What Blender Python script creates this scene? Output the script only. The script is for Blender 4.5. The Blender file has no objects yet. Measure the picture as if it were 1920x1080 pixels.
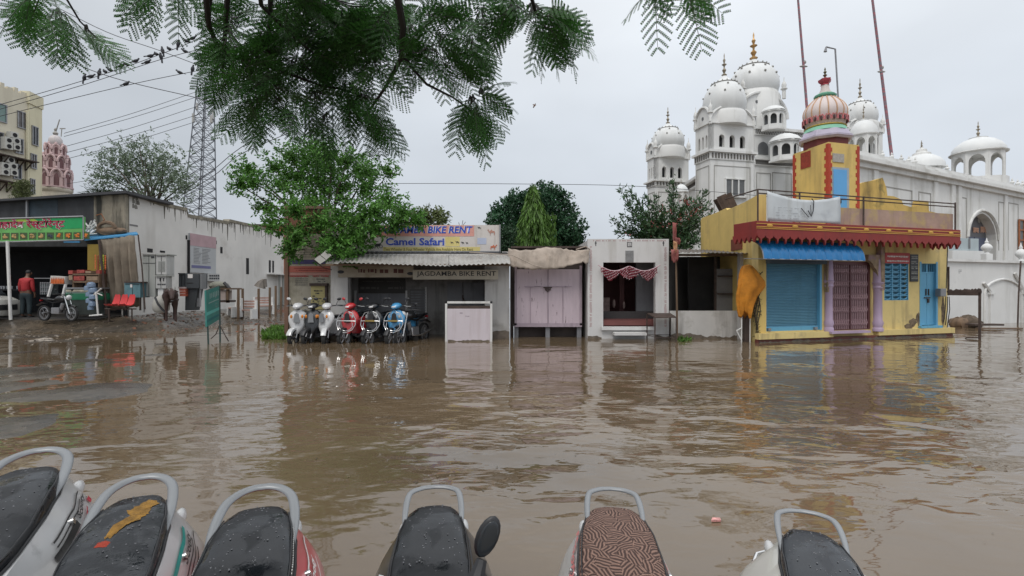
import bpy, bmesh, math, random
from mathutils import Vector, Matrix, noise as mnoise
rnd = random.Random(7)
sc = bpy.context.scene
R = math.radians
# ------------------------------------------------------------------ camera, sky, sun, exposure
H = 1.5                      # lens height above the flood water (water = z 0)
cam = bpy.data.cameras.new('camera'); cam.lens = 18.0; cam.sensor_width = 36.0
cam.clip_start = 0.05; cam.clip_end = 3000
camo = bpy.data.objects.new('camera', cam); sc.collection.objects.link(camo)
camo.location = (0, 0, H); camo.rotation_euler = (R(90), 0, 0); sc.camera = camo
sc.view_settings.view_transform = 'Standard'; sc.view_settings.look = 'None'
sc.view_settings.exposure = 0.12; sc.view_settings.gamma = 1.0
SUN_EL, SUN_AZ = R(58), R(205)
w = bpy.data.worlds.new('World'); sc.world = w; w.use_nodes = True
nt = w.node_tree; nt.nodes.clear()
def N(t, kind, **kw):
    n = t.nodes.new(kind)
    for k, v in kw.items(): setattr(n, k, v)
    return n
out = N(nt, 'ShaderNodeOutputWorld'); bg = N(nt, 'ShaderNodeBackground')
sky = N(nt, 'ShaderNodeTexSky', sky_type='NISHITA'); sky.sun_disc = False
sky.sun_elevation = SUN_EL; sky.sun_rotation = SUN_AZ; sky.dust_density = 4
tc = N(nt, 'ShaderNodeTexCoord'); sep = N(nt, 'ShaderNodeSeparateXYZ')
nt.links.new(tc.outputs['Generated'], sep.inputs[0])
rz = N(nt, 'ShaderNodeValToRGB')                      # overcast: brighter towards the zenith
rz.color_ramp.elements[0].position = 0.0; rz.color_ramp.elements[0].color = (5.7, 6.15, 6.75, 1)
rz.color_ramp.elements[1].position = 1.0; rz.color_ramp.elements[1].color = (14.5, 14.8, 15.2, 1)
e = rz.color_ramp.elements.new(0.30); e.color = (6.5, 6.95, 7.5, 1)
e = rz.color_ramp.elements.new(0.50); e.color = (8.0, 8.35, 8.75, 1)
nt.links.new(sep.outputs['Z'], rz.inputs[0])
nz = N(nt, 'ShaderNodeTexNoise'); nz.inputs['Scale'].default_value = 2.2; nz.inputs['Detail'].default_value = 4; nz.inputs['Roughness'].default_value = .45
mp = N(nt, 'ShaderNodeMapping'); mp.inputs['Scale'].default_value = (1, 1, 2.0)
nt.links.new(tc.outputs['Generated'], mp.inputs[0]); nt.links.new(mp.outputs[0], nz.inputs['Vector'])
mr = N(nt, 'ShaderNodeMapRange'); mr.inputs['From Min'].default_value = .3; mr.inputs['From Max'].default_value = .7
mr.inputs['To Min'].default_value = .90; mr.inputs['To Max'].default_value = 1.10
nt.links.new(nz.outputs['Fac'], mr.inputs[0])
mx = N(nt, 'ShaderNodeMapRange'); mx.inputs['From Min'].default_value = -.7; mx.inputs['From Max'].default_value = .6
mx.inputs['To Min'].default_value = .82; mx.inputs['To Max'].default_value = 1.16
nt.links.new(sep.outputs['X'], mx.inputs[0])
mu = N(nt, 'ShaderNodeMath', operation='MULTIPLY'); nt.links.new(mr.outputs[0], mu.inputs[0]); nt.links.new(mx.outputs[0], mu.inputs[1])
vm = N(nt, 'ShaderNodeVectorMath', operation='SCALE'); nt.links.new(rz.outputs[0], vm.inputs[0]); nt.links.new(mu.outputs[0], vm.inputs['Scale'])
mix = N(nt, 'ShaderNodeMix', data_type='RGBA'); mix.inputs[0].default_value = 0.93
nt.links.new(sky.outputs[0], mix.inputs[6]); nt.links.new(vm.outputs[0], mix.inputs[7])
nt.links.new(mix.outputs[2], bg.inputs['Color']); bg.inputs['Strength'].default_value = 0.1
nt.links.new(bg.outputs[0], out.inputs[0])
sl = bpy.data.lights.new('sun', 'SUN'); sl.energy = 1.3; sl.angle = R(22); sl.color = (1, .97, .92)
so = bpy.data.objects.new('sun', sl); sc.collection.objects.link(so)
so.rotation_euler = (R(90) - SUN_EL, 0, R(180) - SUN_AZ + R(0)); so.location = (0, 0, 30)
# ------------------------------------------------------------------ helpers
def P(px, py, Y): return Vector(((px - 960) * Y / 960, Y, H - (py - 540) * Y / 960))
def G(px, py, z=0.0):
    Y = 960 * (H - z) / (py - 540); return Vector(((px - 960) * Y / 960, Y, z))
W = {}
def Mat(loc=(0, 0, 0), rz=0, rx=0, ry=0, s=1):
    return Matrix.Translation(loc) @ Matrix.Rotation(rz, 4, 'Z') @ Matrix.Rotation(ry, 4, 'Y') @ Matrix.Rotation(rx, 4, 'X') @ Matrix.Scale(s, 4)
def tag(o, label, cat, group=None, kind=None):
    if label: o['label'] = label
    if cat: o['category'] = cat
    if group: o['group'] = group
    if kind: o['kind'] = kind
    return o
def thing(name, label, cat, loc=(0, 0, 0), rz=0, group=None):
    o = bpy.data.objects.new(name, None); sc.collection.objects.link(o); o.empty_display_size = .2
    o.location = loc; o.rotation_euler = (0, 0, rz); W[o.name] = Mat(loc, rz)
    return tag(o, label, cat, group)
class MB:
    def __init__(s): s.v = []; s.f = []; s.M = None
    def add(s, vs, fs):
        b = len(s.v)
        if s.M is not None: vs = [s.M @ Vector(v) for v in vs]
        s.v.extend([tuple(v) for v in vs]); s.f.extend([tuple(b + i for i in f) for f in fs]); return s
    def box(s, x0, x1, y0, y1, z0, z1):
        return s.add([(x0, y0, z0), (x1, y0, z0), (x1, y1, z0), (x0, y1, z0), (x0, y0, z1), (x1, y0, z1), (x1, y1, z1), (x0, y1, z1)],
                     [(0, 3, 2, 1), (4, 5, 6, 7), (0, 1, 5, 4), (1, 2, 6, 5), (2, 3, 7, 6), (3, 0, 4, 7)])
    def cbox(s, c, d): return s.box(c[0] - d[0] / 2, c[0] + d[0] / 2, c[1] - d[1] / 2, c[1] + d[1] / 2, c[2] - d[2] / 2, c[2] + d[2] / 2)
    def prism(s, pts, a0, a1, axis='z'):
        """pts: 2D ring (convex or not); axis z: (x,y) extruded z; axis y: (x,z) extruded y; axis x: (y,z) extruded x"""
        n = len(pts)
        def m(p, a): return (p[0], p[1], a) if axis == 'z' else ((p[0], a, p[1]) if axis == 'y' else (a, p[0], p[1]))
        vs = [m(p, a0) for p in pts] + [m(p, a1) for p in pts]
        fs = [tuple(range(n - 1, -1, -1)), tuple(range(n, 2 * n))] + [(i, (i + 1) % n, n + (i + 1) % n, n + i) for i in range(n)]
        return s.add(vs, fs)
    def loft(s, rings, cap=True, closed=True):
        n = len(rings[0]); vs = [p for r in rings for p in r]; fs = []
        for k in range(len(rings) - 1):
            for i in range(n if closed else n - 1):
                j = (i + 1) % n; fs.append((k * n + i, k * n + j, (k + 1) * n + j, (k + 1) * n + i))
        if cap and closed: fs.append(tuple(range(n - 1, -1, -1))); fs.append(tuple(range((len(rings) - 1) * n, len(rings) * n)))
        return s.add(vs, fs)
    def tube(s, pts, r, n=8, flat=1.0, cap=True):
        pts = [Vector(p) for p in pts]; rs = r if isinstance(r, (list, tuple)) else [r] * len(pts); rings = []
        up = None
        for i, p in enumerate(pts):
            t = (pts[min(i + 1, len(pts) - 1)] - pts[max(i - 1, 0)])
            if t.length < 1e-9: t = Vector((0, 0, 1))
            t.normalize()
            if up is None:
                up = Vector((0, 0, 1)) if abs(t.z) < .9 else Vector((0, 1, 0))
            a = t.cross(up); a = a.normalized() if a.length > 1e-6 else Vector((1, 0, 0)); b = a.cross(t).normalized(); up = b
            rings.append([p + a * rs[i] * math.cos(2 * math.pi * k / n) + b * rs[i] * flat * math.sin(2 * math.pi * k / n) for k in range(n)])
        return s.loft(rings, cap)
    def lathe(s, prof, c=(0, 0, 0), n=24, mod=None):
        rings = []
        for r, z in prof:
            rr = max(r, 1e-4)
            rings.append([(c[0] + rr * (mod(a) if mod else 1) * math.cos(a), c[1] + rr * (mod(a) if mod else 1) * math.sin(a), c[2] + z) for a in [2 * math.pi * k / n for k in range(n)]])
        return s.loft(rings)
    def ell(s, c, r, n=14, m=8):
        return s.loft([[(c[0] + r[0] * math.sin(t) * math.cos(a), c[1] + r[1] * math.sin(t) * math.sin(a), c[2] - r[2] * math.cos(t)) for a in [2 * math.pi * k / n for k in range(n)]] for t in [math.pi * (.03 + .94 * j / m) for j in range(m + 1)]])
    def cyl(s, p0, p1, r, n=14): return s.tube([p0, p1], r, n)
    def quad(s, a, b, c, d): return s.add([a, b, c, d], [(0, 1, 2, 3)])
    def leaf(s, p, d, side, L, w_, fold=0.0, nrm=None):
        a = p + d * L * .5 + side * w_ * .5; b = p + d * L * .5 - side * w_ * .5
        if nrm is not None: a = a + nrm * fold * L; b = b + nrm * fold * L
        i = len(s.v); s.v.extend([tuple(p), tuple(a), tuple(p + d * L), tuple(b)]); s.f.append((i, i + 1, i + 2, i + 3))
    def build(s, name, mat, parent=None, smooth=False, bevel=0, label=None, fix=True):
        me = bpy.data.meshes.new(name)
        vs = s.v
        if parent is not None:
            Mi = W[parent.name].inverted(); vs = [tuple(Mi @ Vector(v)) for v in vs]
        me.from_pydata(vs, [], s.f)
        if fix:
            b = bmesh.new(); b.from_mesh(me); bmesh.ops.recalc_face_normals(b, faces=b.faces)
            if bevel: bmesh.ops.bevel(b, geom=[e for e in b.edges if e.is_manifold and e.calc_face_angle(0) > .6], offset=bevel, segments=2, affect='EDGES', profile=.6, clamp_overlap=True)
            b.to_mesh(me); b.free()
        if smooth:
            me.polygons.foreach_set('use_smooth', [True] * len(me.polygons))
            try: me.set_sharp_from_angle(angle=R(42))
            except Exception: pass
        me.materials.append(mat)
        o = bpy.data.objects.new(name, me); sc.collection.objects.link(o)
        if parent is not None: o.parent = parent; W[o.name] = W[parent.name]
        else: W[o.name] = Matrix.Identity(4)
        if label: o['label'] = label
        return o
def copy_tree(o, parent=None):
    c = o.copy(); sc.collection.objects.link(c); c.parent = parent
    for ch in list(o.children): copy_tree(ch, c)
    return c
class Frame:
    """a wall plane from A to B (world xy); local (u along, n outwards to the viewer, z)"""
    def __init__(s, A, B):
        s.A = Vector(A).to_2d() if len(A) > 2 else Vector(A); s.B = Vector(B)
        s.u = (s.B - s.A).normalized(); s.n = Vector((s.u.y, -s.u.x)); s.L = (s.B - s.A).length
        s.M = Matrix(((s.u.x, s.n.x, 0, s.A.x), (s.u.y, s.n.y, 0, s.A.y), (0, 0, 1, 0), (0, 0, 0, 1)))
    def uz(s, px, py, off=0.0):
        t = (px - 960) / 960.0; a = s.A + s.n * off       # x = t*y
        u = (t * a.y - a.x) / (s.u.x - t * s.u.y); Y = a.y + u * s.u.y
        return u, H - (py - 540) * Y / 960
    def pt(s, u, n, z): return s.M @ Vector((u, n, z))
    def rect(s, px0, px1, py0, py1, off=0.0):
        u0, _ = s.uz(px0, 0, off); u1, _ = s.uz(px1, 0, off); um = (px0 + px1) / 2
        return u0, u1, s.uz(um, py1, off)[1], s.uz(um, py0, off)[1]
def pbox(mb, fr, px0, px1, py0, py1, d0, d1, off=None):
    u0, u1, z0, z1 = fr.rect(px0, px1, py0, py1, d1 if off is None else off)
    old = mb.M; mb.M = fr.M; mb.box(u0, u1, d0, d1, z0, z1); mb.M = old; return (u0, u1, z0, z1)
def arch_pts(a0, a1, zs, za, n=8, pointed=.35):
    c = (a0 + a1) / 2; h = (a1 - a0) / 2; o = []
    for i in range(n + 1):
        t = math.pi * i / n; x = c - h * math.cos(t); q = math.sin(t) ** (1 - .25 * pointed)
        if pointed: q = q * (1 - pointed * .35) + pointed * .35 * (1 - abs(math.cos(t)))
        o.append((x, zs + (za - zs) * q))
    return o
def arch_wall(mb, u0, u1, z0, z1, a0, a1, zs, za, d0, d1, n=8, zb=None):
    """rect wall with an arched opening; current mb.M maps (u,n,z)"""
    zb = z0 if zb is None else zb
    mb.box(u0, a0, d0, d1, z0, z1); mb.box(a1, u1, d0, d1, z0, z1)
    if zb > z0 + 1e-4: mb.box(a0, a1, d0, d1, z0, zb)
    ps = arch_pts(a0, a1, zs, za, n)
    for i in range(n):
        p, q = ps[i], ps[i + 1]
        mb.prism([(p[0], p[1]), (q[0], q[1]), (q[0], z1), (p[0], z1)], d0, d1, 'y')
def arch_pane(mb, a0, a1, zb, zs, za, d0, d1, n=8):
    mb.prism([(a0, zb), (a1, zb)] + arch_pts(a0, a1, zs, za, n)[::-1], d0, d1, 'y')
def skin(name, chains, mat, parent=None, sub=1, M=None):
    """chains: lists of (x,y,z,r) ; joints are shared by position; grown with a Skin modifier"""
    vs, rs, es, idx = [], [], [], {}
    for ch in chains:
        last = None
        for x, y, z, r in ch:
            k = (round(x, 4), round(y, 4), round(z, 4))
            if k not in idx: idx[k] = len(vs); vs.append(k); rs.append(r)
            if last is not None and last != idx[k]: es.append((last, idx[k]))
            last = idx[k]
    me = bpy.data.meshes.new(name); me.from_pydata(vs, es, [])
    o = bpy.data.objects.new(name, me); sc.collection.objects.link(o)
    m = o.modifiers.new('s', 'SKIN'); m.use_smooth_shade = True
    for i, d in enumerate(me.skin_vertices[0].data):
        rr = rs[i]; d.radius = rr if isinstance(rr, tuple) else (rr, rr); d.use_root = (i == 0)
    if sub: o.modifiers.new('u', 'SUBSURF').levels = sub
    bpy.context.view_layer.update()
    me2 = bpy.data.meshes.new_from_object(o.evaluated_get(bpy.context.evaluated_depsgraph_get()))
    bpy.data.objects.remove(o); bpy.data.meshes.remove(me)
    if M is not None: me2.transform(M)
    if parent is not None: me2.transform(W[parent.name].inverted())
    me2.materials.clear(); me2.materials.append(mat); me2.polygons.foreach_set('use_smooth', [True] * len(me2.polygons))
    me2.name = name; o2 = bpy.data.objects.new(name, me2); sc.collection.objects.link(o2)
    if parent is not None: o2.parent = parent
    W[o2.name] = W[parent.name] if parent is not None else Matrix.Identity(4)
    return o2
def text(s, org, ux, uy, width, height, mat, parent, name='lettering', bold=0.0, shear=0.0, ext=.001):
    cu = bpy.data.curves.new('t', 'FONT'); cu.body = s; cu.offset = bold; cu.shear = shear; cu.resolution_u = 2; cu.size = 1
    o = bpy.data.objects.new('t', cu); sc.collection.objects.link(o); bpy.context.view_layer.update()
    me = bpy.data.meshes.new_from_object(o.evaluated_get(bpy.context.evaluated_depsgraph_get()))
    bpy.data.objects.remove(o); bpy.data.curves.remove(cu)
    xs = [v.co.x for v in me.vertices]; ys = [v.co.y for v in me.vertices]
    x0, x1, y0, y1 = min(xs), max(xs), min(ys), max(ys)
    ux = Vector(ux).normalized(); uy = Vector(uy).normalized(); org = Vector(org)
    Mi = W[parent.name].inverted()
    for v in me.vertices:
        v.co = Mi @ (org + ux * ((v.co.x - x0) / (x1 - x0) * width) + uy * ((v.co.y - y0) / (y1 - y0) * height))
    me.materials.clear(); me.materials.append(mat); me.name = name
    o = bpy.data.objects.new(name, me); sc.collection.objects.link(o); o.parent = parent; W[o.name] = W[parent.name]
    return o
def ftext(fr, s, px0, px1, py0, py1, d, mat, parent, **k):
    u0, u1, z0, z1 = fr.rect(px0, px1, py0, py1, d)
    return text(s, fr.pt(u0, d, z0), (fr.u.x, fr.u.y, 0), (0, 0, 1), u1 - u0, z1 - z0, mat, parent, **k)
# ------------------------------------------------------------------ materials
def lin(c): return tuple(((x / 255 + .055) / 1.055) ** 2.4 if x / 255 > .04045 else x / 255 / 12.92 for x in c)
def mat(name, c, r=.65, metal=0.0, var=.15, vs=1.5, c2=None, p2=(.5, .62), s2=1.2, streak=0.0, sc_=(.03, .028, .025), ss=(5, 5, .5), sp=(.52, .68), bump=0.0, bs=30, coat=0.0, island=0.0, trans=0.0, spec=.5, stretch=None, wave=None, wet=None):
    m = bpy.data.materials.new(name); m.use_nodes = True; t = m.node_tree; b = t.nodes['Principled BSDF']
    L = t.links.new
    co = N(t, 'ShaderNodeTexCoord'); vec = co.outputs['Object']
    if stretch: mpn = N(t, 'ShaderNodeMapping'); mpn.inputs['Scale'].default_value = stretch; L(vec, mpn.inputs[0]); vec = mpn.outputs[0]
    n1 = N(t, 'ShaderNodeTexNoise'); n1.inputs['Scale'].default_value = vs; n1.inputs['Detail'].default_value = 7; n1.inputs['Roughness'].default_value = .6; L(vec, n1.inputs['Vector'])
    mr1 = N(t, 'ShaderNodeMapRange'); mr1.inputs['From Min'].default_value = .3; mr1.inputs['From Max'].default_value = .7; mr1.inputs['To Min'].default_value = 1 - var; mr1.inputs['To Max'].default_value = 1 + var; L(n1.outputs['Fac'], mr1.inputs[0])
    rgb = N(t, 'ShaderNodeRGB'); rgb.outputs[0].default_value = (*c, 1)
    sv = N(t, 'ShaderNodeVectorMath', operation='SCALE'); L(rgb.outputs[0], sv.inputs[0]); L(mr1.outputs[0], sv.inputs['Scale']); cur = sv.outputs[0]
    def mixin(cur, fac, col):
        q = N(t, 'ShaderNodeMix', data_type='RGBA'); L(fac, q.inputs[0]); L(cur, q.inputs[6]); q.inputs[7].default_value = (*col, 1); return q.outputs[2]
    if island:
        g = N(t, 'ShaderNodeNewGeometry'); q = N(t, 'ShaderNodeMapRange'); q.inputs['To Min'].default_value = 1 - island; q.inputs['To Max'].default_value = 1 + island; L(g.outputs['Random Per Island'], q.inputs[0])
        v2 = N(t, 'ShaderNodeVectorMath', operation='SCALE'); L(cur, v2.inputs[0]); L(q.outputs[0], v2.inputs['Scale']); cur = v2.outputs[0]
    if c2 is not None:
        n2 = N(t, 'ShaderNodeTexNoise'); n2.inputs['Scale'].default_value = s2; n2.inputs['Detail'].default_value = 9; n2.inputs['Roughness'].default_value = .65; L(vec, n2.inputs['Vector'])
        q = N(t, 'ShaderNodeMapRange'); q.inputs['From Min'].default_value = p2[0]; q.inputs['From Max'].default_value = p2[1]; L(n2.outputs['Fac'], q.inputs[0]); cur = mixin(cur, q.outputs[0], c2)
    if streak:
        mp_ = N(t, 'ShaderNodeMapping'); mp_.inputs['Scale'].default_value = ss; L(co.outputs['Object'], mp_.inputs[0])
        n3 = N(t, 'ShaderNodeTexNoise'); n3.inputs['Scale'].default_value = 1; n3.inputs['Detail'].default_value = 6; n3.inputs['Roughness'].default_value = .6; L(mp_.outputs[0], n3.inputs['Vector'])
        q = N(t, 'ShaderNodeMapRange'); q.inputs['From Min'].default_value = sp[0]; q.inputs['From Max'].default_value = sp[1]; q.inputs['To Max'].default_value = streak; L(n3.outputs['Fac'], q.inputs[0]); cur = mixin(cur, q.outputs[0], sc_)
    L(cur, b.inputs['Base Color'])
    if wet:                                                    # wet and dry patches
        nw = N(t, 'ShaderNodeTexNoise'); nw.inputs['Scale'].default_value = wet[0]; nw.inputs['Detail'].default_value = 4; nw.inputs['Distortion'].default_value = .6; L(vec, nw.inputs['Vector'])
        qw = N(t, 'ShaderNodeMapRange'); qw.inputs['From Min'].default_value = .44; qw.inputs['From Max'].default_value = .56; qw.inputs['To Min'].default_value = wet[1]; qw.inputs['To Max'].default_value = wet[2]; L(nw.outputs['Fac'], qw.inputs[0]); L(qw.outputs[0], b.inputs['Roughness'])
    b.inputs['Roughness'].default_value = r; b.inputs['Metallic'].default_value = metal
    b.inputs['Specular IOR Level'].default_value = spec
    if coat: b.inputs['Coat Weight'].default_value = coat; b.inputs['Coat Roughness'].default_value = .08
    if bump:
        n4 = N(t, 'ShaderNodeTexNoise'); n4.inputs['Scale'].default_value = bs; n4.inputs['Detail'].default_value = 5; L(vec, n4.inputs['Vector'])
        bp = N(t, 'ShaderNodeBump'); bp.inputs['Strength'].default_value = bump; bp.inputs['Distance'].default_value = .02; L(n4.outputs['Fac'], bp.inputs['Height']); L(bp.outputs[0], b.inputs['Normal'])
    if trans:
        tr = N(t, 'ShaderNodeBsdfTranslucent'); L(cur, tr.inputs['Color']); ms = N(t, 'ShaderNodeMixShader'); ms.inputs[0].default_value = trans
        L(b.outputs[0], ms.inputs[1]); L(tr.outputs[0], ms.inputs[2]); L(ms.outputs[0], t.nodes['Material Output'].inputs[0])
    return m
m_white = mat('white_paint', (.62, .61, .59), .7, var=.08, streak=.35, sc_=(.22, .2, .17))
m_blk = mat('black_plastic', (.02, .02, .022), .45, var=.2)
m_rub = mat('rubber', (.018, .018, .018), .8)
m_chrome = mat('chrome', (.6, .6, .6), .22, metal=.9, var=.05)
m_steel = mat('dull_steel', (.28, .28, .29), .45, metal=.6, c2=(.12, .06, .03), p2=(.6, .7), s2=6)
m_rust = mat('rusty_iron', (.06, .04, .032), .75, var=.4, vs=6)
m_dark = mat('dark_interior', (.018, .017, .018), .9)
m_glass = mat('dark_glass', (.03, .034, .038), .08, var=.05)
m_red = mat('red_paint', (.32, .02, .02), .5, streak=.3)
m_wood = mat('weathered_wood', (.14, .09, .055), .75, var=.35, vs=6, stretch=(1, 1, .2))
# ------------------------------------------------------------------ ground and water
def ss(x): x = max(0, min(1, x)); return x * x * (3 - 2 * x)
SH = [(-30, -2.5), (3, -3.3), (5, -4.1), (8, -5.6), (12, -7.6), (16, -8.8), (19, -8.6), (22, -8.2), (60, -7.0), (900, -7)]
def shore(y):
    for (a, b), (c, d) in zip(SH, SH[1:]):
        if a <= y <= c: return b + (d - b) * (y - a) / (c - a)
    return SH[-1][1]
def hz(x, y):
    d = shore(y) - x
    n = mnoise.fractal(Vector((x * .5, y * .5, 3)), 1.0, 2.0, 5)
    n2 = mnoise.noise(Vector((x * .22, y * .30, 9)))
    b_ = -.28 - .22 * ss((6.5 - y) / 3)
    z = b_ - b_ * ss((d + 3.4) / 4.4 + .25 * n2) if d < 1.0 else b_ - b_ * ss(max((d + 3.4) / 4.4 + .25 * n2, d / 2))
    z += ss((d + 1.2) / 1.6) * (.030 * n + .020 * n2 - .009) * (1 if abs(x) < 80 else 0)
    z += .42 * ss((y - 17.0) / 2.0) * ss((-12.0 - x) / 1.2) + (-.02 * ss((y - 15) / 2) * (1 - ss((y - 20) / 3)) + .36 * ss((y - 20) / 13)) * ss((d - .2) / 1.5) * (1 - ss((-12.0 - x) / 1.2)) if y < 60 else .42
    z += .02 * n * ss((y - 17) / 2) * ss(d / 2)
    return z
xs = [-900, -300, -120, -70, -45] + [-36 + .5 * i for i in range(24)] + [-24 + .13 * i for i in range(162)] + [-2.9 + .6 * i for i in range(12)] + [6, 10, 20, 40, 80, 200, 400, 900]
ys = [-300, -60, -20, -6] + [0 + .5 * i for i in range(5)] + [2.6 + .13 * i for i in range(160)] + [23.6 + .5 * i for i in range(28)] + [40, 50, 70, 100, 200, 500, 1500]
g = MB(); nx = len(xs)
g.v = [(x, y, hz(x, y)) for y in ys for x in xs]
g.f = [(j * nx + i, j * nx + i + 1, (j + 1) * nx + i + 1, (j + 1) * nx + i) for j in range(len(ys) - 1) for i in range(nx - 1)]
def ground_mat():
    m = bpy.data.materials.new('wet_muddy_asphalt'); m.use_nodes = True; t = m.node_tree; b = t.nodes['Principled BSDF']; L = t.links.new
    co = N(t, 'ShaderNodeTexCoord')
    def no(s, d=8, r=.6):
        n = N(t, 'ShaderNodeTexNoise'); n.inputs['Scale'].default_value = s; n.inputs['Detail'].default_value = d; n.inputs['Roughness'].default_value = r; L(co.outputs['Object'], n.inputs['Vector']); return n.outputs['Fac']
    cr = N(t, 'ShaderNodeValToRGB'); L(no(.35), cr.inputs[0])
    E = cr.color_ramp.elements; E[0].position = .42; E[0].color = (.058, .052, .045, 1); E[1].position = .66; E[1].color = (.12, .095, .068, 1)
    cr2 = N(t, 'ShaderNodeValToRGB'); L(no(7, 6), cr2.inputs[0]); E = cr2.color_ramp.elements; E[0].position = .35; E[0].color = (.6, .6, .6, 1); E[1].position = .7; E[1].color = (1.35, 1.3, 1.25, 1)
    mm = N(t, 'ShaderNodeMix', data_type='RGBA', blend_type='MULTIPLY'); mm.inputs[0].default_value = 1; L(cr.outputs[0], mm.inputs[6]); L(cr2.outputs[0], mm.inputs[7]); L(mm.outputs[2], b.inputs['Base Color'])
    rr = N(t, 'ShaderNodeMapRange'); L(no(.9), rr.inputs[0]); rr.inputs['From Min'].default_value = .4; rr.inputs['From Max'].default_value = .6; rr.inputs['To Min'].default_value = .06; rr.inputs['To Max'].default_value = .36; L(rr.outputs[0], b.inputs['Roughness'])
    bp = N(t, 'ShaderNodeBump'); bp.inputs['Strength'].default_value = .35; bp.inputs['Distance'].default_value = .02; L(no(14, 8, .7), bp.inputs['Height']); L(bp.outputs[0], b.inputs['Normal'])
    return m
tag(g.build('ground', ground_mat(), smooth=False, fix=False), None, None, kind='structure')
def water_mat():
    m = bpy.data.materials.new('muddy_flood_water'); m.use_nodes = True; t = m.node_tree; b = t.nodes['Principled BSDF']; L = t.links.new
    co = N(t, 'ShaderNodeTexCoord')
    def no(scale, sx, sy, d=3, rot=0.0, dist=0.0, r=.5):
        mpn = N(t, 'ShaderNodeMapping'); mpn.inputs['Scale'].default_value = (sx, sy, 1); mpn.inputs['Rotation'].default_value = (0, 0, rot); L(co.outputs['Object'], mpn.inputs[0])
        n = N(t, 'ShaderNodeTexNoise'); n.inputs['Scale'].default_value = scale; n.inputs['Detail'].default_value = d; n.inputs['Roughness'].default_value = r; n.inputs['Distortion'].default_value = dist; L(mpn.outputs[0], n.inputs['Vector']); return n.outputs['Fac']
    def ma(op, a, c):
        q = N(t, 'ShaderNodeMath', operation=op)
        for i, v in enumerate((a, c)):
            if isinstance(v, (int, float)): q.inputs[i].default_value = v
            else: L(v, q.inputs[i])
        return q.outputs[0]
    cr = N(t, 'ShaderNodeValToRGB'); L(no(.25, 1, 1, 5), cr.inputs[0]); E = cr.color_ramp.elements
    E[0].position = .35; E[0].color = (.110, .077, .045, 1); E[1].position = .65; E[1].color = (.155, .113, .071, 1); L(cr.outputs[0], b.inputs['Base Color'])
    b.inputs['Roughness'].default_value = .03; b.inputs['IOR'].default_value = 1.5; b.inputs['Specular IOR Level'].default_value = .85
    sepx = N(t, 'ShaderNodeSeparateXYZ'); L(co.outputs['Object'], sepx.inputs[0])
    # wind: a band of ripples in the middle distance to the right, calmer near the lens and by the shops
    def rng(v, a, c, lo, hi):
        q = N(t, 'ShaderNodeMapRange', interpolation_type='SMOOTHSTEP'); L(v, q.inputs[0]); q.inputs['From Min'].default_value = a; q.inputs['From Max'].default_value = c; q.inputs['To Min'].default_value = lo; q.inputs['To Max'].default_value = hi; return q.outputs[0]
    wx = rng(sepx.outputs['X'], -3, 1.5, .35, 1.0)
    wy = ma('MULTIPLY', rng(sepx.outputs['Y'], 2.2, 4.2, .35, 1.0), rng(sepx.outputs['Y'], 6, 11, 1.0, .26))
    gust = rng(no(.5, 1, 1, 3), .38, .62, .35, 1.25)
    amp = ma('MULTIPLY', ma('MULTIPLY', wx, wy), gust)
    big = ma('MULTIPLY', no(1.3, .85, 1.5, 3, .5, .4, .45), 1.35)
    med = ma('MULTIPLY', no(4.2, .7, 1.4, 2, -.25, .8, .4), .30)
    fin = ma('MULTIPLY', no(15, .5, 1.4, 1, .15, .5), .022)
    hgt = ma('MULTIPLY', ma('ADD', ma('ADD', big, med), fin), amp)
    bp = N(t, 'ShaderNodeBump'); bp.inputs['Strength'].default_value = 1.0; bp.inputs['Distance'].default_value = .052; L(hgt, bp.inputs['Height']); L(bp.outputs[0], b.inputs['Normal'])
    return m
wt = MB(); wt.quad((-120, -30, 0), (160, -30, 0), (160, 90, 0), (-120, 90, 0))
tag(wt.build('flood_water', water_mat(), fix=False), None, None, kind='structure')
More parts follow.
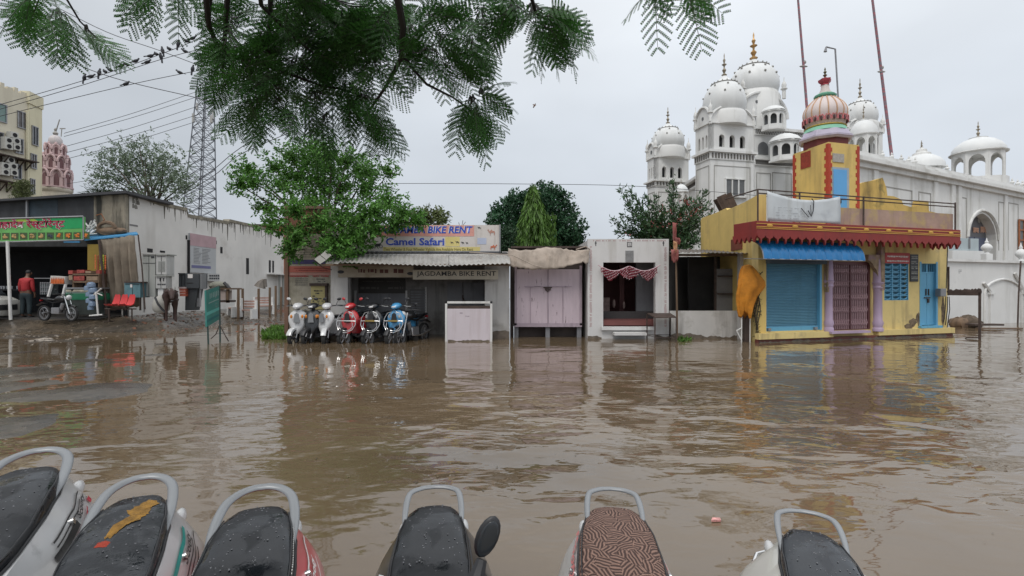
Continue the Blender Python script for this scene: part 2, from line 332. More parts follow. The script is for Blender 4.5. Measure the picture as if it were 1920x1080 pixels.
# ------------------------------------------------------------------ scooters (forward = local -y' ; built facing -Y, rear towards +Y)
m_seat = mat('wet_black_seat', (.007, .008, .010), .26, var=.3, vs=9, bump=.2, bs=9, spec=.38, wet=(6, .08, .45))
m_seat2 = mat('wet_grey_black_seat', (.014, .017, .022), .25, var=.2, vs=6, bump=.2, bs=9, spec=.5, wet=(6, .10, .40))
m_torn = mat('torn_wet_seat', (.013, .015, .018), .3, var=.3, vs=8, bump=.7, bs=11, spec=.4, wet=(9, .10, .5))
m_drop = mat('rain_drop', (.10, .10, .11), .03, spec=.9)
m_foam = mat('exposed_yellow_foam', (.24, .125, .02), .9, var=.45, vs=25, bump=.8, bs=60)
def cover_mat():
    m = bpy.data.materials.new('brown_zebra_plush'); m.use_nodes = True; t = m.node_tree; b = t.nodes['Principled BSDF']; L = t.links.new
    co = N(t, 'ShaderNodeTexCoord')
    vo = N(t, 'ShaderNodeTexVoronoi'); vo.inputs['Scale'].default_value = 20; L(co.outputs['Object'], vo.inputs['Vector'])
    # every cell carries stripes in a direction of its own
    sepc = N(t, 'ShaderNodeSeparateColor'); L(vo.outputs['Color'], sepc.inputs[0])
    an = N(t, 'ShaderNodeMath', operation='MULTIPLY'); L(sepc.outputs[0], an.inputs[0]); an.inputs[1].default_value = 3.14159
    vr = N(t, 'ShaderNodeVectorRotate', rotation_type='Z_AXIS'); L(co.outputs['Object'], vr.inputs['Vector']); L(an.outputs[0], vr.inputs['Angle'])
    wv = N(t, 'ShaderNodeTexWave'); wv.inputs['Scale'].default_value = 22; wv.inputs['Distortion'].default_value = 4; wv.inputs['Detail'].default_value = 1; L(vr.outputs[0], wv.inputs['Vector'])
    cr = N(t, 'ShaderNodeValToRGB'); L(wv.outputs['Fac'], cr.inputs[0]); E = cr.color_ramp.elements
    E[0].position = .3; E[0].color = (.055, .028, .022, 1); E[1].position = .62; E[1].color = (.25, .15, .115, 1); L(cr.outputs[0], b.inputs['Base Color'])
    b.inputs['Roughness'].default_value = .85; bp = N(t, 'ShaderNodeBump'); bp.inputs['Strength'].default_value = .8; bp.inputs['Distance'].default_value = .008; L(wv.outputs['Fac'], bp.inputs['Height']); L(bp.outputs[0], b.inputs['Normal'])
    return m
m_cover = cover_mat()
def paint(name, c, **k): return mat(name, c, .28, var=.06, coat=.5, c2=tuple(x * .6 for x in c), p2=(.62, .8), s2=9, **k)
pt_white = paint('pearl_white_paint', (.50, .50, .50)); pt_silver = paint('silver_grey_paint', (.30, .31, .33)); pt_red = paint('red_gloss_paint', (.45, .03, .035))
pt_pink = paint('faded_red_paint', (.52, .10, .11)); pt_black = paint('black_gloss_paint', (.015, .016, .018)); pt_blue = paint('sky_blue_paint', (.06, .27, .50)); pt_cream = paint('warm_white_paint', (.52, .51, .47))
m_rail = mat('silver_cast_rail', (.24, .25, .26), .42, metal=.3, var=.08)
m_lens = mat('clear_lens', (.55, .55, .55), .1, var=.1); m_rlens = mat('red_lens', (.45, .015, .02), .12); m_olens = mat('amber_lens', (.6, .2, .02), .15)
m_teal = mat('teal_sticker', (.0, .25, .22), .4); m_graph = mat('black_graphic', (.02, .02, .02), .4); m_rgraph = mat('red_graphic', (.4, .02, .04), .4); m_pgraph = mat('pink_graphic', (.6, .2, .2), .4)
def prof_at(tab, y):
    for a, b in zip(tab, tab[1:]):
        if a[0] <= y <= b[0]:
            k = (y - a[0]) / (b[0] - a[0]); k = k * k * (3 - 2 * k); return [a[i] + (b[i] - a[i]) * k for i in range(1, len(a))]
    return list(tab[0][1:] if y < tab[0][0] else tab[-1][1:])
# stations along the scooter, y from the front (-) to the rear (+): half width, z low, z high
SEAT = [(-.16, .085, .70, .735), (-.10, .115, .69, .752), (.10, .134, .69, .757), (.24, .140, .70, .768), (.34, .142, .71, .795), (.52, .136, .72, .812), (.68, .118, .725, .815), (.76, .088, .735, .81), (.80, .035, .745, .79)]
BODY = [(-.20, .10, .115, .26, .60), (-.12, .14, .15, .26, .71), (.10, .138, .225, .28, .72), (.30, .144, .265, .34, .74), (.50, .140, .27, .38, .757), (.70, .120, .235, .46, .762), (.84, .10, .16, .53, .74), (.93, .05, .08, .58, .70)]
BK = [1.0]
def body_pt(y, k, side):
    """a point on the flank: k 0 = top edge by the seat, 1 = widest, 2 = bottom"""
    a, b, zl, zh = prof_at(BODY, y); b = a + (b - a) * BK[0]; zm = zl + (zh - zl) * .42
    if k <= 1: return Vector((side * (a + (b - a) * (.4 * math.sin(k * math.pi / 2) + .6 * k)), y, zh + (zm - zh) * k))
    k -= 1; return Vector((side * (b - (b * .22) * k * k), y, zm + (zl - zm) * k))
def wheel(mbt, mbr, c, r, wdt, spokes=5):
    for mb, prof, n in ((mbt, [(r - .055, -wdt * .42), (r - .02, -wdt * .5), (r - .004, -wdt * .3), (r, 0), (r - .004, wdt * .3), (r - .02, wdt * .5), (r - .055, wdt * .42), (r - .07, 0), (r - .055, -wdt * .42)], 26),):
        rings = [[(c[0] + z, c[1] + q * math.cos(a), c[2] + q * math.sin(a)) for a in [2 * math.pi * k / n for k in range(n)]] for q, z in prof]
        mb.loft(rings, cap=False)
    n = 22; prof = [(r - .055, -wdt * .4), (r - .05, 0), (r - .055, wdt * .4), (r - .075, wdt * .35), (r - .085, 0), (r - .075, -wdt * .35), (r - .055, -wdt * .4)]
    mbr.loft([[(c[0] + z, c[1] + q * math.cos(a), c[2] + q * math.sin(a)) for a in [2 * math.pi * k / n for k in range(n)]] for q, z in prof], cap=False)
    for k in range(spokes):
        a = 2 * math.pi * k / spokes + .3
        mbr.tube([c, (c[0], c[1] + (r - .07) * math.cos(a), c[2] + (r - .07) * math.sin(a))], .014, 6, 1)
    mbr.cyl((c[0] - wdt * .6, c[1], c[2]), (c[0] + wdt * .6, c[1], c[2]), .035, 12)
def scooter(label, paint_, loc, yaw, group, seat=None, front=None, guard=None, railw=.122, decal=None, mirrors=(-1, 1), s=1.0, lamp='handle', seatk=1.0, rail='arch', mirrorm=None, steer=0.0, mtall=False, hbz=0.0, bk=1.0):
    BK[0] = bk
    t = thing('scooter', label, 'scooter', loc, yaw, group); Mw = Mat(loc, yaw, s=s); W[t.name] = Mat(loc, yaw)
    front = front or paint_; seat = seat or m_seat
    Ms = Mw @ Matrix.Translation((0, -.43, hbz)) @ Matrix.Rotation(steer, 4, 'Z') @ Matrix.Translation((0, .43, 0))
    def B(st=False): b = MB(); b.M = Ms if st else Mw; return b
    # seat: lofted cushion
    b = B(); rings = []
    ys_ = [-.16, -.13, -.08, 0, .1, .18, .24, .29, .34, .42, .52, .6, .66, .71, .75, .78, .80]
    for y in ys_:
        hw, z0, z1 = prof_at(SEAT, y); hw *= seatk; ring = []
        for k in range(20):
            a = 2 * math.pi * k / 20; ca, sa = math.cos(a), math.sin(a); e = .55
            ring.append((hw * math.copysign(abs(ca) ** e, ca), y, (z0 + z1) / 2 + (z1 - z0) / 2 * (math.copysign(abs(sa) ** (.55 if sa > 0 else .4), sa)) + (.012 * sa if sa > 0 else 0)))
        rings.append(ring)
    b.loft(rings); so_ = b.build('seat', seat, t, smooth=True)
    if decal is not None:                                          # rain drops and a seam on the near seats
        q = random.Random(int(loc[0] * 1000)); b = B()
        for _ in range(170 if seat is not m_cover else 0):
            y = q.uniform(.0, .76); hw, z0, z1 = prof_at(SEAT, y); hw *= seatk; x = q.uniform(-.8, .8) * hw; c_ = abs(x) / hw
            zt = (z0 + z1) / 2 + (z1 - z0) / 2 * ((max(0, 1 - c_ ** (2 / .55))) ** .5) ** .55 + .012 * ((max(0, 1 - c_ ** (2 / .55))) ** .5)
            r_ = q.uniform(.0012, .0034); b.ell((x, y, zt), (r_, r_ * q.uniform(1, 1.8), r_ * .5), 7, 4)
        if b.v: b.build('rain_drops', m_drop, so_, smooth=True)['kind'] = 'stuff'
        b = B()
        for sd in (-1, 1): b.tube([(sd * seatk * prof_at(SEAT, y)[0] * .93, y, prof_at(SEAT, y)[2] - .006) for y in [.02 + .04 * i for i in range(18)]], .0028, 5)
        b.build('seat_piping', m_blk, so_, smooth=True)
    # side body
    b = B(); rings = []
    for i in range(24):
        y = -.20 + 1.13 * i / 23; rr = [body_pt(y, k / 4, 1) for k in range(9)] + [body_pt(y, 2 - k / 4, -1) for k in range(9)]
        rings.append(rr)
    b.loft(rings); body = b.build('body_panel', paint_, t, smooth=True)
    b = B(); ed = []                                               # beading between seat and panel
    for sd in (-1, 1):
        b.tube([(sd * (prof_at(SEAT, y)[0] * seatk + .003), y, prof_at(BODY, y)[3] + .004) for y in [-.1 + .08 * i for i in range(11)]], .005, 6)
    b.build('seat_edge_trim', m_blk, t, smooth=True)
    # grab rail
    b = B(); w2 = railw
    if rail == 'arch': path = [(-w2 * .99, .43, .735), (-w2 * 1.04, .52, .765), (-w2 * 1.07, .62, .795), (-w2 * 1.03, .71, .82), (-w2 * .90, .79, .84), (-w2 * .60, .845, .852), (-w2 * .25, .868, .858)]
    else: path = [(-w2 * 1.0, .575, .76), (-w2 * 1.03, .635, .79), (-w2 * 1.04, .70, .825), (-w2 * 1.0, .77, .85), (-w2 * .88, .825, .858), (-w2 * .5, .855, .862), (-w2 * .2, .862, .863)]
    full = path + [(0, path[-1][1] + .003, path[-1][2])] + [(-x, y, z) for x, y, z in path[::-1]]
    rr = [q_ * (1.0 if rail == 'arch' else .74) for q_ in (.006, .012, .017, .0185, .0185, .018, .0175, .0175, .0175, .018, .0185, .0185, .017, .012, .006)]
    pts = []; rs = []
    for i in range(len(full) - 1):                                  # smooth by Catmull-Rom
        p0, p1, p2, p3 = [Vector(full[max(0, min(len(full) - 1, i + q))]) for q in (-1, 0, 1, 2)]
        for k in range(3):
            u = k / 3; pts.append(.5 * ((2 * p1) + (p2 - p0) * u + (2 * p0 - 5 * p1 + 4 * p2 - p3) * u * u + (3 * p1 - p0 - 3 * p2 + p3) * u ** 3)); rs.append(rr[i] + (rr[i + 1] - rr[i]) * u)
    pts.append(Vector(full[-1])); rs.append(rr[-1])
    b.tube(pts, rs, 12, .62); b.build('grab_rail', m_rail, t, smooth=True)
    b = B(); b.prism([(-.075, .80), (.075, .80), (.055, .90), (.03, .925), (-.03, .925), (-.055, .90)], .725, .752, 'z'); b.build('tail_cap', m_rlens if rail == 'arch' and decal else m_blk, t, bevel=.004)
    b = B(); b.ell((0, .905, .665), (.075, .04, .05)); b.build('tail_lamp', m_rlens, t, smooth=True)
    for sd in (-1, 1):
        b = B(); p = body_pt(.80, .35, sd); b.ell(p, (.022, .055, .030)); b.build('indicator', m_lens if decal else m_olens, t, smooth=True)
        b = B(); p = body_pt(.44, .30, sd); b.cyl(p - Vector((sd * .01, 0, 0)), p + Vector((sd * .012, 0, .006)), .012, 12); b.build('panel_bolt', m_chrome, t, smooth=True)
    # wheels, fender, engine, stand
    for nm, yy in (('rear_wheel', .60), ('front_wheel', -.66)):
        bt, br = B(yy < 0), B(yy < 0); wheel(bt, br, Vector((0, yy, .225)), .225, .09)
        o = bt.build(nm, m_rub, t, smooth=True); br.build('rim', m_steel if guard else m_blk, o, smooth=True)
    b = B(); b.tube([(0, .60, .47), (0, .75, .45), (0, .88, .36), (0, .93, .27)], [.06, .07, .06, .05], 10, .4); b.build('rear_mudguard', m_blk, t, smooth=True)
    b = B(); b.box(-.13, -.02, .12, .62, .17, .36); b.cyl((.11, .2, .26), (.14, .82, .34), .05, 12); b.build('engine', m_steel, t, bevel=.02)
    # floorboard and front apron
    b = B(); b.box(-.16, .16, -.46, -.10, .26, .31); b.build('floorboard', m_blk, t, bevel=.015)
    b = B(); rings = []
    for z, hw, y, dp in ((.33, .045, -.60, .06), (.40, .11, -.595, .08), (.5, .17, -.575, .10), (.62, .215, -.545, .105), (.74, .225, -.505, .095), (.83, .17, -.475, .08), (.90, .08, -.455, .06)):
        rings.append([(hw * math.sin(a), y + dp * .5 - dp * math.cos(a) * (1 if math.cos(a) > 0 else .25), z) for a in [2 * math.pi * k / 20 for k in range(20)]])
    b.loft(rings); b.build('front_apron', front, t, smooth=True)
    b = B(); b.prism([(-.07, .60), (.07, .60), (.05, .80), (0, .84), (-.05, .80)], -.665, -.625, 'y'); b.build('apron_vent', m_blk if guard else m_rail, t, bevel=.006)
    # fork and front fender
    b = B(True); b.tube([(-.06, -.50, .50), (-.065, -.66, .225)], .018, 8); b.tube([(.06, -.50, .50), (.065, -.66, .225)], .018, 8); b.build('fork', m_steel, t, smooth=True)
    b = B(True); rings = []
    for a in [R(q) for q in (20, 45, 70, 95, 120, 145, 160)]:
        cy, cz = -.66 + .26 * math.cos(a) * -1 * -1, .225 + .26 * math.sin(a)
        rings.append([(xx, -.66 - (.262 - dd) * math.cos(math.pi - a), .225 + (.262 - dd) * math.sin(a)) for xx, dd in ((-.062, .06), (-.055, .015), (0, 0), (.055, .015), (.062, .06), (.05, .05), (0, .02), (-.05, .05))])
    b.loft(rings); b.build('front_mudguard', m_blk if guard or paint_ is pt_black else front, t, smooth=True)
    # handlebar, head cowl, lamp, mirrors
    b = B(True); b.tube([(0, -.46, .86), (0, -.40, .99)], .035, 10); b.tube([(-.33, -.30, 1.0), (-.2, -.36, 1.005), (0, -.40, .99), (.2, -.36, 1.005), (.33, -.30, 1.0)], .014, 8); hb = b.build('handlebar', m_blk, t, smooth=True)
    for sd in (-1, 1):
        b = B(True); b.cyl((sd * .22, -.353, 1.003), (sd * .345, -.293, 1.0), .02, 10); b.build('grip', m_rub, hb, smooth=True)
        b = B(True); b.tube([(sd * .2, -.40, 1.0), (sd * .3, -.385, .985), (sd * .36, -.35, .985)], .007, 6); b.build('brake_lever', m_rail, hb, smooth=True)
    b = B(True); rings = []
    for y, hw, z0, z1 in ((-.585, .03, .93, .97), (-.555, .085, .915, 1.02), (-.48, .115, .915, 1.07), (-.40, .12, .94, 1.075), (-.33, .09, .96, 1.04), (-.30, .05, .98, 1.02)):
        rings.append([(hw * math.cos(a), y, (z0 + z1) / 2 + (z1 - z0) / 2 * math.sin(a)) for a in [2 * math.pi * k / 18 for k in range(18)]])
    b.loft(rings); cw = b.build('head_cowl', front, t, smooth=True)
    if lamp:
        b = B(True); b.ell((0, -.562, .968), (.066, .028, .030)); b.build('headlight', m_lens, t, smooth=True)
    for sd in (-1, 1):
        b = B(); b.ell((sd * .125, -.615, .745), (.03, .02, .045)); b.build('front_indicator', m_olens if not guard else m_lens, t, smooth=True)
    for sd in mirrors:
        if mtall:
            b = B(); b.tube([(sd * .10, -.30, .98), (sd * .135, -.24, 1.05), (sd * .15, -.225, 1.09)], [.03, .022, .014], 8); b.ell((sd * .14, -.235, 1.03), (.032, .032, .032)); o = b.build('mirror_stem', m_blk, t, smooth=True)
            q = Mw @ Matrix.Translation((sd * .165, -.21, 1.14)) @ Matrix.Rotation(sd * R(22), 4, 'Y')
            b = MB(); b.ell((0, 0, 0), (.030, .013, .056), 18); b.v = [tuple(q @ Vector(v)) for v in b.v]; mr_ = b.build('mirror', m_blk, t, smooth=True)
            b = MB(); b.ell((0, -.014, 0), (.024, .004, .048), 18); b.v = [tuple(q @ Vector(v)) for v in b.v]; b.build('mirror_glass', m_glass, mr_, smooth=True)
            continue
        b = B(True); b.tube([(sd * .20, -.365, 1.0), (sd * .215, -.37, 1.06), (sd * .25, -.38, 1.13)], .006, 6); o = b.build('mirror_stem', m_blk, t, smooth=True)
        b = B(True); b.ell((0, 0, 0), (.055, .018, .036), 18); 
        q = Matrix.Translation((sd * .275, -.385, 1.165)) @ Matrix.Rotation(sd * R(-12), 4, 'Y')
        b.v = [tuple(Ms @ q @ (Ms.inverted() @ Vector(v))) for v in b.v]; mr_ = b.build('mirror', mirrorm or m_blk, t, smooth=True)
        b = B(True); b.ell((0, .014, 0), (.052, .006, .034), 18); b.v = [tuple(Ms @ q @ (Ms.inverted() @ Vector(v))) for v in b.v]; b.build('mirror_glass', m_glass, mr_, smooth=True)
    if guard:
        b = B()
        for sd in (-1, 1):
            b.tube([(sd * .05, -.655, .86), (sd * .15, -.665, .83), (sd * .225, -.68, .70), (sd * .235, -.70, .55), (sd * .17, -.74, .43), (sd * .05, -.77, .375), (0, -.775, .37)], .011, 7)
            b.tube([(sd * .16, -.70, .60), (sd * .17, -.72, .50), (sd * .11, -.755, .43), (0, -.765, .41)], .009, 7)
            b.tube([(sd * .06, -.655, .84), (sd * .12, -.67, .74)], .009, 7)
        b.tube([(-.232, -.69, .64), (0, -.71, .645), (.232, -.69, .64)], .012, 7); b.build('crash_guard', m_chrome, t, smooth=True)
        if guard == 'gold':
            b = B(); b.box(-.12, .12, -.735, -.722, .625, .665); b.build('guard_plate', mat('brass_plate', (.35, .25, .08), .4, metal=.5), t, bevel=.004)
    if decal:
        for sd in ((1, -1) if decal[0] else ()):
            for item in decal[1]:
                kind, y0, y1, k0, k1, mt_ = item[:6]; k0 = k0 * .60 - .02; k1 = k1 * .60 - .02; y0 -= .06; y1 -= .06
                if kind == 'band':
                    b = B(); n = 10; vs = []
                    for i in range(n + 1):
                        y = y0 + (y1 - y0) * i / n; sh = item[6] if len(item) > 6 else 0
                        off = Vector((sd * .005, 0, .003)); vs += [body_pt(y, k0 + sh * i / n, sd) + off, body_pt(y, k1 + sh * i / n, sd) + off]
                    b.add(vs, [(2 * i, 2 * i + 1, 2 * i + 3, 2 * i + 2) for i in range(n)]); b.build('side_stripe', mt_, t, fix=False)
                else:
                    # lettering that follows the curve of the flank
                    o2 = text(item[6], (0, 0, 0), (1, 0, 0), (0, 1, 0), 1, 1, mt_, t, 'side_lettering', bold=.03, shear=.25)
                    Wi = W[t.name].inverted()
                    for v in o2.data.vertices:
                        c_ = W[t.name] @ v.co; y = y0 + (y1 - y0) * (c_.x if sd > 0 else 1 - c_.x); kk_ = k0 + (k1 - k0) * c_.y
                        v.co = Wi @ (Mw @ (body_pt(y, kk_, sd) + Vector((sd * .006, 0, .004))))
    return t
near = 'scooters parked nose-in at the near edge of the flood'
zg = -.25
def place_near(px, py, vx, Y, Lr=.87):
    p = P(px, py, Y); zg = p.z - .875; d = Vector(((vx - 960) / 960, 1)).normalized()
    yaw = math.atan2(-d.x, d.y); return (p.x - d.x * Lr, p.y - d.y * Lr, zg), yaw
# lettering runs from the front towards the rear on the flank the lens sees
L1 = [('band', 0.33, 0.74, .40, .44, m_graph), ('band', 0.33, 0.69, .52, .55, m_graph), ('band', 0.29, 0.53, .60, .76, m_graph), ('text', 0.55, 0.75, .72, .52, m_graph, 'Scooty'), ('text', 0.43, 0.69, 1.02, .80, m_rgraph, 'ZEST'), ('band', 0.74, 0.80, .78, .94, m_rgraph)]
L2 = [('band', 0.29, 0.69, .36, .46, m_teal), ('band', 0.29, 0.67, .72, .76, m_graph), ('band', 0.29, 0.74, .82, .86, m_graph), ('text', 0.47, 0.69, .72, .48, m_graph, 'Scooty'), ('band', 0.33, 0.65, .92, .97, m_graph)]
L3 = [('band', 0.29, 0.75, .50, .55, m_white), ('text', 0.43, 0.65, .84, .62, m_white, 'Scooty'), ('band', 0.33, 0.69, .98, 1.02, m_white)]
L5 = [('text', 0.41, 0.79, .60, .34, m_pgraph, 'scooty')]
a = place_near(78, 837, 440, 2.15); s1 = scooter('white scooter with black seat and red side lettering at bottom left corner', pt_white, a[0], a[1], near, decal=(1, L1), railw=.114, seatk=.95, mirrors=(), steer=R(-48), hbz=-.10)
a = place_near(272, 887, 500, 2.12); s2 = scooter('white scooter whose torn black seat shows yellow foam', pt_white, a[0], a[1], near, seat=m_torn, decal=(1, L2), railw=.116, seatk=.95, mirrors=(), steer=R(-25))
s2M = Mat(a[0], a[1])
def seat_top(y, x):
    hw, z0, z1 = prof_at(SEAT, y); c = min(.99, abs(x) / hw); e = (1 - c ** (1 / .55 * 2)) ** .5 if c < 1 else 0
    return (z0 + z1) / 2 + (z1 - z0) / 2 * (e ** .55) + .012 * e
def patch(outline, mt_, name, z=.004):
    q = random.Random(len(outline) * 7); o2 = []
    for (xa, ya), (xb, yb) in zip(outline, outline[1:] + outline[:1]):
        for k in range(4): o2.append((xa + (xb - xa) * k / 4 + q.uniform(-.006, .006), ya + (yb - ya) * k / 4 + q.uniform(-.009, .009)))
    outline = o2; b = MB(); b.M = s2M; cx = sum(p[0] for p in outline) / len(outline); cy = sum(p[1] for p in outline) / len(outline)
    vs = [(cx, cy, seat_top(cy, cx) + z)]; n = len(outline)
    for k in (.5, 1):
        for x, y in outline: X, Y = cx + (x - cx) * k, cy + (y - cy) * k; vs.append((X, Y, seat_top(Y, X) + (z if k < 1 else .001)))
    fs = [(0, 1 + i, 1 + (i + 1) % n) for i in range(n)] + [(1 + i, 1 + n + i, 1 + n + (i + 1) % n, 1 + (i + 1) % n) for i in range(n)]
    b.add(vs, fs); b.build(name, mt_, s2, smooth=True)
patch([(-.03, .41), (-.012, .41), (.002, .45), (.02, .48), (.05, .50), (.07, .55), (.06, .60), (.085, .65), (.05, .68), (.02, .63), (-.005, .60), (.012, .55), (-.012, .50), (-.025, .46)], m_foam, 'exposed_foam', .003)
patch([(-.045, .355), (-.012, .345), (-.01, .385), (-.028, .40), (-.045, .39)], mat('red_foam', (.3, .03, .01), .8, bump=.6), 'red_foam_patch', .004)
patch([(-.09, .03), (0, .0), (.09, .05), (.10, .13), (.04, .15), (-.03, .13), (-.10, .16), (-.105, .08)], m_foam, 'exposed_foam', .003)
a = place_near(492, 906, 615, 2.12); s3 = scooter('faded red scooter with a smooth black seat edged in white stitching', pt_pink, a[0], a[1], near, decal=(1, L3), mirrors=(), railw=.128, seatk=1.06)
b = MB(); b.M = Mat(a[0], a[1])
for sd in (-1, 1):
    for i in range(64):
        y = -.10 + .86 * i / 64; hw, z0, z1 = prof_at(SEAT, y); hw *= 1.06
        b.cbox((sd * hw * .975, y, (z0 + z1) / 2 + (z1 - z0) * .30), (.003, .006, .004))
for i in range(14): b.cbox((-.07 + .01 * i, .765 - abs(i - 6.5) ** 2 * .0004, .785), (.006, .004, .004))
b.build('seat_stitching', m_white, s3)['kind'] = 'stuff'
a = place_near(815, 907, 842, 2.38); s4 = scooter('dark scooter with wet black seat and its right mirror showing above the bottom edge', pt_black, a[0], a[1], near, seat=m_seat, mirrors=(1,), mtall=True, railw=.115, rail='high', seatk=1.06, decal=(0, []))
a = place_near(1146, 911, 1068, 2.45); s5 = scooter('white scooter with a brown zebra-pattern plush seat cover', pt_white, a[0], a[1], near, seat=m_cover, mirrors=(), railw=.115, rail='high', seatk=1.16, decal=(1, L5))
a = place_near(1505, 953, 1300, 2.38); s6 = scooter('warm white scooter with grey-black seat nearest the bottom right', pt_cream, a[0], a[1], near, seat=m_seat2, mirrors=(), railw=.120, rail='high', seatk=1.04, bk=1.5, decal=(1, []))
b = MB(); b.M = Mat(a[0], a[1])
for sd in (-1, 1): b.tube([(sd * .19, .35, .36), (sd * .245, .50, .48), (sd * .25, .68, .60), (sd * .20, .80, .66), (sd * .12, .87, .66)], .011, 8)
b.build('side_guard', m_chrome, s6, smooth=True)
# the row by the rental shop
row = 'rental scooters in a row before the bike rent shop'
def prow(px, py, Y, vx, **k):
    X = (px - 960) * Y / 960; yaw = math.atan2(-(vx - 960) / 960, 1); return (X, Y + .72 * math.cos(yaw), -.12), yaw
RS = 1.13
for (px, vx, lab, pa, fr_, gu, mm) in (
    (546, 760, 'white scooter at the left end of the row, big white mirror raised', pt_white, pt_white, None, pt_white),
    (580, 900, 'black scooter with white side flashes between two white scooters', pt_black, pt_black, None, m_blk),
    (618, 1260, 'cream white scooter with turned wheel next to the red one', pt_white, pt_white, None, m_blk),
    (657, 1080, 'bright red scooter with chrome crash guard in the row', pt_red, pt_red, 'chrome', pt_red),
    (702, 1080, 'black scooter with chrome guard and brass plate between red and blue', pt_black, pt_black, 'gold', m_blk),
    (744, 1060, 'sky blue scooter with chrome crash guard in the row', pt_blue, pt_blue, 'gold', m_blk)):
    a = prow(px, 0, 13.95, vx); scooter(lab, pa, a[0], a[1], row, guard=gu, front=fr_, s=RS, mirrorm=mm, mirrors=(-1, 1), steer=R(-18 if px != 618 else 25))
b = MB()
# ------------------------------------------------------------------ the row of shops facing the lens
m_wallw = mat('stained_white_wall', (.50, .485, .465), .85, var=.10, vs=1.2, c2=(.24, .22, .19), p2=(.55, .75), s2=1.1, streak=.45, sc_=(.12, .105, .085), ss=(3, 3, .35), bump=.15, bs=12)
m_wallc = mat('clean_white_wall', (.58, .57, .56), .8, var=.06, streak=.3, sc_=(.28, .25, .2), ss=(3, 3, .4), c2=(.36, .33, .28), p2=(.64, .8), bump=.1)
m_greyd = mat('grey_shop_door', (.17, .17, .18), .6, var=.15, streak=.4)
m_lilac = mat('flaking_lilac_paint', (.50, .41, .45), .7, var=.07, c2=(.10, .07, .07), p2=(.63, .67), s2=2.2, stretch=(7, 7, 1.1), bump=.2)
m_lilac2 = mat('lilac_cabinet_paint', (.56, .50, .53), .5, var=.05, streak=.25, sc_=(.3, .22, .2))
m_tin = mat('weathered_corrugated_tin', (.34, .33, .31), .55, metal=.15, var=.2, vs=2, c2=(.17, .12, .09), p2=(.58, .75), s2=1.4, streak=.3)
m_tind = mat('dark_corrugated_tin', (.10, .085, .075), .7, var=.3)
m_canvas = mat('dirty_beige_tarpaulin', (.36, .30, .25), .85, var=.2, vs=2.5, streak=.5, sc_=(.10, .08, .06), ss=(2, 2, .5), bump=.4, bs=7)
m_board = mat('printed_sign_vinyl', (.58, .54, .51), .55, var=.05, streak=.3, sc_=(.25, .2, .15))
m_pinkb = mat('pink_sign_vinyl', (.62, .30, .25), .5, var=.15); m_yelb = mat('yellow_sign_vinyl', (.62, .52, .20), .5, var=.1); m_blub = mat('pale_blue_sign_vinyl', (.42, .46, .58), .5, var=.1)
m_navy = mat('navy_sign_band', (.045, .035, .12), .5); m_brick = mat('red_sign_band', (.36, .10, .07), .6, var=.15)
m_inkb = mat('blue_sign_ink', (.03, .07, .42), .5); m_inkd = mat('dark_sign_ink', (.03, .03, .035), .6); m_inko = mat('olive_sign_ink', (.15, .13, .02), .6); m_inkr = mat('red_sign_ink', (.30, .03, .03), .6); m_inkw = mat('white_sign_ink', (.65, .62, .6), .6)
def corr(mb, a, b, c, d, n, amp=.018):
    """corrugated sheet over the quad a-b (lower edge), d-c (upper edge); ridges run from the lower to the upper edge"""
    a, b, c, d = map(Vector, (a, b, c, d)); nrm = (b - a).cross(d - a).normalized(); vs = []
    for i in range(n + 1):
        o = nrm * amp * math.sin(i * math.pi / 2) ; t = i / n
        vs += [a.lerp(b, t) + o, d.lerp(c, t) + o]
    k = len(mb.v); mb.add(vs, [(2 * i, 2 * i + 2, 2 * i + 3, 2 * i + 1) for i in range(n)])
def scribble(mb, fr, px0, px1, py0, py1, d, rows, seed=0, dens=.7, th=.35):
    """rows of short strokes: writing too small to be read"""
    q = random.Random(seed); u0, u1, z0, z1 = fr.rect(px0, px1, py0, py1, d); rh = (z1 - z0) / rows; old = mb.M; mb.M = fr.M
    for r in range(rows):
        z = z1 - rh * (r + .5); u = u0
        while u < u1:
            wd = q.uniform(.4, 2.2) * rh * .5
            if q.random() < dens: mb.box(u, min(u + wd, u1), d, d + .004, z - rh * th / 2 * q.uniform(.7, 1.2), z + rh * th / 2 * q.uniform(.7, 1.2))
            u += wd + rh * .18
    mb.M = old
FR = Frame((-8, 15.2), (8, 15.2)); FM = FR.M
def fb(fr, px0, px1, py0, py1, d0, d1, name, m, t, off=None, **k):
    mb = MB(); pbox(mb, fr, px0, px1, py0, py1, d0, d1, off); return mb.build(name, m, t, **k)
# ---- wall of painted notices at the left end
LW = Frame((-6.9, 15.6), (-5.2, 15.6))
t = thing('painted_notice_wall', 'beige wall painted with notices, dark blue and red bands, behind the white scooters', 'wall', (-6.1, 15.7, 0))
m_beige = mat('beige_notice_paint', (.33, .30, .24), .8, var=.12, streak=.4, c2=(.22, .2, .15))
fb(LW, 533, 622, 388, 652, -.35, 0, 'wall', m_beige, t)
b = MB(); pbox(b, LW, 533, 540, 386, 652, 0, .06); pbox(b, LW, 533, 622, 386, 391, 0, .08); b.build('frame', mat('rusty_frame', (.16, .09, .06), .8), t)
fb(LW, 541, 612, 393, 437, 0, .012, 'upper_panel', mat('brown_panel', (.17, .075, .045), .8, var=.3), t)
fb(LW, 541, 621, 487, 495, 0, .012, 'blue_band', m_navy, t)
fb(LW, 541, 621, 499, 511, 0, .012, 'red_band', m_brick, t)
fb(LW, 541, 621, 512, 516, 0, .010, 'pink_band', mat('pink_band', (.40, .20, .17), .7), t)
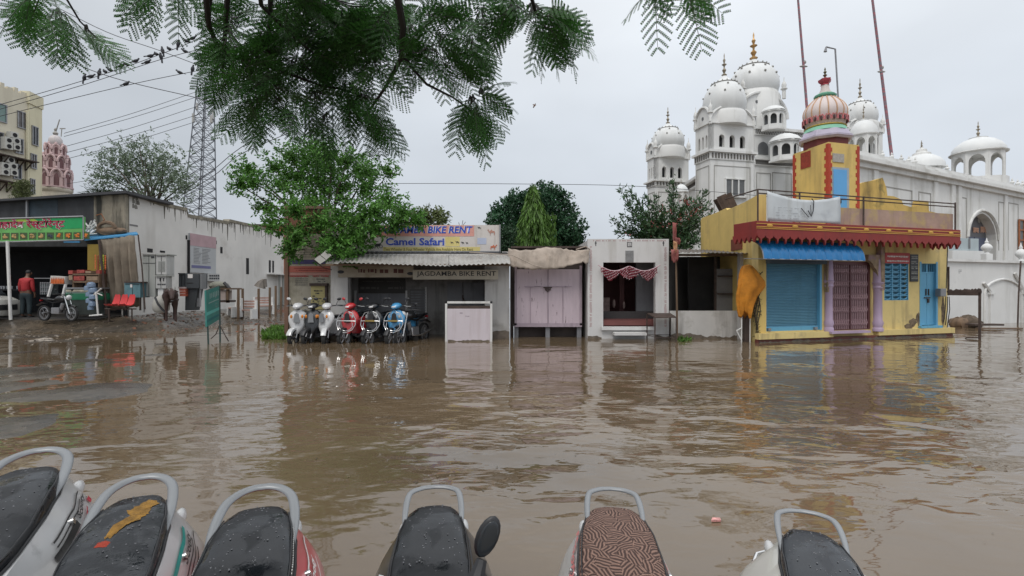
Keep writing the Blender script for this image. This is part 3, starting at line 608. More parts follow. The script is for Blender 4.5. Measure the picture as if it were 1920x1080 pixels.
b = MB(); scribble(b, LW, 543, 618, 466, 484, .006, 4, 3, .95, .16); scribble(b, LW, 553, 577, 521, 536, .006, 4, 6, .95, .25); scribble(b, LW, 593, 610, 521, 530, .006, 2, 9); scribble(b, LW, 543, 549, 521, 532, .006, 2, 5); b.build('small_writing', m_inkd, t, fix=False)
b = MB(); scribble(b, LW, 551, 615, 501, 509, .013, 2, 4, .9, .4); b.build('band_writing', mat('dark_red_ink', (.2, .03, .025), .7), t, fix=False)
b = MB(); scribble(b, LW, 543, 578, 516, 519.5, .006, 1, 4, .95, .7); scribble(b, LW, 584, 616, 516, 519.5, .006, 1, 8, .95, .7); b.build('heading_writing', m_inkr, t, fix=False)
t = thing('yellow_notice_board', 'small yellow notice board under a dark hood behind the black scooter', 'sign', (-5.75, 15.4, 0))
fb(LW, 583, 609, 536, 580, .02, .10, 'board', mat('yellow_board', (.42, .36, .16), .7, var=.1, streak=.2), t)
b = MB(); pbox(b, LW, 580, 613, 531, 536, .02, .18); pbox(b, LW, 609, 613, 536, 640, .02, .10); b.build('hood', m_rust, t)
b = MB(); scribble(b, LW, 586, 606, 543, 572, .101, 6, 21, .55, .5); b.build('writing', m_inkd, t, fix=False)
t = tag(fb(LW, 583, 609, 581, 650, .02, .2, 'board_plinth', m_beige, None), 'low beige plinth under the yellow notice board', 'plinth')
# ---- bike rental shop
k = 15.2 / 960
t = thing('rental_shop', 'low white rental shop with porch and corrugated roof behind the scooters', 'shop', (-2.7, 16, 0))
Y0, YI = 15.2, 16.6
FI = Frame((-6, YI), (2, YI))
fb(FR, 620, 652, 488, 655, -.25, 0, 'pillar', m_wallw, t, label='stained left pillar')
fb(FR, 909, 955, 488, 655, -.25, 0, 'pillar', m_wallw, t, label='stained right pillar')
b = MB(); pbox(b, FR, 620, 955, 476, 489, -.25, 0); b.build('lintel', m_wallw, t)
b = MB(); b.box(-5.38, -5.2, Y0 + .25, YI + .6, -.3, 2.6); b.box(-.3, -.1, Y0 + .25, YI + .6, -.3, 2.6); b.build('side_wall', m_wallw, t)
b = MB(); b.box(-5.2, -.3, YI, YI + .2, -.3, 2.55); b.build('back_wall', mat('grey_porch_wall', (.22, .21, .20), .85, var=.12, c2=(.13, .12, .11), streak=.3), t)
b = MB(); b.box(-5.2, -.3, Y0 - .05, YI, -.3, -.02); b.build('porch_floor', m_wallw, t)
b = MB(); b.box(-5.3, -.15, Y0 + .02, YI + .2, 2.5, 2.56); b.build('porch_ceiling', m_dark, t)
# inner wall: dark banner, door, shutters
fb(FI, 672, 760, 522, 550, 0, .03, 'inner_banner', mat('dark_banner', (.05, .045, .04), .7), t)
b = MB(); scribble(b, FI, 676, 756, 534, 546, .031, 1, 11, .95, .35); scribble(b, FI, 680, 750, 525, 530, .031, 1, 12, .9, .35); b.build('banner_writing', mat('faded_ink', (.12, .11, .10), .7), t, fix=False)
fb(FI, 668, 760, 551, 640, 0, .05, 'rolling_shutter', m_greyd, t)
b = MB(); pbox(b, FI, 664, 668, 545, 640, 0, .07); pbox(b, FI, 760, 764, 545, 640, 0, .07); pbox(b, FI, 797, 800, 538, 598, 0, .05); b.build('door_frame', m_wallw, t)
w_ = fb(FI, 768, 800, 542, 590, 0, .04, 'window', mat('slatted_window', (.12, .115, .11), .7), t)
b = MB()
for i in range(9): pbox(b, FI, 770, 798, 546 + i * 5, 548.5 + i * 5, .04, .06)
b.build('window_slats', m_greyd, w_)
for x0, x1 in ((839, 867), (869, 907)): fb(FI, x0, x1, 530, 640, 0, .05, 'door', m_greyd, t)
b = MB(); b.M = FI.M; u, z = FI.uz(868, 560); b.box(u - .02, u + .02, .05, .09, z, z + .12); b.cyl((u, .07, z + .02), (u + .05, .09, z - .1), .03, 8); b.build('door_handle', m_rust, t)
fb(FR, 634, 775, 499, 520, .02, .04, 'fascia_banner', mat('faded_cream_banner', (.36, .31, .24), .7, var=.12, c2=(.25, .2, .14)), t)
m_bink = mat('brown_ink', (.09, .03, .025), .7)
for i_, (x0_, x1_) in enumerate(((672, 686), (690, 706), (712, 728), (738, 758))): b = MB(); scribble(b, FR, x0_, x1_, 503, 513, .041, 1, 31 + i_, .95, .7); b.build('fascia_writing', m_bink, t, fix=False)
b = MB()
for (cx, cy) in ((640, 510), (770, 513)):
    u, z = FR.uz(cx, cy)
    b.M = FR.M; b.ell((u, .045, z), (.10, .004, .05), 12, 5)
b.build('fascia_picture', m_inkd, t)
SB = Frame((FR.pt(FR.uz(773, 515, .1)[0], .1, 0).x, 15.12), (-.35, 15.0))
fb(SB, 774, 934, 506, 524, .0, .02, 'name_banner', mat('yellowed_white_banner', (.46, .42, .34), .6, streak=.25, sc_=(.2, .17, .12)), t)
ftext(SB, 'JAGDAMBA BIKE RENT', 781, 930, 508.5, 520, .022, m_inkd, t, name='name_lettering', bold=.012)
# corrugated roof: tilted sheets with a loose corner
b = MB(); lo, hi = 14.15, 15.45
zl, zh = 1.5 + 43 * lo / 960, 1.5 + 67 * hi / 960
corr(b, (P(636, 492, lo)), (P(845, 499, lo)), (P(845, 474, hi)), (P(640, 472, hi)), 96)
corr(b, (P(842, 497.5, lo - .02)), (P(957, 494, lo - .02)), (P(955, 476, hi)), (P(842, 473, hi)), 52)
corr(b, (P(606, 499, lo + .3)), (P(640, 493, lo)), (P(648, 472, hi)), (P(630, 473, hi)), 14)
o = b.build('corrugated_roof', m_tin, t, fix=False)
b = MB(); b.box(-5.3, -.1, 14.3, 14.36, zl - .03 + .02, zl + .04); b.box(-5.3, -.1, 15.4, 15.46, zh - .08, zh - .03); b.build('roof_batten', m_wood, t)
t = thing('loose_white_panel', 'two loose pale panels tilted off the left roof corner', 'panel', tuple(P(612, 490, 14.3)))
m_pale = mat('pale_grey_panel', (.42, .41, .38), .7, var=.1)
for (c0, c1, c2_, c3) in (((589, 486), (600, 495), (611, 488), (599, 479)), ((601, 478), (612, 487), (621, 479), (610, 470))):
    b = MB(); vs = [P(x, y, 14.25) for x, y in (c0, c1, c2_, c3)]; b.add(vs + [v + Vector((0, .03, .01)) for v in vs], [(0, 1, 2, 3), (7, 6, 5, 4), (0, 4, 5, 1), (1, 5, 6, 2), (2, 6, 7, 3), (3, 7, 4, 0)]); b.build('panel', m_pale, t)
b = MB(); b.tube([P(588, 487, 14.28), P(606, 502, 14.4), P(622, 506, 14.6)], .012, 6); b.build('edge_bar', m_rust, t)
# billboard on the roof
BB = Frame((-5.5, 15.6), (-.2, 15.6))
t = thing('roof_billboard', 'printed billboard for bike rent and camel safari on the tin roof', 'billboard', (-2.8, 15.6, 2.6))
fb(BB, 625, 937, 422, 472, -.05, 0, 'panel', m_board, t)
b = MB(); pbox(b, BB, 625, 937, 470.5, 473, -.03, .03); pbox(b, BB, 936, 938.5, 421, 473, -.03, .03); pbox(b, BB, 623.5, 626, 440, 473, -.03, .03); b.build('frame', m_steel, t)
b = MB()
for x in (660, 760, 860): pbox(b, BB, x, x + 3, 424, 478, -.12, -.06)
b.build('support_post', m_rust, t)
b = MB(); pbox(b, BB, 700, 889, 422.5, 443, 0, .006); b.build('pink_band', m_pinkb, t)
b = MB(); pbox(b, BB, 718, 900, 463, 471, 0, .006); b.build('yellow_band', m_yelb, t); b = MB(); pbox(b, BB, 835, 862, 444, 462, 0, .005); b.build('yellow_patch', m_yelb, t)
b = MB(); pbox(b, BB, 895, 912, 446, 458, 0, .005); b.build('blue_patch', m_blub, t)
ftext(BB, 'NEW', 673, 697, 425, 436, .008, m_inkb, t, name='title_lettering', bold=.012)
ftext(BB, 'JAGDAMBA BIKE RENT', 706, 886, 424, 441.5, .012, m_inkb, t, name='title_lettering', bold=.03, shear=.15)
ftext(BB, 'JAGDAMBA BIKE RENT', 705, 885, 423.4, 440.9, .008, m_inkw, t, name='title_shadow', bold=.045, shear=.15)
ftext(BB, 'Camel Safari', 723, 833, 446, 460, .012, m_inkb, t, name='subtitle_lettering', bold=.03)
ftext(BB, 'Camel Safari', 722.4, 832.4, 445.4, 459.6, .008, m_inkw, t, name='subtitle_shadow', bold=.05)
ftext(BB, 'Two Wheeler & Four Wheeler Vehicle Are Available Here On Rent', 720, 887, 464.5, 470.3, .009, m_inko, t, name='small_lettering', bold=.01)
def caravan(mb, fr, cx, cy, w, d, flip=1):
    """side view of a walking camel as a flat printed silhouette"""
    u, z = fr.uz(cx, cy, d); ku = w / 10
    pts = [(-5, 1.5), (-4.6, 2.6), (-3.6, 2.6), (-3.2, .6), (-2.2, 1.0), (-.8, 2.6), (.4, 1.0), (2.2, 1.0), (2.8, -.2), (2.4, -3.5), (2.0, -3.5), (1.7, -.8), (-1.6, -.8), (-1.9, -3.5), (-2.3, -3.5), (-2.5, -.4), (-3.6, -.4), (-4.1, 1.4)]
    old = mb.M; mb.M = fr.M; mb.prism([(u + flip * x * ku, z + y * ku) for x, y in pts], d, d + .004, 'y'); mb.M = old
b = MB()
for cx, cy, w_ in ((848, 455, .12), (858, 454, .14), (868, 455, .12), (876, 455.5, .1)): caravan(b, BB, cx, cy, w_, .006)
caravan(b, BB, 899, 427, .12, .006); b.build('camel_silhouette', m_inkd, t)
b = MB(); caravan(b, BB, 923, 435, .30, .006); b.build('camel_picture', mat('faded_camel_print', (.42, .22, .17), .6), t)
b = MB(); caravan(b, BB, 924, 463, .26, .007, -1); b.build('camel_picture', mat('orange_camel_print', (.5, .13, .06), .6), t)
def bikepic(mb, fr, cx, cy, s, d):
    u, z = fr.uz(cx, cy, d); old = mb.M; mb.M = fr.M
    for du in (-1, 1):
        n = 14; rg = [[(u + du * s + q * math.cos(a), d + e, z + q * math.sin(a)) for a in [2 * math.pi * i / n for i in range(n)]] for q, e in ((s * .55, 0), (s * .55, .004), (s * .4, .004), (s * .4, 0))]
        mb.loft(rg, cap=False)
    mb.prism([(u - s, z), (u - s * .5, z + s * .8), (u + s * .6, z + s * .9), (u + s * 1.1, z + s * 1.3), (u + s * .8, z + .1 * s), (u, z - .1 * s)], d, d + .005, 'y'); mb.M = old
b = MB(); bikepic(b, BB, 708, 462, .10, .006); b.build('bike_picture', m_inkd, t); b = MB(); bikepic(b, BB, 640, 464, .13, .006); b.build('bike_picture', m_inkd, t)
# white counter in front
CF = Frame((-2.2, 14.35), (-.4, 14.35))
t = thing('counter_stall', 'pale lilac sheet metal counter with open top frame standing in the water', 'counter', (-1.2, 14.5, 0))
fb(CF, 836, 922, 579, 655, -.45, 0, 'cabinet', m_lilac2, t, bevel=.01)
b = MB()
for x0, x1, y0, y1 in ((834.5, 838.5, 565, 655), (919, 923, 565, 655), (834.5, 923, 565, 569)): pbox(b, CF, x0, x1, y0, y1, -.03, .012)
for x0, x1, y0, y1 in ((834.5, 838.5, 565, 580), (919, 923, 565, 580), (834.5, 923, 565, 569)): pbox(b, CF, x0, x1, y0, y1, -.46, -.43)
b.build('frame', m_white, t)
b = MB(); pbox(b, CF, 838, 919, 574, 580, -.44, -.02); b.build('tray', m_rust, t)
b = MB(); scribble(b, CF, 862, 880, 584, 602, .0, 3, 77, .35, .4); b.build('scratched_mark', mat('worn_mark', (.38, .32, .36), .7), t, fix=False)
# dark motorcycle leaning at the right end of the row
def wheelx(mb, c, r, wd, ax='x', n=24):
    rings = [[(c[0] + z, c[1] + q * math.cos(a), c[2] + q * math.sin(a)) for a in [2 * math.pi * i / n for i in range(n)]] for q, z in ((r - .05, -wd / 2), (r, -wd / 3), (r, wd / 3), (r - .05, wd / 2), (r - .05, -wd / 2))]
    mb.loft(rings, cap=False)
def motorcycle(label, loc, yaw, body, group=None, s=1.0):
    t = thing('motorcycle', label, 'motorcycle', loc, yaw, group); Mw = Mat(loc, yaw, s=s)
    def B(): b = MB(); b.M = Mw; return b
    for nm, y in (('front_wheel', -.68), ('rear_wheel', .62)):
        b = B(); wheelx(b, (0, y, .3), .30, .09); o = b.build(nm, m_rub, t, smooth=True)
        b = B(); wheelx(b, (0, y, .3), .245, .05); b.cyl((-.05, y, .3), (.05, y, .3), .05)
        for i in range(6): a = i * math.pi / 3; b.tube([(0, y, .3), (0, y + .24 * math.cos(a), .3 + .24 * math.sin(a))], .009, 5)
        b.build('rim', m_steel, o, smooth=True)
    b = B(); b.tube([(0, .55, .78), (0, .2, .70), (0, -.3, .78), (0, -.48, .86)], .03, 8); b.tube([(0, -.45, .82), (0, -.2, .32), (0, .25, .30), (0, .2, .7)], .022, 8); b.tube([(-.05, .62, .3), (-.05, .2, .35)], .02, 6); b.build('frame', m_blk, t, smooth=True)
    b = B(); b.loft([[(hw * math.cos(a), y, z + h * math.sin(a)) for a in [2 * math.pi * i / 14 for i in range(14)]] for y, hw, z, h in ((-.42, .05, .86, .05), (-.34, .13, .87, .10), (-.15, .15, .88, .11), (.02, .10, .84, .08), (.08, .05, .81, .04))]); b.build('fuel_tank', body, t, smooth=True)
    b = B(); b.loft([[(hw * math.cos(a), y, z + h * math.sin(a)) for a in [2 * math.pi * i / 14 for i in range(14)]] for y, hw, z, h in ((.02, .06, .81, .04), (.12, .12, .81, .05), (.4, .13, .83, .05), (.66, .10, .86, .045), (.78, .05, .87, .03))]); b.build('seat', m_seat, t, smooth=True)
    b = B(); b.box(-.12, .12, -.22, .15, .28, .52); b.cyl((0, -.2, .45), (0, -.3, .68), .08); b.build('engine', m_steel, t, bevel=.02)
    b = B(); b.tube([(.1, -.25, .5), (.13, -.25, .3), (.14, .2, .27), (.15, .75, .38)], [.02, .022, .03, .045], 10); b.build('exhaust_pipe', m_chrome, t, smooth=True)
    b = B(); b.tube([(-.08, -.44, .95), (-.08, -.68, .3)], .022, 8); b.tube([(.08, -.44, .95), (.08, -.68, .3)], .022, 8); b.build('fork', m_chrome, t, smooth=True)
    b = B(); b.tube([(-.36, -.26, 1.02), (-.2, -.38, 1.04), (0, -.42, 1.0), (.2, -.38, 1.04), (.36, -.26, 1.02)], .014, 7); hb = b.build('handlebar', m_blk, t, smooth=True)
    for sd in (-1, 1):
        b = B(); b.tube([(sd * .25, -.34, 1.04), (sd * .27, -.33, 1.15)], .007, 5); b.ell((sd * .28, -.33, 1.19), (.06, .015, .04)); b.build('mirror', m_blk, t, smooth=True)
    b = B(); b.ell((0, -.55, .90), (.10, .08, .10)); b.build('headlight', m_lens, t, smooth=True)
    b = B(); b.tube([(0, -.9, .56), (0, -.75, .63), (0, -.6, .63), (0, -.45, .55)], .06, 8, .35); b.tube([(0, .45, .66), (0, .7, .7), (0, .95, .6)], .07, 8, .35); b.build('mudguard', body, t, smooth=True)
    b = B(); b.box(-.05, .05, .76, .80, .76, .82); b.build('tail_lamp', m_rlens, t, bevel=.01)
    return t
p = P(772, 640, 14.5); motorcycle('dark motorcycle in shadow at the right end of the scooter row', (p.x, p.y + .2, -.12), R(-20), pt_black, s=.98)
# ---- lilac metal kiosk with draped tarpaulin
t = thing('lilac_kiosk', 'flaking lilac metal kiosk on low legs between rental shop and white shrine', 'kiosk', (1.05, 15.8, 0))
KF = Frame((-.1, 15.5), (2.4, 15.5))
def kx(px): return (px - 960) * 15.5 / 960
def kz(py, Y=15.5): return 1.5 - (py - 540) * Y / 960
for x0, x1 in ((968, 1027.3), (1027.9, 1088)): fb(KF, x0, x1, 505, 606, -.06, -.01, 'door', m_lilac, t, bevel=.008)
b = MB()
for x0, x1, y0, y1 in ((965, 969, 498, 610), (1087, 1091, 498, 610), (965, 1091, 606, 613), (985, 1000, 538, 539), (983, 1072, 536.5, 538), (994, 995, 538, 606), (1055, 1056, 538, 606), (1026.6, 1028.6, 500, 606)): pbox(b, KF, x0, x1, y0, y1, -.05, .012)
b.build('frame', mat('lilac_frame', (.36, .29, .33), .7, streak=.4), t)
b = MB(); b.box(kx(956.5), kx(963) - .002, 15.7, 17.0, -.3, kz(470)); b.box(kx(963), kx(1093), 15.58, 17.2, kz(612), kz(466)); b.box(kx(966), kx(1090), 15.85, 17.1, -.3, kz(612) - .005); b.build('cabin_and_gap_fill', mat('dark_kiosk_side_and_fill', (.07, .055, .05), .85, var=.3), t)  # cabin plus added dark fill in the shop-side gap and between the legs
b = MB(); b.box(kx(958), kx(1098), 15.3, 17.4, kz(466), kz(462.5)); b.build('roof_slab', m_rust, t)
for x in (968, 1027, 1086): fb(KF, x - 4, x + 4, 612, 655, -.3, -.05, 'leg', m_greyd, t)
b = MB(); b.M = KF.M; u, z = KF.uz(1027, 540); b.box(u - .13, u + .13, .0, .03, z, z + .03)
for i in range(5): b.cyl((u - .08 + .04 * i, .02, z), (u - .07 + .035 * i, .03, z - .08 - .02 * (2 - abs(i - 2))), .012, 6)
b.build('latch', m_rust, t)
# tarpaulin, a draped sheet hung from the roof edge
def drape(name, label, cat, cols, mt, rowsN=8, parent=None, group=None, thick=.012, wob=.02, seed=1):
    """cols: list of (top point, bottom point, belly towards viewer)"""
    q = random.Random(seed); n = len(cols); b = MB(); vs = []
    for i, (a, c, bl) in enumerate(cols):
        a, c = Vector(a), Vector(c)
        for r in range(rowsN + 1):
            k_ = r / rowsN; p = a.lerp(c, k_); p = p + Vector((0, -bl * math.sin(k_ * math.pi) - q.uniform(0, wob), q.uniform(-wob, wob) * .5)); vs.append(p)
    b.add(vs, [(i * (rowsN + 1) + r, (i + 1) * (rowsN + 1) + r, (i + 1) * (rowsN + 1) + r + 1, i * (rowsN + 1) + r + 1) for i in range(n - 1) for r in range(rowsN)])
    o = b.build(name, mt, parent, smooth=True, fix=False)
    md = o.modifiers.new('thick', 'SOLIDIFY'); md.thickness = thick
    if label: tag(o, label, cat, group)
    return o
cols = []
q = random.Random(4)
for i in range(29):
    px = 953 + 152 * i / 28; k_ = i / 28
    bot = 499 + 9 * math.sin(k_ * 3.0) - 12 * k_ ** 2 + q.uniform(-1.2, 1.2) + (4 if i > 26 else 0)
    cols.append((P(px, 467 + 3 * math.sin(k_ * 9) + q.uniform(-1, 1), 15.2), P(px + q.uniform(-2, 2), bot, 15.0), .0 + .05 * math.sin(i * 1.9) * (i % 3 - 1) + q.uniform(0, .02)))
drape('tarpaulin', 'dirty beige tarpaulin draped over the top of the lilac kiosk', 'tarpaulin', cols, m_canvas, 9, wob=.03)
b = MB(); b.tube([P(880, 473, 15.0), P(960, 478, 14.9), P(1000, 497, 14.8), P(1020, 502, 14.8)], .016, 6); b.tube([P(1080, 468, 14.9), P(1098, 462, 14.95), P(1106, 468, 15.0)], .02, 6)
tag(b.build('tie_rope', m_canvas, smooth=True), 'twisted cloth rope tying the beige tarpaulin to the shop roof', 'rope')
# ---- white shrine kiosk
t = thing('roadside_shrine', 'small white roadside shrine with red speckled edging and a garland in its doorway', 'shrine', (3.45, 15.8, 0))
b = MB(); b.M = FM
def ux(px, off=0.0): return FR.uz(px, 540, off)[0]
def zz(py, Y=15.2): return 1.5 - (py - 540) * Y / 960
a0, a1, aZ0, aZ1 = ux(1131), ux(1229), zz(619), zz(492)
b.box(ux(1102), a0, -.2, 0, -.3, zz(448)); b.box(a1, ux(1254), -.2, 0, -.3, zz(448)); b.box(a0, a1, -.2, 0, aZ1, zz(448)); b.box(a0, a1, -.2, 0, -.3, aZ0)
b.build('front_wall', m_wallc, t)
b = MB(); b.M = FM; b.box(ux(1102), ux(1102) + .15, -2.4, -.2, -.3, zz(450)); b.box(ux(1254) - .15, ux(1254), -2.4, -.2, -.3, zz(450)); b.box(ux(1102), ux(1254), -2.55, -2.4, -.3, zz(450)); b.box(ux(1102) + .16, ux(1254) - .16, -2.39, -.21, zz(452) - .05, zz(450)); b.build('side_wall', m_wallw, t)
b = MB(); b.M = FM; b.box(a0 - .1, a1 + .1, -2.38, -.21, -.3, zz(600)); b.build('inner_floor', mat('maroon_floor', (.14, .05, .045), .5), t)
b = MB(); b.M = FM; b.box(ux(1115), ux(1248), -2.39, -2.3, zz(600), zz(450)); b.box(a0 + .8, a0 + .95, -1.6, -1.5, zz(600), aZ1); b.build('inner_wall', mat('maroon_inner_wall', (.09, .035, .035), .8, var=.2), t)
b = MB(); pbox(b, FR, 1131, 1222, 601, 610, -.6, -.08); b.build('maroon_riser', mat('maroon_paint', (.15, .05, .045), .5), t)
b = MB(); pbox(b, FR, 1128, 1228, 613, 619, -.12, .10); pbox(b, FR, 1152, 1213, 624, 629, -.1, .35); b.build('step', m_wallc, t)
fb(FR, 1131, 1228, 584, 600, -.9, -.7, 'inner_ledge', mat('dark_ledge', (.05, .045, .045), .7), t)
cf = fb(FR, 1193, 1229, 492, 600, -1.1, -.95, 'inner_panel', m_greyd, t)
b = MB(); b.M = FM; b.box(a0 + .25, a0 + .5, -1.9, -1.6, zz(600), zz(560)); b.ell((a0 + .62, -1.5, zz(572)), (.05, .05, .14)); b.ell((a0 + .9, -1.3, zz(575)), (.04, .04, .12)); b.build('idol_and_box', mat('pale_shrine_items', (.28, .2, .18), .7, var=.4, vs=6), t)
b = MB(); pbox(b, FR, 1173, 1188, 470, 491, 0, .02); b.build('name_plate', mat('grey_plate', (.2, .2, .2), .6, var=.2, vs=12), t)
b = MB(); pbox(b, FR, 1176, 1185, 454, 463, 0, .008); b.build('emblem_plate', m_inkd, t)
b = MB(); pbox(b, FR, 1177.2, 1183.8, 455.3, 461.7, 0, .012); b.build('emblem_ground', m_wallc, t)
b = MB(); scribble(b, FR, 1178.4, 1182.8, 456, 461.4, .012, 3, 2, 1, .3)
for x in (1117, 1244): pbox(b, FR, x - .6, x + .8, 452, 461, 0, .006); pbox(b, FR, x - 2, x + 2, 455, 456.2, 0, .007)
b.build('emblem_mark', m_inkd, t)
b = MB(); q = random.Random(5)                       # red speckled edging
for i in range(80):
    for x in (1108, 1248):
        y = 462 + i * 2.05
        if y < 612 and q.random() < .8: pbox(b, FR, x - 2.2 + q.uniform(-.6, .6), x + 1.6 + q.uniform(-.6, .6), y, y + .9, 0, .003)
for i in range(60):
    x = 1108 + i * 2.35
    if q.random() < .6: pbox(b, FR, x, x + 1.1, 450, 452.5, 0, .003)
b.build('speckled_edging', mat('faded_red_speckle', (.36, .2, .2), .8), t, fix=False)
# garland
t = thing('door_garland', 'red and white tasselled garland hung across the shrine doorway', 'garland', tuple(P(1180, 500, 15.0)))
b = MB(); r_ = MB(); q = random.Random(8)
def gz(px): # rope height
    k_ = (px - 1124) / 112
    return 500 + 7 * abs(math.sin(k_ * 2 * math.pi)) * (1 if k_ < 1 else 0) - 1 * math.cos(k_ * 4 * math.pi)
rope = [P(1122, 497, 15.08)] + [P(1126 + 4 * i, gz(1126 + 4 * i), 15.06) for i in range(27)] + [P(1238, 497, 15.08)]
b.tube(rope, .016, 6)
for i in range(78):
    px = 1127 + 1.36 * i; kk = abs(((px - 1124) % 37.5) - 18.7) / 18.7; ln = (20 if 37 < px - 1124 < 75 else 15) * (1 - kk) ** .8 + 6 + q.uniform(-1.5, 1.5)
    for s_ in range(int(ln / 1.7)):
        tgt = r_ if (s_ + i // 2) % 3 else b
        p = P(px + q.uniform(-.6, .6), gz(px) + 1.7 * s_ + 1, 15.05 - q.uniform(0, .04)); tgt.ell(p, (.013, .013, .016), 5, 3)
b.build('rope_and_white_tassels', mat('white_pink_tassel', (.5, .36, .38), .9), t, smooth=True); r_.build('red_tassels', mat('crimson_tassel', (.20, .015, .03), .8), t, smooth=True)
# table in the water
t = thing('metal_table', 'thin black metal table standing in the water by the shrine step', 'table', tuple(P(1240, 632, 14.5)))
b = MB(); Yt = 14.6; vs = [P(1213, 587, 15.1), P(1257, 587, 15.1), P(1268, 594, 14.3), P(1228, 594.5, 14.3)]; b.add(vs + [v - Vector((0, 0, .03)) for v in vs], [(0, 1, 2, 3), (7, 6, 5, 4), (0, 4, 5, 1), (1, 5, 6, 2), (2, 6, 7, 3), (3, 7, 4, 0)]); b.build('table_top', m_rust, t)
for a_ in vs: b = MB(); b.box(a_.x - .015, a_.x + .015, a_.y - .015, a_.y + .015, -.25, a_.z - .03); b.build('leg', m_rust, t)
b = MB(); z = .12; lo_ = [Vector((v.x, v.y, z)) for v in vs]
for i in range(4): b.tube([lo_[i], lo_[(i + 1) % 4]], .01, 5)
b.build('stretcher', m_rust, t)
# ---- dark open shed
t = thing('dark_open_shed', 'dark open shed with thin tin roof and low white wall beside the shrine', 'shed', (5.9, 16, 0))
b = MB(); pbox(b, FR, 1256, 1392, 583, 655, -.15, 0); b.build('low_wall', m_wallw, t)
b = MB(); b.M = FM; b.box(ux(1256) , ux(1412), -2.6, -2.5, -.3, zz(472)); b.box(ux(1258), ux(1258) + .08, -2.5, -.2, -.3, zz(474)); b.box(ux(1412) - .1, ux(1412), -2.5, -.2, -.3, zz(474)); b.build('inner_wall', mat('dark_shed_wall', (.03, .028, .027), .9, var=.3), t)  # near-black colour on all inner faces of the shed
b = MB(); b.M = FM; b.box(ux(1322), ux(1410), -1.5, -1.4, -.3, zz(476)); b.build('inner_partition', mat('dark_shade_screen', (.045, .042, .04), .9, var=.3), t)  # added dark screen before the yellow side wall, shade put into its colour
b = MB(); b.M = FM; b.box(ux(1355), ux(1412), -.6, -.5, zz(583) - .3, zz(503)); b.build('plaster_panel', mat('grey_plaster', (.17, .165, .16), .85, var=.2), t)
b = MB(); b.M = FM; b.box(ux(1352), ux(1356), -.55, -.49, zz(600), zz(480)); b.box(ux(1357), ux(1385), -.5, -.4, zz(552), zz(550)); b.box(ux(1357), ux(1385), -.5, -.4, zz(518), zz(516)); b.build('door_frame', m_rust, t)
b = MB(); corr(b, P(1254, 473, 14.7), P(1415, 475, 14.7), P(1400, 469, 17.6), P(1262, 467.5, 17.6), 80, .014); b.build('tin_roof', m_tind, t, fix=False)
b = MB(); b.M = FM; b.box(ux(1256), ux(1412), -.06, 0, zz(480), zz(476)); b.build('eave_beam', m_wood, t)
t = thing('shed_pillar', 'stained white pillar at the right end of the dark shed', 'pillar', (6.85, 15.1, 0))
fb(Frame((6.0, 15.0), (7.2, 15.0)), 1388, 1416, 474, 655, -.2, 0, 'pillar', m_wallw, t)
# flag pole with faded cloths
t = thing('flag_pole', 'thin pole wound with faded red flags beside the shrine', 'flagpole', tuple(P(1269, 640, 14.9)))
b = MB(); b.tube([P(1270, 660, 14.8), P(1269, 560, 14.8), P(1266, 420, 14.8)], [.03, .03, .022], 8); b.build('pole', m_wood, t, smooth=True)
m_flag = mat('faded_red_cloth', (.30, .10, .09), .9, var=.3, vs=5); m_flag2 = mat('faded_orange_cloth', (.5, .28, .15), .9, var=.3, vs=5)
def rag(px, py, w_, h_, Y, mt, parent, seed):
    q = random.Random(seed); cols = []
    for i in range(6): x = px + w_ * i / 5; cols.append((P(x, py + q.uniform(-1, 1), Y), P(x + q.uniform(-2, 2), py + h_ + q.uniform(-3, 3), Y + .02), q.uniform(-.05, .08)))
    return drape('flag', None, None, cols, mt, 6, parent, wob=.03, seed=seed, thick=.006)
rag(1261, 418, 7, 42, 14.75, m_flag, t, 1); rag(1262, 452, 9, 22, 14.7, m_flag2, t, 2); rag(1258, 468, 14, 22, 14.7, m_flag, t, 3); rag(1266, 446, 8, 12, 14.7, m_flag, t, 4)
# orange cloth over a white frame stand
t = thing('white_stand', 'narrow white metal stand in the water under the orange cloth', 'stand', tuple(P(1400, 640, 14.2)))
b = MB()
for x0, x1 in ((1390, 1393), (1406, 1409)): b.tube([P(x0, 660, 14.1), P(x0 + 1, 520, 14.1)], .018, 6)
b.tube([P(1381, 620, 13.9), P(1391, 640, 13.9)], .014, 6); b.tube([P(1381, 620, 13.9), P(1390, 615, 14.1)], .014, 6); b.tube([P(1391, 540, 14.1), P(1407, 540, 14.1)], .014, 6); b.build('frame', m_white, t, smooth=True)
b = MB(); b.box(P(1395, 0, 14.3).x, P(1405, 0, 14.3).x, 14.25, 14.4, -.25, P(0, 560, 14.3).z); b.build('back_plate', m_rust, t)
m_orange = mat('orange_cloth', (.60, .23, .02), .8, var=.25, vs=5, bump=.8, bs=9, trans=.15)
b = MB(); rings = []; q = random.Random(3)
for (py, hw, dx) in ((496, 3, 0), (499, 10, -1), (506, 15, 0), (516, 20, 2), (527, 25, 4), (536, 26, 4), (545, 24, 1), (556, 20, -3), (568, 17, -5), (578, 15, -5), (588, 13, -5), (590, 10, -5)):
    c = P(1402 + dx, py, 14.1); kk = 14.1 / 960; n = 56
    rings.append([(c.x + hw * kk * (1 + .10 * math.sin(3 * a + py * .04) - .16 * abs(math.sin(6 * a + py * .02)) ** .6 + .05 * math.sin(17 * a)) * math.cos(a), c.y + hw * kk * .7 * (1 + .12 * math.sin(5 * a + py * .03)) * math.sin(a), c.z + (.09 * math.sin(3 * a + 1) + .03 * math.sin(8 * a) if py > 570 else 0)) for a in [2 * math.pi * i / n for i in range(n)]])
b.loft(rings); tag(b.build('orange_cloth', m_orange, smooth=True), 'bright orange cloth bundled over the white stand left of the blue shutter', 'cloth')

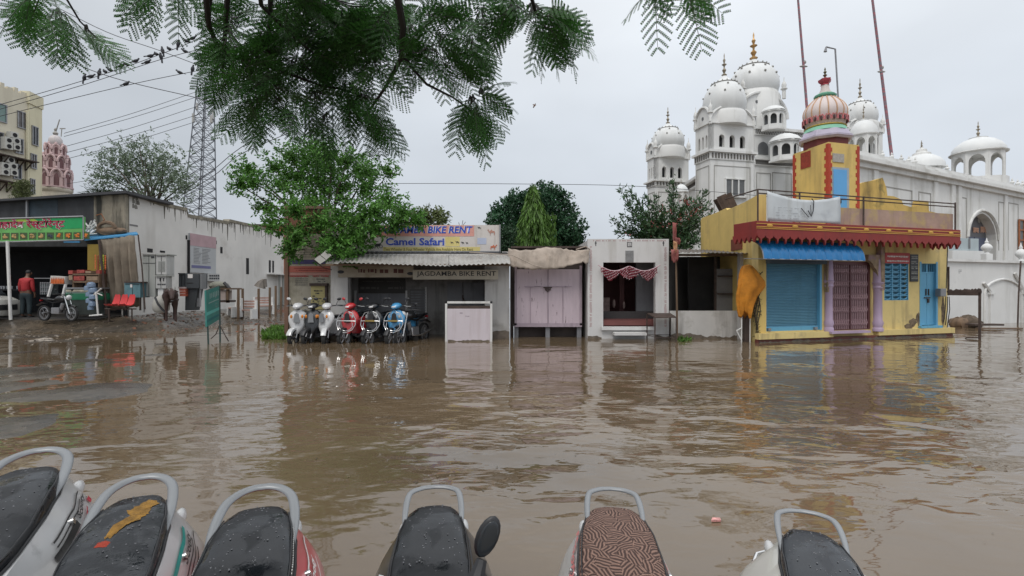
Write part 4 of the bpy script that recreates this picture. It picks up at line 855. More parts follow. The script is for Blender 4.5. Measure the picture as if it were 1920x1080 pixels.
# damp, slimy bands where the walls stand in the water
m_damp = mat('damp_brown_grime', (.13, .105, .08), .45, var=.5, vs=5)
def damp(fr, px0, px1, d, parent, h0=.03, h1=.16, sd=1):
    q = random.Random(sd); u0, u1 = fr.uz(px0, 600, d)[0], fr.uz(px1, 600, d)[0]; n = max(4, int((u1 - u0) / .06)); b = MB(); b.M = fr.M; hs = []
    h = (h0 + h1) / 2
    for i in range(n + 1): h = min(h1, max(h0, h + q.uniform(-.04, .04))); hs.append(h)
    for i in range(n): b.prism([(u0 + (u1 - u0) * i / n, -.1), (u0 + (u1 - u0) * (i + 1) / n, -.1), (u0 + (u1 - u0) * (i + 1) / n, hs[i + 1]), (u0 + (u1 - u0) * i / n, hs[i])], d, d + .004, 'y')
    bmx = b.build('damp_band', m_damp, parent); return bmx
shop_ = [o for o in sc.objects if o.name == 'rental_shop'][0]; shr_ = [o for o in sc.objects if o.name == 'roadside_shrine'][0]; shed_ = [o for o in sc.objects if o.name == 'dark_open_shed'][0]; cnt_ = [o for o in sc.objects if o.name == 'counter_stall'][0]; nw_ = [o for o in sc.objects if o.name == 'painted_notice_wall'][0]
damp(FR, 620, 652, 0, shop_, sd=1); damp(FR, 909, 955, 0, shop_, .05, .3, sd=2); damp(FR, 1102, 1128, 0, shr_, sd=3); damp(FR, 1229, 1254, 0, shr_, .05, .25, sd=4); damp(FR, 1256, 1392, 0, shed_, sd=5); damp(CF, 840, 918, 0, cnt_, .01, .05, sd=6); damp(LW, 541, 583, 0, nw_, sd=7)
# ------------------------------------------------------------------ yellow building with red canopy
YA, YB = G(1422, 642), G(1776, 629)
YF = Frame((YA.x, YA.y), (YB.x, YB.y)); YM = YF.M
m_yel = mat('ochre_yellow_paint', (.62, .45, .15), .8, var=.10, vs=1.3, c2=(.36, .26, .12), p2=(.58, .8), s2=1.3, streak=.4, sc_=(.20, .15, .08), ss=(2.5, 2.5, .3), bump=.15, bs=10)
m_yel2 = mat('pale_yellow_paint', (.66, .52, .22), .8, var=.1, c2=(.35, .28, .17), p2=(.58, .75), streak=.55, sc_=(.2, .15, .09), ss=(3,3,.4), bump=.1)
m_mar = mat('crimson_canopy_paint', (.22, .022, .018), .6, var=.12, streak=.35, sc_=(.10, .02, .02), ss=(4, 4, .6)); m_gold = mat('gold_line_paint', (.55, .30, .05), .5)
m_blu = mat('sky_blue_door_paint', (.12, .36, .55), .5, var=.06, streak=.25, sc_=(.08, .2, .3)); m_blu2 = mat('teal_blue_shutter_paint', (.17, .35, .46), .45, var=.06, streak=.2, sc_=(.09, .17, .2), metal=.1)
m_lav = mat('lavender_plaster', (.42, .32, .44), .7, var=.1, streak=.35, sc_=(.3, .22, .2)); m_gate = mat('dusty_pink_gate_paint', (.40, .26, .28), .6, var=.15)
t = thing('yellow_building', 'yellow building with crimson scalloped canopy, blue shutter and pink gate', 'building', (YA.x, YA.y, 0))
ZT = 3.15
def yr(px, py, d=0): return YF.uz(px, py, d)
uL = YF.L
def zat(py, px=1422, d=0): return YF.uz(px, py, d)[1]
b = MB(); b.M = YM
s0, s1 = yr(1434, 540)[0], yr(1538, 540)[0]; g0, g1 = yr(1559, 540)[0], yr(1634, 540)[0]; w0, w1 = yr(1658, 540)[0], yr(1703, 540)[0]; d0_, d1_ = yr(1726, 540)[0], yr(1757, 540)[0]
zs0, zs1 = zat(620, 1486), zat(487, 1486); zg0, zg1 = zat(619, 1596), zat(490, 1596); zw0, zw1 = zat(563, 1680), zat(494, 1680); zd0, zd1 = zat(611, 1740), zat(494, 1740)
for a_, c_ in ((0, s0), (s1, g0), (g1, w0), (w1, d0_), (d1_, uL)): b.box(a_, c_, -.25, 0, -.3, ZT)
for (a_, c_, zl_, zh_) in ((s0, s1, zs0, zs1), (g0, g1, zg0, zg1), (w0, w1, zw0, zw1), (d0_, d1_, zd0, zd1)): b.box(a_, c_, -.25, 0, zh_, ZT); b.box(a_, c_, -.25, 0, -.3, zl_)
b.build('front_wall', m_yel2, t)
PB = P(1314, 405, 18.2); sv_ = Vector((PB.x - YA.x, PB.y - YA.y)); sl_ = sv_.length
SF = Frame((PB.x, PB.y), (YA.x, YA.y))       # left side wall, far end first
b = MB(); b.M = SF.M
b.prism([(0, -.3), (sl_, -.3), (sl_, 4.08), (sl_ * .80, 4.0), (sl_ * .52, 3.95), (sl_ * .50, 4.02), (sl_ * .3, 3.98), (sl_ * .02, 3.98), (0, 3.9)], -.22, 0, 'y'); b.build('side_wall', m_yel, t)
b = MB(); u_, z_ = SF.uz(1382, 460); b.M = SF.M; b.box(u_ - .35, u_ + .35, 0, .03, z_ - .14, z_ + .2); b.build('side_vent', mat('brick_vent', (.16, .04, .02), .8), t)
b = MB(); b.M = YM; b.box(-.12, uL + .1, 0, .10, -.3, zat(633, 1500)); b.build('maroon_plinth', mat('maroon_plinth', (.13, .035, .025), .6, streak=.3), t)
for a_, c_ in ((-.12, g0 - .1), (g1 + .1, uL + .1)): b = MB(); b.M = YM; b.box(a_, c_, .001, .16, zat(633, 1500), zat(624, 1450)); b.build('base_ledge', m_yel2, t)
a_ = YF.pt(.25, -.27, 0); c_ = YF.pt(uL - .24, -.27, 0); bk = Vector((sv_.x, sv_.y, 0)); 
b = MB(); b.prism([(v.x, v.y) for v in (a_, c_, c_ + bk * .95, a_ + bk * .95)], ZT - .15, ZT, 'z'); b.build('roof_slab', m_yel2, t)
c2_ = YF.pt(uL, -.255, 0); b = MB(); b.prism([(v.x, v.y) for v in (c_, c2_, c2_ + bk, c_ + bk)], -.3, ZT + .002, 'z'); b.prism([(v.x, v.y) for v in (a_ + bk * .955, c_ + bk * .955, c_ + bk, a_ + bk)], -.3, ZT + .002, 'z'); b.build('rear_wall', m_yel, t)
# canopy
CD = .85
cz0, cz1 = YF.uz(1430, 440, CD)[1], YF.uz(1430, 414, CD)[1]
cu0, cu1 = YF.uz(1419, 440, CD)[0], YF.uz(1801, 440, CD)[0]
b = MB(); b.M = YM; b.box(cu0, cu1, .001, CD, cz0 + .02, cz1); b.build('canopy_slab', m_mar, t, bevel=.01)
b = MB(); b.M = YM
for z in (cz1 - .07, cz1 - .15, cz1 - .19): b.box(cu0 - .005, cu1 + .005, CD - .01, CD + .012, z - .009, z + .009)
for i in range(9): u = cu0 + .4 + (cu1 - cu0 - .8) * i / 8; b.ell((u, CD + .01, cz1 - .11), (.10, .012, .035), 10, 5)
b.build('gold_moulding', m_gold, t)
b = MB(); b.M = YM; n = 28; du = (cu1 - cu0) / n
for i in range(n):
    a_ = cu0 + i * du; pts = [(a_, cz0 + .03), (a_ + du, cz0 + .03), (a_ + du, cz0 - .02), (a_ + du * .86, cz0 - .07), (a_ + du * .62, cz0 - .10), (a_ + du * .5, cz0 - .22), (a_ + du * .38, cz0 - .10), (a_ + du * .14, cz0 - .07), (a_, cz0 - .02)]
    b.prism(pts, CD - .05, CD + .012, 'y')
for i in range(4):
    a_ = .02 + i * du; 
b.build('scalloped_fringe', m_mar, t)
b = MB(); n2 = 5; du2 = CD / n2
for sgn, uu in ((1, cu1), (-1, cu0)):
    b.M = YM
    for i in range(n2):
        a_ = i * du2; pts = [(a_, cz0 + .03), (a_ + du2, cz0 + .03), (a_ + du2, cz0 - .04), (a_ + du2 * .5, cz0 - .19), (a_, cz0 - .04)]
        b.prism(pts, uu - .03, uu + .03, 'x')
b.build('side_fringe', m_mar, t)
# shutter with slats, frame
b = MB(); b.M = YM; n = 44
zz0, zz1 = zs0 + .06, zs1 - .02; hs = (zz1 - zz0) / n; vs = []
for i in range(n + 1):
    z = zz0 + i * hs; vs += [(s0 + .03, -.10, z), (s1 - .03, -.10, z), (s0 + .03, -.065, z + hs * .55), (s1 - .03, -.065, z + hs * .55)]
b.add(vs, [(2 * i, 2 * i + 1, 2 * i + 3, 2 * i + 2) for i in range(2 * n)]); sh_ = b.build('rolling_shutter', m_blu2, t)
b = MB(); b.M = YM; b.box(s0 + .03, s1 - .03, -.09, -.03, zs0, zs0 + .12); b.build('bottom_rail', m_blu, sh_)
for x in (1442, 1529): b = MB(); b.M = YM; u = yr(x, 615)[0]; b.box(u - .05, u + .05, -.03, .03, zs0 + .02, zs0 + .09); b.build('padlock', m_steel, sh_)
b = MB(); b.M = YM; b.box(s0 - .05, s0 + .035, -.12, .02, zs0, zs1); b.box(s1 - .035, s1 + .04, -.12, .02, zs0, zs1); b.build('shutter_guide', m_blu, t)
b = MB(); b.M = YM; b.box(s0 - .02, s1 + .02, -.02, .20, zs1 - .12, zs1 + .12); b.build('shutter_box', mat('shutter_box', (.07, .09, .10), .6), t)
# awning (translucent blue corrugated hood)
m_awn = mat('bright_blue_awning', (.015, .20, .50), .35, var=.12, vs=5, trans=.25, coat=.2)
au0, au1 = YF.uz(1430, 470, .75)[0], YF.uz(1607, 470, .55)[0]
za1 = zat(452, 1430, .1); za0 = YF.uz(1450, 486, .75)[1]
b = MB(); b.M = YM; vs = []; NU, NV = 92, 9
for j in range(NV + 1):
    k_ = j / NV; dd = .02 + .76 * math.sin(k_ * math.pi / 2) ** .8; z = za1 + (za0 - za1) * (1 - math.cos(k_ * math.pi / 2)) ** 1.1
    for i in range(NU + 1):
        u = au0 + (au1 - au0) * i / NU - .25 * (1 - k_) * 0; rid = .02 * abs(math.sin(i * math.pi / 8)) + .006 * math.sin(i * 2.1)
        vs.append((u, dd + rid * (k_ > 0), z + rid * .5))
b.add(vs, [(j * (NU + 1) + i, j * (NU + 1) + i + 1, (j + 1) * (NU + 1) + i + 1, (j + 1) * (NU + 1) + i) for j in range(NV) for i in range(NU)])
aw = b.build('awning', m_awn, t, smooth=True, fix=False)
b = MB(); b.M = YM
for u in (au0, au1):
    b.tube([(u, .02, za1)] + [(u, .02 + .76 * math.sin(k_ * math.pi / 20) ** .8, za1 + (za0 - za1) * (1 - math.cos(k_ * math.pi / 20)) ** 1.1) for k_ in range(1, 11)], .015, 6)
b.tube([(au0, .78, za0), (au1, .78, za0)], .015, 6); b.tube([(au0 + .05, .02, za0 + .05), (au0 + .05, .76, za0)], .012, 6); b.build('awning_frame', m_steel, aw, smooth=True)
# plaster columns and bracket arch around the gate
for (xa, xb) in ((1543, 1559), (1634, 1651)):
    b = MB(); b.M = YM; ua, ub = yr(xa, 600)[0], yr(xb, 600)[0]; uc = (ua + ub) / 2; r_ = (ub - ua) * .44
    zc0, zc1 = zat(621, xa), zat(487, xa)
    prof = [(r_ * .95, zc0), (r_ * .98, zc0 + .08), (r_ * .8, zc0 + .12), (r_ * 1.0, zc0 + .25), (r_ * .80, zc0 + .34), (r_ * .78, zc0 + .5), (r_ * .74, zc0 + 1.25), (r_ * .95, zc0 + 1.30), (r_ * .8, zc0 + 1.36), (r_ * 1.1, zc0 + 1.45), (r_ * .9, zc0 + 1.47), (r_ * .75, zc1)]
    b.lathe(prof, (uc, .04, 0), 18, mod=lambda a: 1 + .035 * math.cos(a * 12)); c_ = b.build('column', m_lav, t, smooth=True)
b = MB(); b.M = YM; ga, gb = g0 - .03, g1 + .03
def br(sgn, u0):
    pts = []
    for i in range(9): k_ = i / 8; pts.append((u0 + sgn * (.05 + .42 * k_ ** 1.6), zg1 - .75 + .80 * k_ ** .6 + .03 * math.sin(k_ * 18)))
    pts += [(u0 + sgn * .47, zg1 + .20), (u0, zg1 + .20), (u0, zg1 - .78)]
    b.prism(pts, .03, .14, 'y')
br(1, yr(1606, 480)[0] + .0) if False else None
br(-1, g1 + .18); m_ocp = mat('ochre_plaster', (.27, .20, .13), .85, var=.35, vs=7, c2=(.30, .20, .26)); b.build('plaster_bracket', m_ocp, t)
b = MB(); b.M = YM; b.box(g1 + .16, g1 + .30, .02, .18, zg1 - .85, ZT - .02); b.build('plaster_strip', m_ocp, t)
b = MB(); b.M = YM; b.box(g0 - .28, g0 - .18, .02, .12, zg1 - .9, zg1 + .1); b.build('plaster_strip', m_ocp, t)
# collapsible gate
b = MB(); b.M = YM; b.box(g0, g1, -.9, -.26, zg0, zg1 + .05); b.build('gate_recess', mat('dark_red_interior', (.045, .012, .014), .8), t)
b = MB(); b.M = YM; n = 21
for i in range(n + 1):
    u = g0 + .04 + (g1 - g0 - .08) * i / n; b.box(u - .011, u + .011, -.10, -.075, zg0 + .03, zg1 - .10)
for j in range(5):
    zc = zg0 + .22 + j * (zg1 - zg0 - .5) / 4
    for i in range(n):
        ua = g0 + .04 + (g1 - g0 - .08) * i / n; ub = g0 + .04 + (g1 - g0 - .08) * (i + 1) / n
        for a_, c_ in (((ua, -.07, zc - .10), (ub, -.07, zc + .10)), ((ua, -.066, zc + .10), (ub, -.066, zc - .10))): b.tube([a_, c_], .008, 4)
b.build('folding_gate', m_gate, t)
b = MB(); b.M = YM; b.box(g0, g1, -.13, -.04, zg1 - .10, zg1); b.box(g0, g1, -.12, -.05, zg0, zg0 + .03); b.box(g1 - .07, g1, -.12, -.045, zg0, zg1); b.box((g0 + g1) / 2 - .02, (g0 + g1) / 2 + .02, -.065, -.04, zg0, zg1 - .1); b.build('gate_frame', mat('dark_maroon_frame', (.10, .035, .04), .6), t)
b = MB(); pbox(b, YF, 1560, 1633, 621, 625, -.1, .25); b.build('gate_step', m_lav, t)
# blue jali window
w_ = MB(); w_.M = YM; w_.box(w0, w1, -.22, -.12, zw0, zw1); w_ = w_.build('window', mat('window_shade', (.09, .25, .36), .6), t)
b = MB(); b.M = YM
for i in range(4): u = w0 + (w1 - w0) * i / 3; b.box(max(w0, u - .018), min(w1, u + .018), -.06, .005, zw0, zw1)
for j in range(9):
    z = zw0 + (zw1 - zw0) * j / 8; b.box(w0, w1, -.055, -.01, max(zw0, z - .012), min(zw1, z + .012))
    if j < 8:
        for i in range(3):
            ua, ub = w0 + (w1 - w0) * i / 3, w0 + (w1 - w0) * (i + 1) / 3
            b.tube([(ua, -.03, z + .09), (ua + (ub - ua) * .25, -.03, z + .04), ((ua + ub) / 2, -.03, z + .03), (ua + (ub - ua) * .75, -.03, z + .04), (ub, -.03, z + .09)], .02, 5)
b.build('window_lattice', m_blu, w_)
# doors, transom
b = MB(); b.M = YM; ztr = zat(511, 1740)
for ua, ub in ((d0_ + .03, (d0_ + d1_) / 2 - .006), ((d0_ + d1_) / 2 + .006, d1_ - .05)):
    bb = MB(); bb.M = YM; bb.box(ua, ub, -.12, -.06, zd0 + .02, ztr); dd = bb.build('door', m_blu, t, bevel=.004)
    bb = MB(); bb.M = YM; uu = ub - .05 if ub < (d0_ + d1_) / 2 else ua + .05; bb.box(uu - .012, uu + .012, -.06, -.03, zd0 + .95, zd0 + 1.15); bb.build('handle', m_rust, dd)
b.box((d0_ + d1_) / 2 - .12, (d0_ + d1_) / 2 + .12, -.06, -.03, zd0 + .86, zd0 + .89); b.box((d0_ + d1_) / 2, (d0_ + d1_) / 2 + .06, -.055, -.02, zd0 + .72, zd0 + .84); b.build('door_latch', m_rust, t)
b = MB(); b.M = YM; b.box(d0_ + .03, d1_ - .05, -.2, -.12, ztr, zd1); tr_ = b.build('transom', m_dark, t)
b = MB(); b.M = YM
for i in range(9): u = d0_ + .03 + (d1_ - d0_ - .08) * i / 8; b.box(u - .008, u + .008, -.10, -.08, ztr, zd1)
b.box(d0_, d1_, -.12, -.05, ztr - .02, ztr + .02); b.box(d0_, d1_, -.12, -.05, zd1 - .02, zd1 + .02); b.box((d0_ + d1_) / 2 - .02, (d0_ + d1_) / 2 + .02, -.12, -.06, ztr, zd1); b.build('transom_bars', m_blu, tr_)
b = MB(); b.M = YM; b.box(d0_ - .04, d0_ + .03, -.15, .012, zd0, zd1 + .05); b.box(d1_ - .05, d1_ + .02, -.15, .012, zd0, zd1 + .05); b.box(d0_ - .1, d1_ + .1, -.02, .10, zd0 - .06, zd0 + .01); b.build('door_frame', m_blu, t)
t2 = thing('red_name_board', 'red painted name board above the blue lattice window', 'sign', (YB.x - 2.4, YB.y - .8, 2))
fb(YF, 1660, 1706, 474, 494, .005, .03, 'board', mat('red_board_paint', (.42, .05, .05), .55), t2)
b = MB(); scribble(b, YF, 1664, 1703, 478, 484, .031, 1, 51, .95, .5); scribble(b, YF, 1663, 1704, 487, 492, .031, 1, 52, .95, .5); b.build('writing', m_inkw, t2, fix=False)
t2 = thing('black_name_board', 'narrow black stack of name plates between window and door', 'sign', (YB.x - 1.6, YB.y - .5, 2))
fb(YF, 1707, 1722, 477, 528, .005, .03, 'board', m_blk, t2)
b = MB()
for i in range(5): scribble(b, YF, 1709, 1720.5, 480 + i * 9.5, 486 + i * 9.5, .031, 2, 60 + i, .95, .5)
b.build('writing', mat('grey_ink', (.35, .36, .33), .7), t2, fix=False)
# plaster damage patches near the base
b = MB(); b.M = YM; q = random.Random(2)
for (x, y, sx, sy) in ((1712, 604, 10, 8), (1704, 612, 12, 5), (1720, 596, 4, 9), (1768, 585, 5, 30), (1428, 560, 3, 40), (1722, 598, 3, 14)):
    u, z = yr(x, y); n = 16; pts = [(u + sx * .016 * (.7 + .5 * q.random()) * math.cos(2 * math.pi * i / n), z + sy * .016 * (.7 + .5 * q.random()) * math.sin(2 * math.pi * i / n)) for i in range(n)]
    b.prism(pts, 0, .006, 'y')
b.build('bare_plaster', mat('bare_brown_plaster', (.16, .12, .08), .9, var=.5, vs=10, bump=.5), t)
# meter box on the right corner
t2 = thing('electric_meter', 'grey electric meter with cables on the right corner of the yellow building', 'meter', (YB.x, YB.y - .2, 1.4))
fb(YF, 1764, 1775, 541, 556, .01, .18, 'box', m_steel, t2, bevel=.02)
b = MB(); b.M = YM
for k_ in range(3): u, z = yr(1767 + k_ * 3, 556); b.tube([(u, .1, z), (u + .03 * k_, .08, z - .4), (u - .03, .06, z - .8 - .1 * k_)], .012, 5)
b.tube([(yr(1769, 541)[0], .08, yr(1769, 541)[1]), (uL - .05, .05, 3.0)], .014, 5); b.build('cables', m_blk, t2, smooth=True)
# roof railing, parapet, banner
t2 = thing('roof_railing', 'thin dark pipe railing along the roof edge of the yellow building', 'railing', (YA.x, YA.y, 3.2))
RD = .72
b = MB(); b.M = YM; ru0, ru1 = YF.uz(1421, 400, RD)[0], YF.uz(1791, 400, RD)[0]; zr1 = YF.uz(1450, 357, RD)[1]; zr2 = YF.uz(1450, 364, RD)[1]
for z in (zr1, zr2): b.tube([(ru0, RD, z), (ru1, RD, z - .04)], .018, 6)
b.tube([(ru0, RD, zr1), (ru0, -.5, zr1 - .05)], .018, 6)
b.build('rail', m_rust, t2, smooth=True)
for u in (ru0, ru0 + .35, ru0 + 1.35, (ru0 + ru1) / 2, ru1): b = MB(); b.M = YM; b.tube([(u, RD, cz1), (u, RD, zr1)], .022, 6); b.build('post', m_rust, t2, smooth=True)
t2 = thing('roof_parapet', 'patchy pink-brown parapet wall behind the roof railing', 'parapet', (YB.x, YB.y - .5, 3.2))
b = MB(); b.M = YM; pu0 = YF.uz(1560, 400, .6)[0]; zp = YF.uz(1700, 397, .6)[1]
b.box(pu0, ru1, .56, .66, cz1, zp); b.build('wall', mat('patchy_pink_plaster', (.36, .25, .20), .85, var=.2, c2=(.42, .31, .15), p2=(.45, .6), s2=2.2, streak=.5, sc_=(.22, .15, .17), bump=.3, bs=9), t2)
t2 = thing('roof_banner', 'weathered white banner tied to the railing above the blue awning', 'banner', (YA.x + .5, YA.y, 3.3))
cols = []
for i in range(17):
    k_ = i / 16; u = YF.uz(1438, 400, .76)[0] * (1 - k_) + YF.uz(1574, 400, .76)[0] * k_; top = YF.uz(1450, 359, .76)[1] - .16 * math.sin(k_ * math.pi) - .03 * k_; bo = cz1 + .02
    cols.append((YF.pt(u, .76, top), YF.pt(u, .78, bo), .02 * math.sin(i * 1.3)))
drape('cloth', None, None, cols, mat('weathered_white_vinyl', (.50, .53, .55), .55, var=.08, streak=.4, sc_=(.3, .3, .28), c2=(.35, .37, .4), p2=(.6, .8)), 8, t2, wob=.012)
b = MB(); scribble(b, YF, 1452, 1520, 388, 412, .81, 5, 91, .5, .12); b.build('faded_writing', mat('faded_grey_ink', (.30, .31, .33), .7), t2, fix=False)
b = MB(); b.M = YM; u, z = YF.uz(1522, 388, .82); b.tube([(u - .12, .82, z - .1), (u - .02, .82, z - .25), (u + .05, .82, z - .1), (u + .07, .82, z + .15), (u + .0, .82, z + .22)], .012, 5); b.tube([(u - .35, .82, z - .05), (u - .1, .82, z - .28)], .01, 5); b.tube([(u - .02, .82, z - .2), (u - .04, .82, z + .05)], .008, 5); b.build('hanging_wire', m_blk, t2, smooth=True)
# roof tower
C0 = P(1553, 455, 16.6); Ctop = P(1553, 266, 16.6).z
A_ = Vector((YF.u.x, YF.u.y)); N_ = Vector((-YF.n.x, -YF.n.y)); N_ = (sv_.normalized() * .35 + N_ * .65).normalized()
def solve(px, dirv):  # distance along dirv from C0 until it projects to px
    tt = (px - 960) / 960; return (tt * C0.y - C0.x) / (dirv.x - tt * dirv.y)
la, lb = solve(1611, A_), solve(1487, N_)
t = thing('roof_tower', 'square yellow tower with red quoins, blue door and striped onion dome', 'tower', (C0.x, C0.y, 3.2))
c = Vector((C0.x, C0.y)); q0 = c; q1 = c + A_ * la; q2 = q1 + N_ * lb; q3 = c + N_ * lb
b = MB(); b.prism([tuple(v) for v in (q0, q1, q2, q3)], 3.0, Ctop, 'z'); b.build('shaft', m_yel, t)
m_quoin = mat('brick_red_paint', (.38, .045, .018), .7, var=.15)
F1 = Frame(tuple(q0), tuple(q1)); F2 = Frame(tuple(q3), tuple(q0))
for fr, side in ((F1, 0), (F1, 1), (F2, 1), (F2, 0)):
    b = MB(); b.M = fr.M; n = 24; L_ = fr.L
    for i in range(n):
        z = 3.15 + (Ctop - 3.2) * i / n; wd = .12 if i % 2 else .19; wd *= .8
        if side: b.box(L_ - wd, L_ + .008, -.01, .012, z, z + (Ctop - 3.2) / n)
        else: b.box(-.008, wd, -.01, .0125, z, z + (Ctop - 3.2) / n)
    b.build('red_quoins', m_quoin, t)
def f1(px0, px1, py0, py1, d0, d1, nm, m, par=None, fr=F1): mb = MB(); pbox(mb, fr, px0, px1, py0, py1, d0, d1); return mb.build(nm, m, par or t)
f1(1561, 1592, 314, 457, .0, .03, 'door_frame', mat('grey_blue_frame', (.3, .36, .42), .6)); dr = f1(1563.5, 1588, 318, 457, .0, .045, 'door', mat('vivid_blue_door_paint', (.10, .34, .66), .5, var=.05))
f1(1565, 1587, 372, 373.5, .045, .06, 'bolt', m_rust, dr); f1(1576, 1578, 373, 381, .045, .065, 'padlock', m_blk, dr)
f1(1562, 1583, 288, 304, .0, .025, 'plaque', mat('grey_plaque', (.35, .33, .3), .7, var=.2, vs=14))
f1(1501, 1519, 285, 315, .0, .02, 'vent_panel', mat('brick_red_vent', (.25, .035, .018), .8, var=.3, vs=12), None, F2)
ctr = (q0 + q1 + q2 + q3) / 4; yc = ctr.y; kk = yc / 960
def zpx(py): return 1.5 - (py - 540) * kk
r0 = 37.5 * kk; ang = math.atan2(A_.y, A_.x)
def octo(mb, rr, z0, z1, r2=None):
    n = 8; mb.loft([[(ctr.x + r * math.cos(ang + math.pi / 8 + i * math.pi / 4), ctr.y + r * math.sin(ang + math.pi / 8 + i * math.pi / 4), z) for i in range(n)] for r, z in ((rr, z0), (r2 or rr, z1))])
b = MB(); octo(b, r0 * 1.02, Ctop - .02, Ctop + .24); b.build('maroon_drum', mat('maroon_drum', (.13, .02, .018), .6), t)
b = MB(); octo(b, r0 * 1.13, Ctop + .24, Ctop + .30, r0 * 1.2); octo(b, r0 * 1.22, Ctop + .301, Ctop + .36); octo(b, r0 * 1.14, Ctop + .361, Ctop + .56, r0 * 1.02); b.build('lavender_cornice', mat('lavender_cornice', (.46, .42, .52), .6, streak=.2), t)
zb = Ctop + .56
zD1 = zpx(183); hD = zD1 - zb
b = MB(); b.lathe([(r0 * .98, zb), (r0 * .90, zb + .13), (r0 * .80, zb + .16)], (ctr.x, ctr.y, 0), 32); b.build('green_collar', mat('mint_green_paint', (.22, .50, .36), .6), t, smooth=True)
b = MB(); b.lathe([(r0 * .85, zb + .14), (r0 * .93, zb + .17), (r0 * .84, zb + .21)], (ctr.x, ctr.y, 0), 32); b.build('yellow_ring', mat('yellow_ring', (.6, .42, .1), .6), t, smooth=True)
def dome_r(k_): return .80 + .16 * math.sin(min(1, k_ * 2.2) * math.pi / 2) if k_ < .42 else .96 * math.cos((k_ - .42) / .58 * math.pi / 2 * .80) ** .85
zd0 = zb + .2
prof = [(r0 * dome_r(i / 14), zd0 + (zD1 - zd0) * i / 14) for i in range(15)]
b = MB(); b.lathe(prof, (ctr.x, ctr.y, 0), 96, mod=lambda a: 1 + .018 * abs(math.sin(a * 8))); b.build('striped_dome', mat('pale_pink_dome', (.60, .52, .50), .6, var=.06), t, smooth=True)
b = MB()
for i in range(16):
    a = 2 * math.pi * (i + .0) / 16 ; b.tube([(ctr.x + (r + .006) * math.cos(a), ctr.y + (r + .006) * math.sin(a), z) for r, z in prof[3:]], .022, 6)
b.build('dome_stripes', mat('orange_stripe', (.50, .30, .18), .6), t, smooth=True)
b = MB(); b2 = MB()
for i in range(22):
    a = 2 * math.pi * i / 22; r = r0 * .95; z = zd0 + .10
    pts = [(ctr.x + (r + .03) * math.cos(a + da), ctr.y + (r + .03) * math.sin(a + da), z + dz) for da, dz in ((-.11, 0), (-.12, .10), (-.06, .18), (0, .14), (.06, .18), (.12, .10), (.11, 0))]
    b.tube(pts, .018, 5); b2.ell((ctr.x + (r + .01) * math.cos(a), ctr.y + (r + .01) * math.sin(a), z + .06), (.035, .035, .08), 6, 4)
b.build('lotus_petals', mat('pink_petal', (.52, .16, .17), .6), t, smooth=True); b2.build('petal_hearts', mat('dark_petal', (.08, .03, .04), .6), t, smooth=True)
b = MB(); b.lathe([(r0 * .44, zD1 - .03), (r0 * .50, zD1 + .01), (r0 * .50, zD1 + .06), (r0 * .36, zD1 + .12)], (ctr.x, ctr.y, 0), 10); b.build('green_cap', mat('green_cap', (.10, .30, .20), .6), t, smooth=True)
z = zD1 + .12
b = MB(); b.lathe([(r0 * .30, z), (r0 * .2, z + .14), (r0 * .17, z + .3)], (ctr.x, ctr.y, 0), 16); b.build('neck', mat('pale_neck', (.55, .48, .45), .6), t, smooth=True)
b = MB(); b.lathe([(r0 * .2, z + .3), (r0 * .15, z + .34), (r0 * .26, z + .42), (r0 * .28, z + .5), (r0 * .14, z + .46), (r0 * .10, z + .55)], (ctr.x, ctr.y, 0), 10, mod=lambda a: 1 + .12 * math.cos(a * 5)); b.build('red_crown', mat('crown_red', (.38, .05, .07), .5), t, smooth=True)
zt = zpx(126)
b = MB(); h = zt - (z + .5); b.lathe([(.02, z + .48), (.055, z + .5 + h * .12), (.02, z + .5 + h * .2), (.07, z + .5 + h * .34), (.02, z + .5 + h * .45), (.055, z + .5 + h * .6), (.015, z + .5 + h * .72), (.03, z + .5 + h * .8), (.004, zt)], (ctr.x, ctr.y, 0), 12); b.build('finial', mat('tarnished_brass', (.16, .15, .09), .4, metal=.6), t, smooth=True)
# broken yellow walls behind the roof tower
t = thing('broken_roof_wall', 'ragged remains of a yellow wall right of the roof tower', 'wall', (12, 18.6, 3))
BW = Frame((11.5, 18.4), (16.5, 19.8)); b = MB(); b.M = BW.M
pts = [(1608, 455)]; tops = [(1612, 345), (1622, 341), (1640, 338), (1655, 333), (1662, 352), (1664, 367), (1676, 368), (1690, 374), (1694, 384), (1708, 388), (1722, 386), (1724, 376), (1741, 377), (1742, 396), (1760, 400), (1778, 402)]
pl = [BW.uz(x, y) for x, y in tops]; pl = [(pl[0][0], 2.9)] + pl + [(pl[-1][0], 2.9)]
b.prism(pl, -.25, 0, 'y'); b.build('wall', mat('mossy_yellow_wall', (.52, .36, .11), .85, var=.12, c2=(.16, .15, .06), p2=(.55, .7), s2=2, streak=.5, ss=(2, 2, .4)), t)
t = thing('roof_side_room', 'dark ragged plank pile on the roof beside the flowering shrub', 'planks', (7.2, 19.4, 4))
for i, (x, y0, y1) in enumerate(((1336, 398, 374), (1348, 396, 366), (1358, 392, 364))):
    b = MB(); b.tube([P(x + 18, y0, 19), P(x + 5, y1, 19)], .20, 5, .2); b.build('plank', m_rust, t)

yb_ = [o for o in sc.objects if o.name == 'yellow_building'][0]
damp(YF, 1424, 1775, .105, yb_, .01, .07, sd=9)
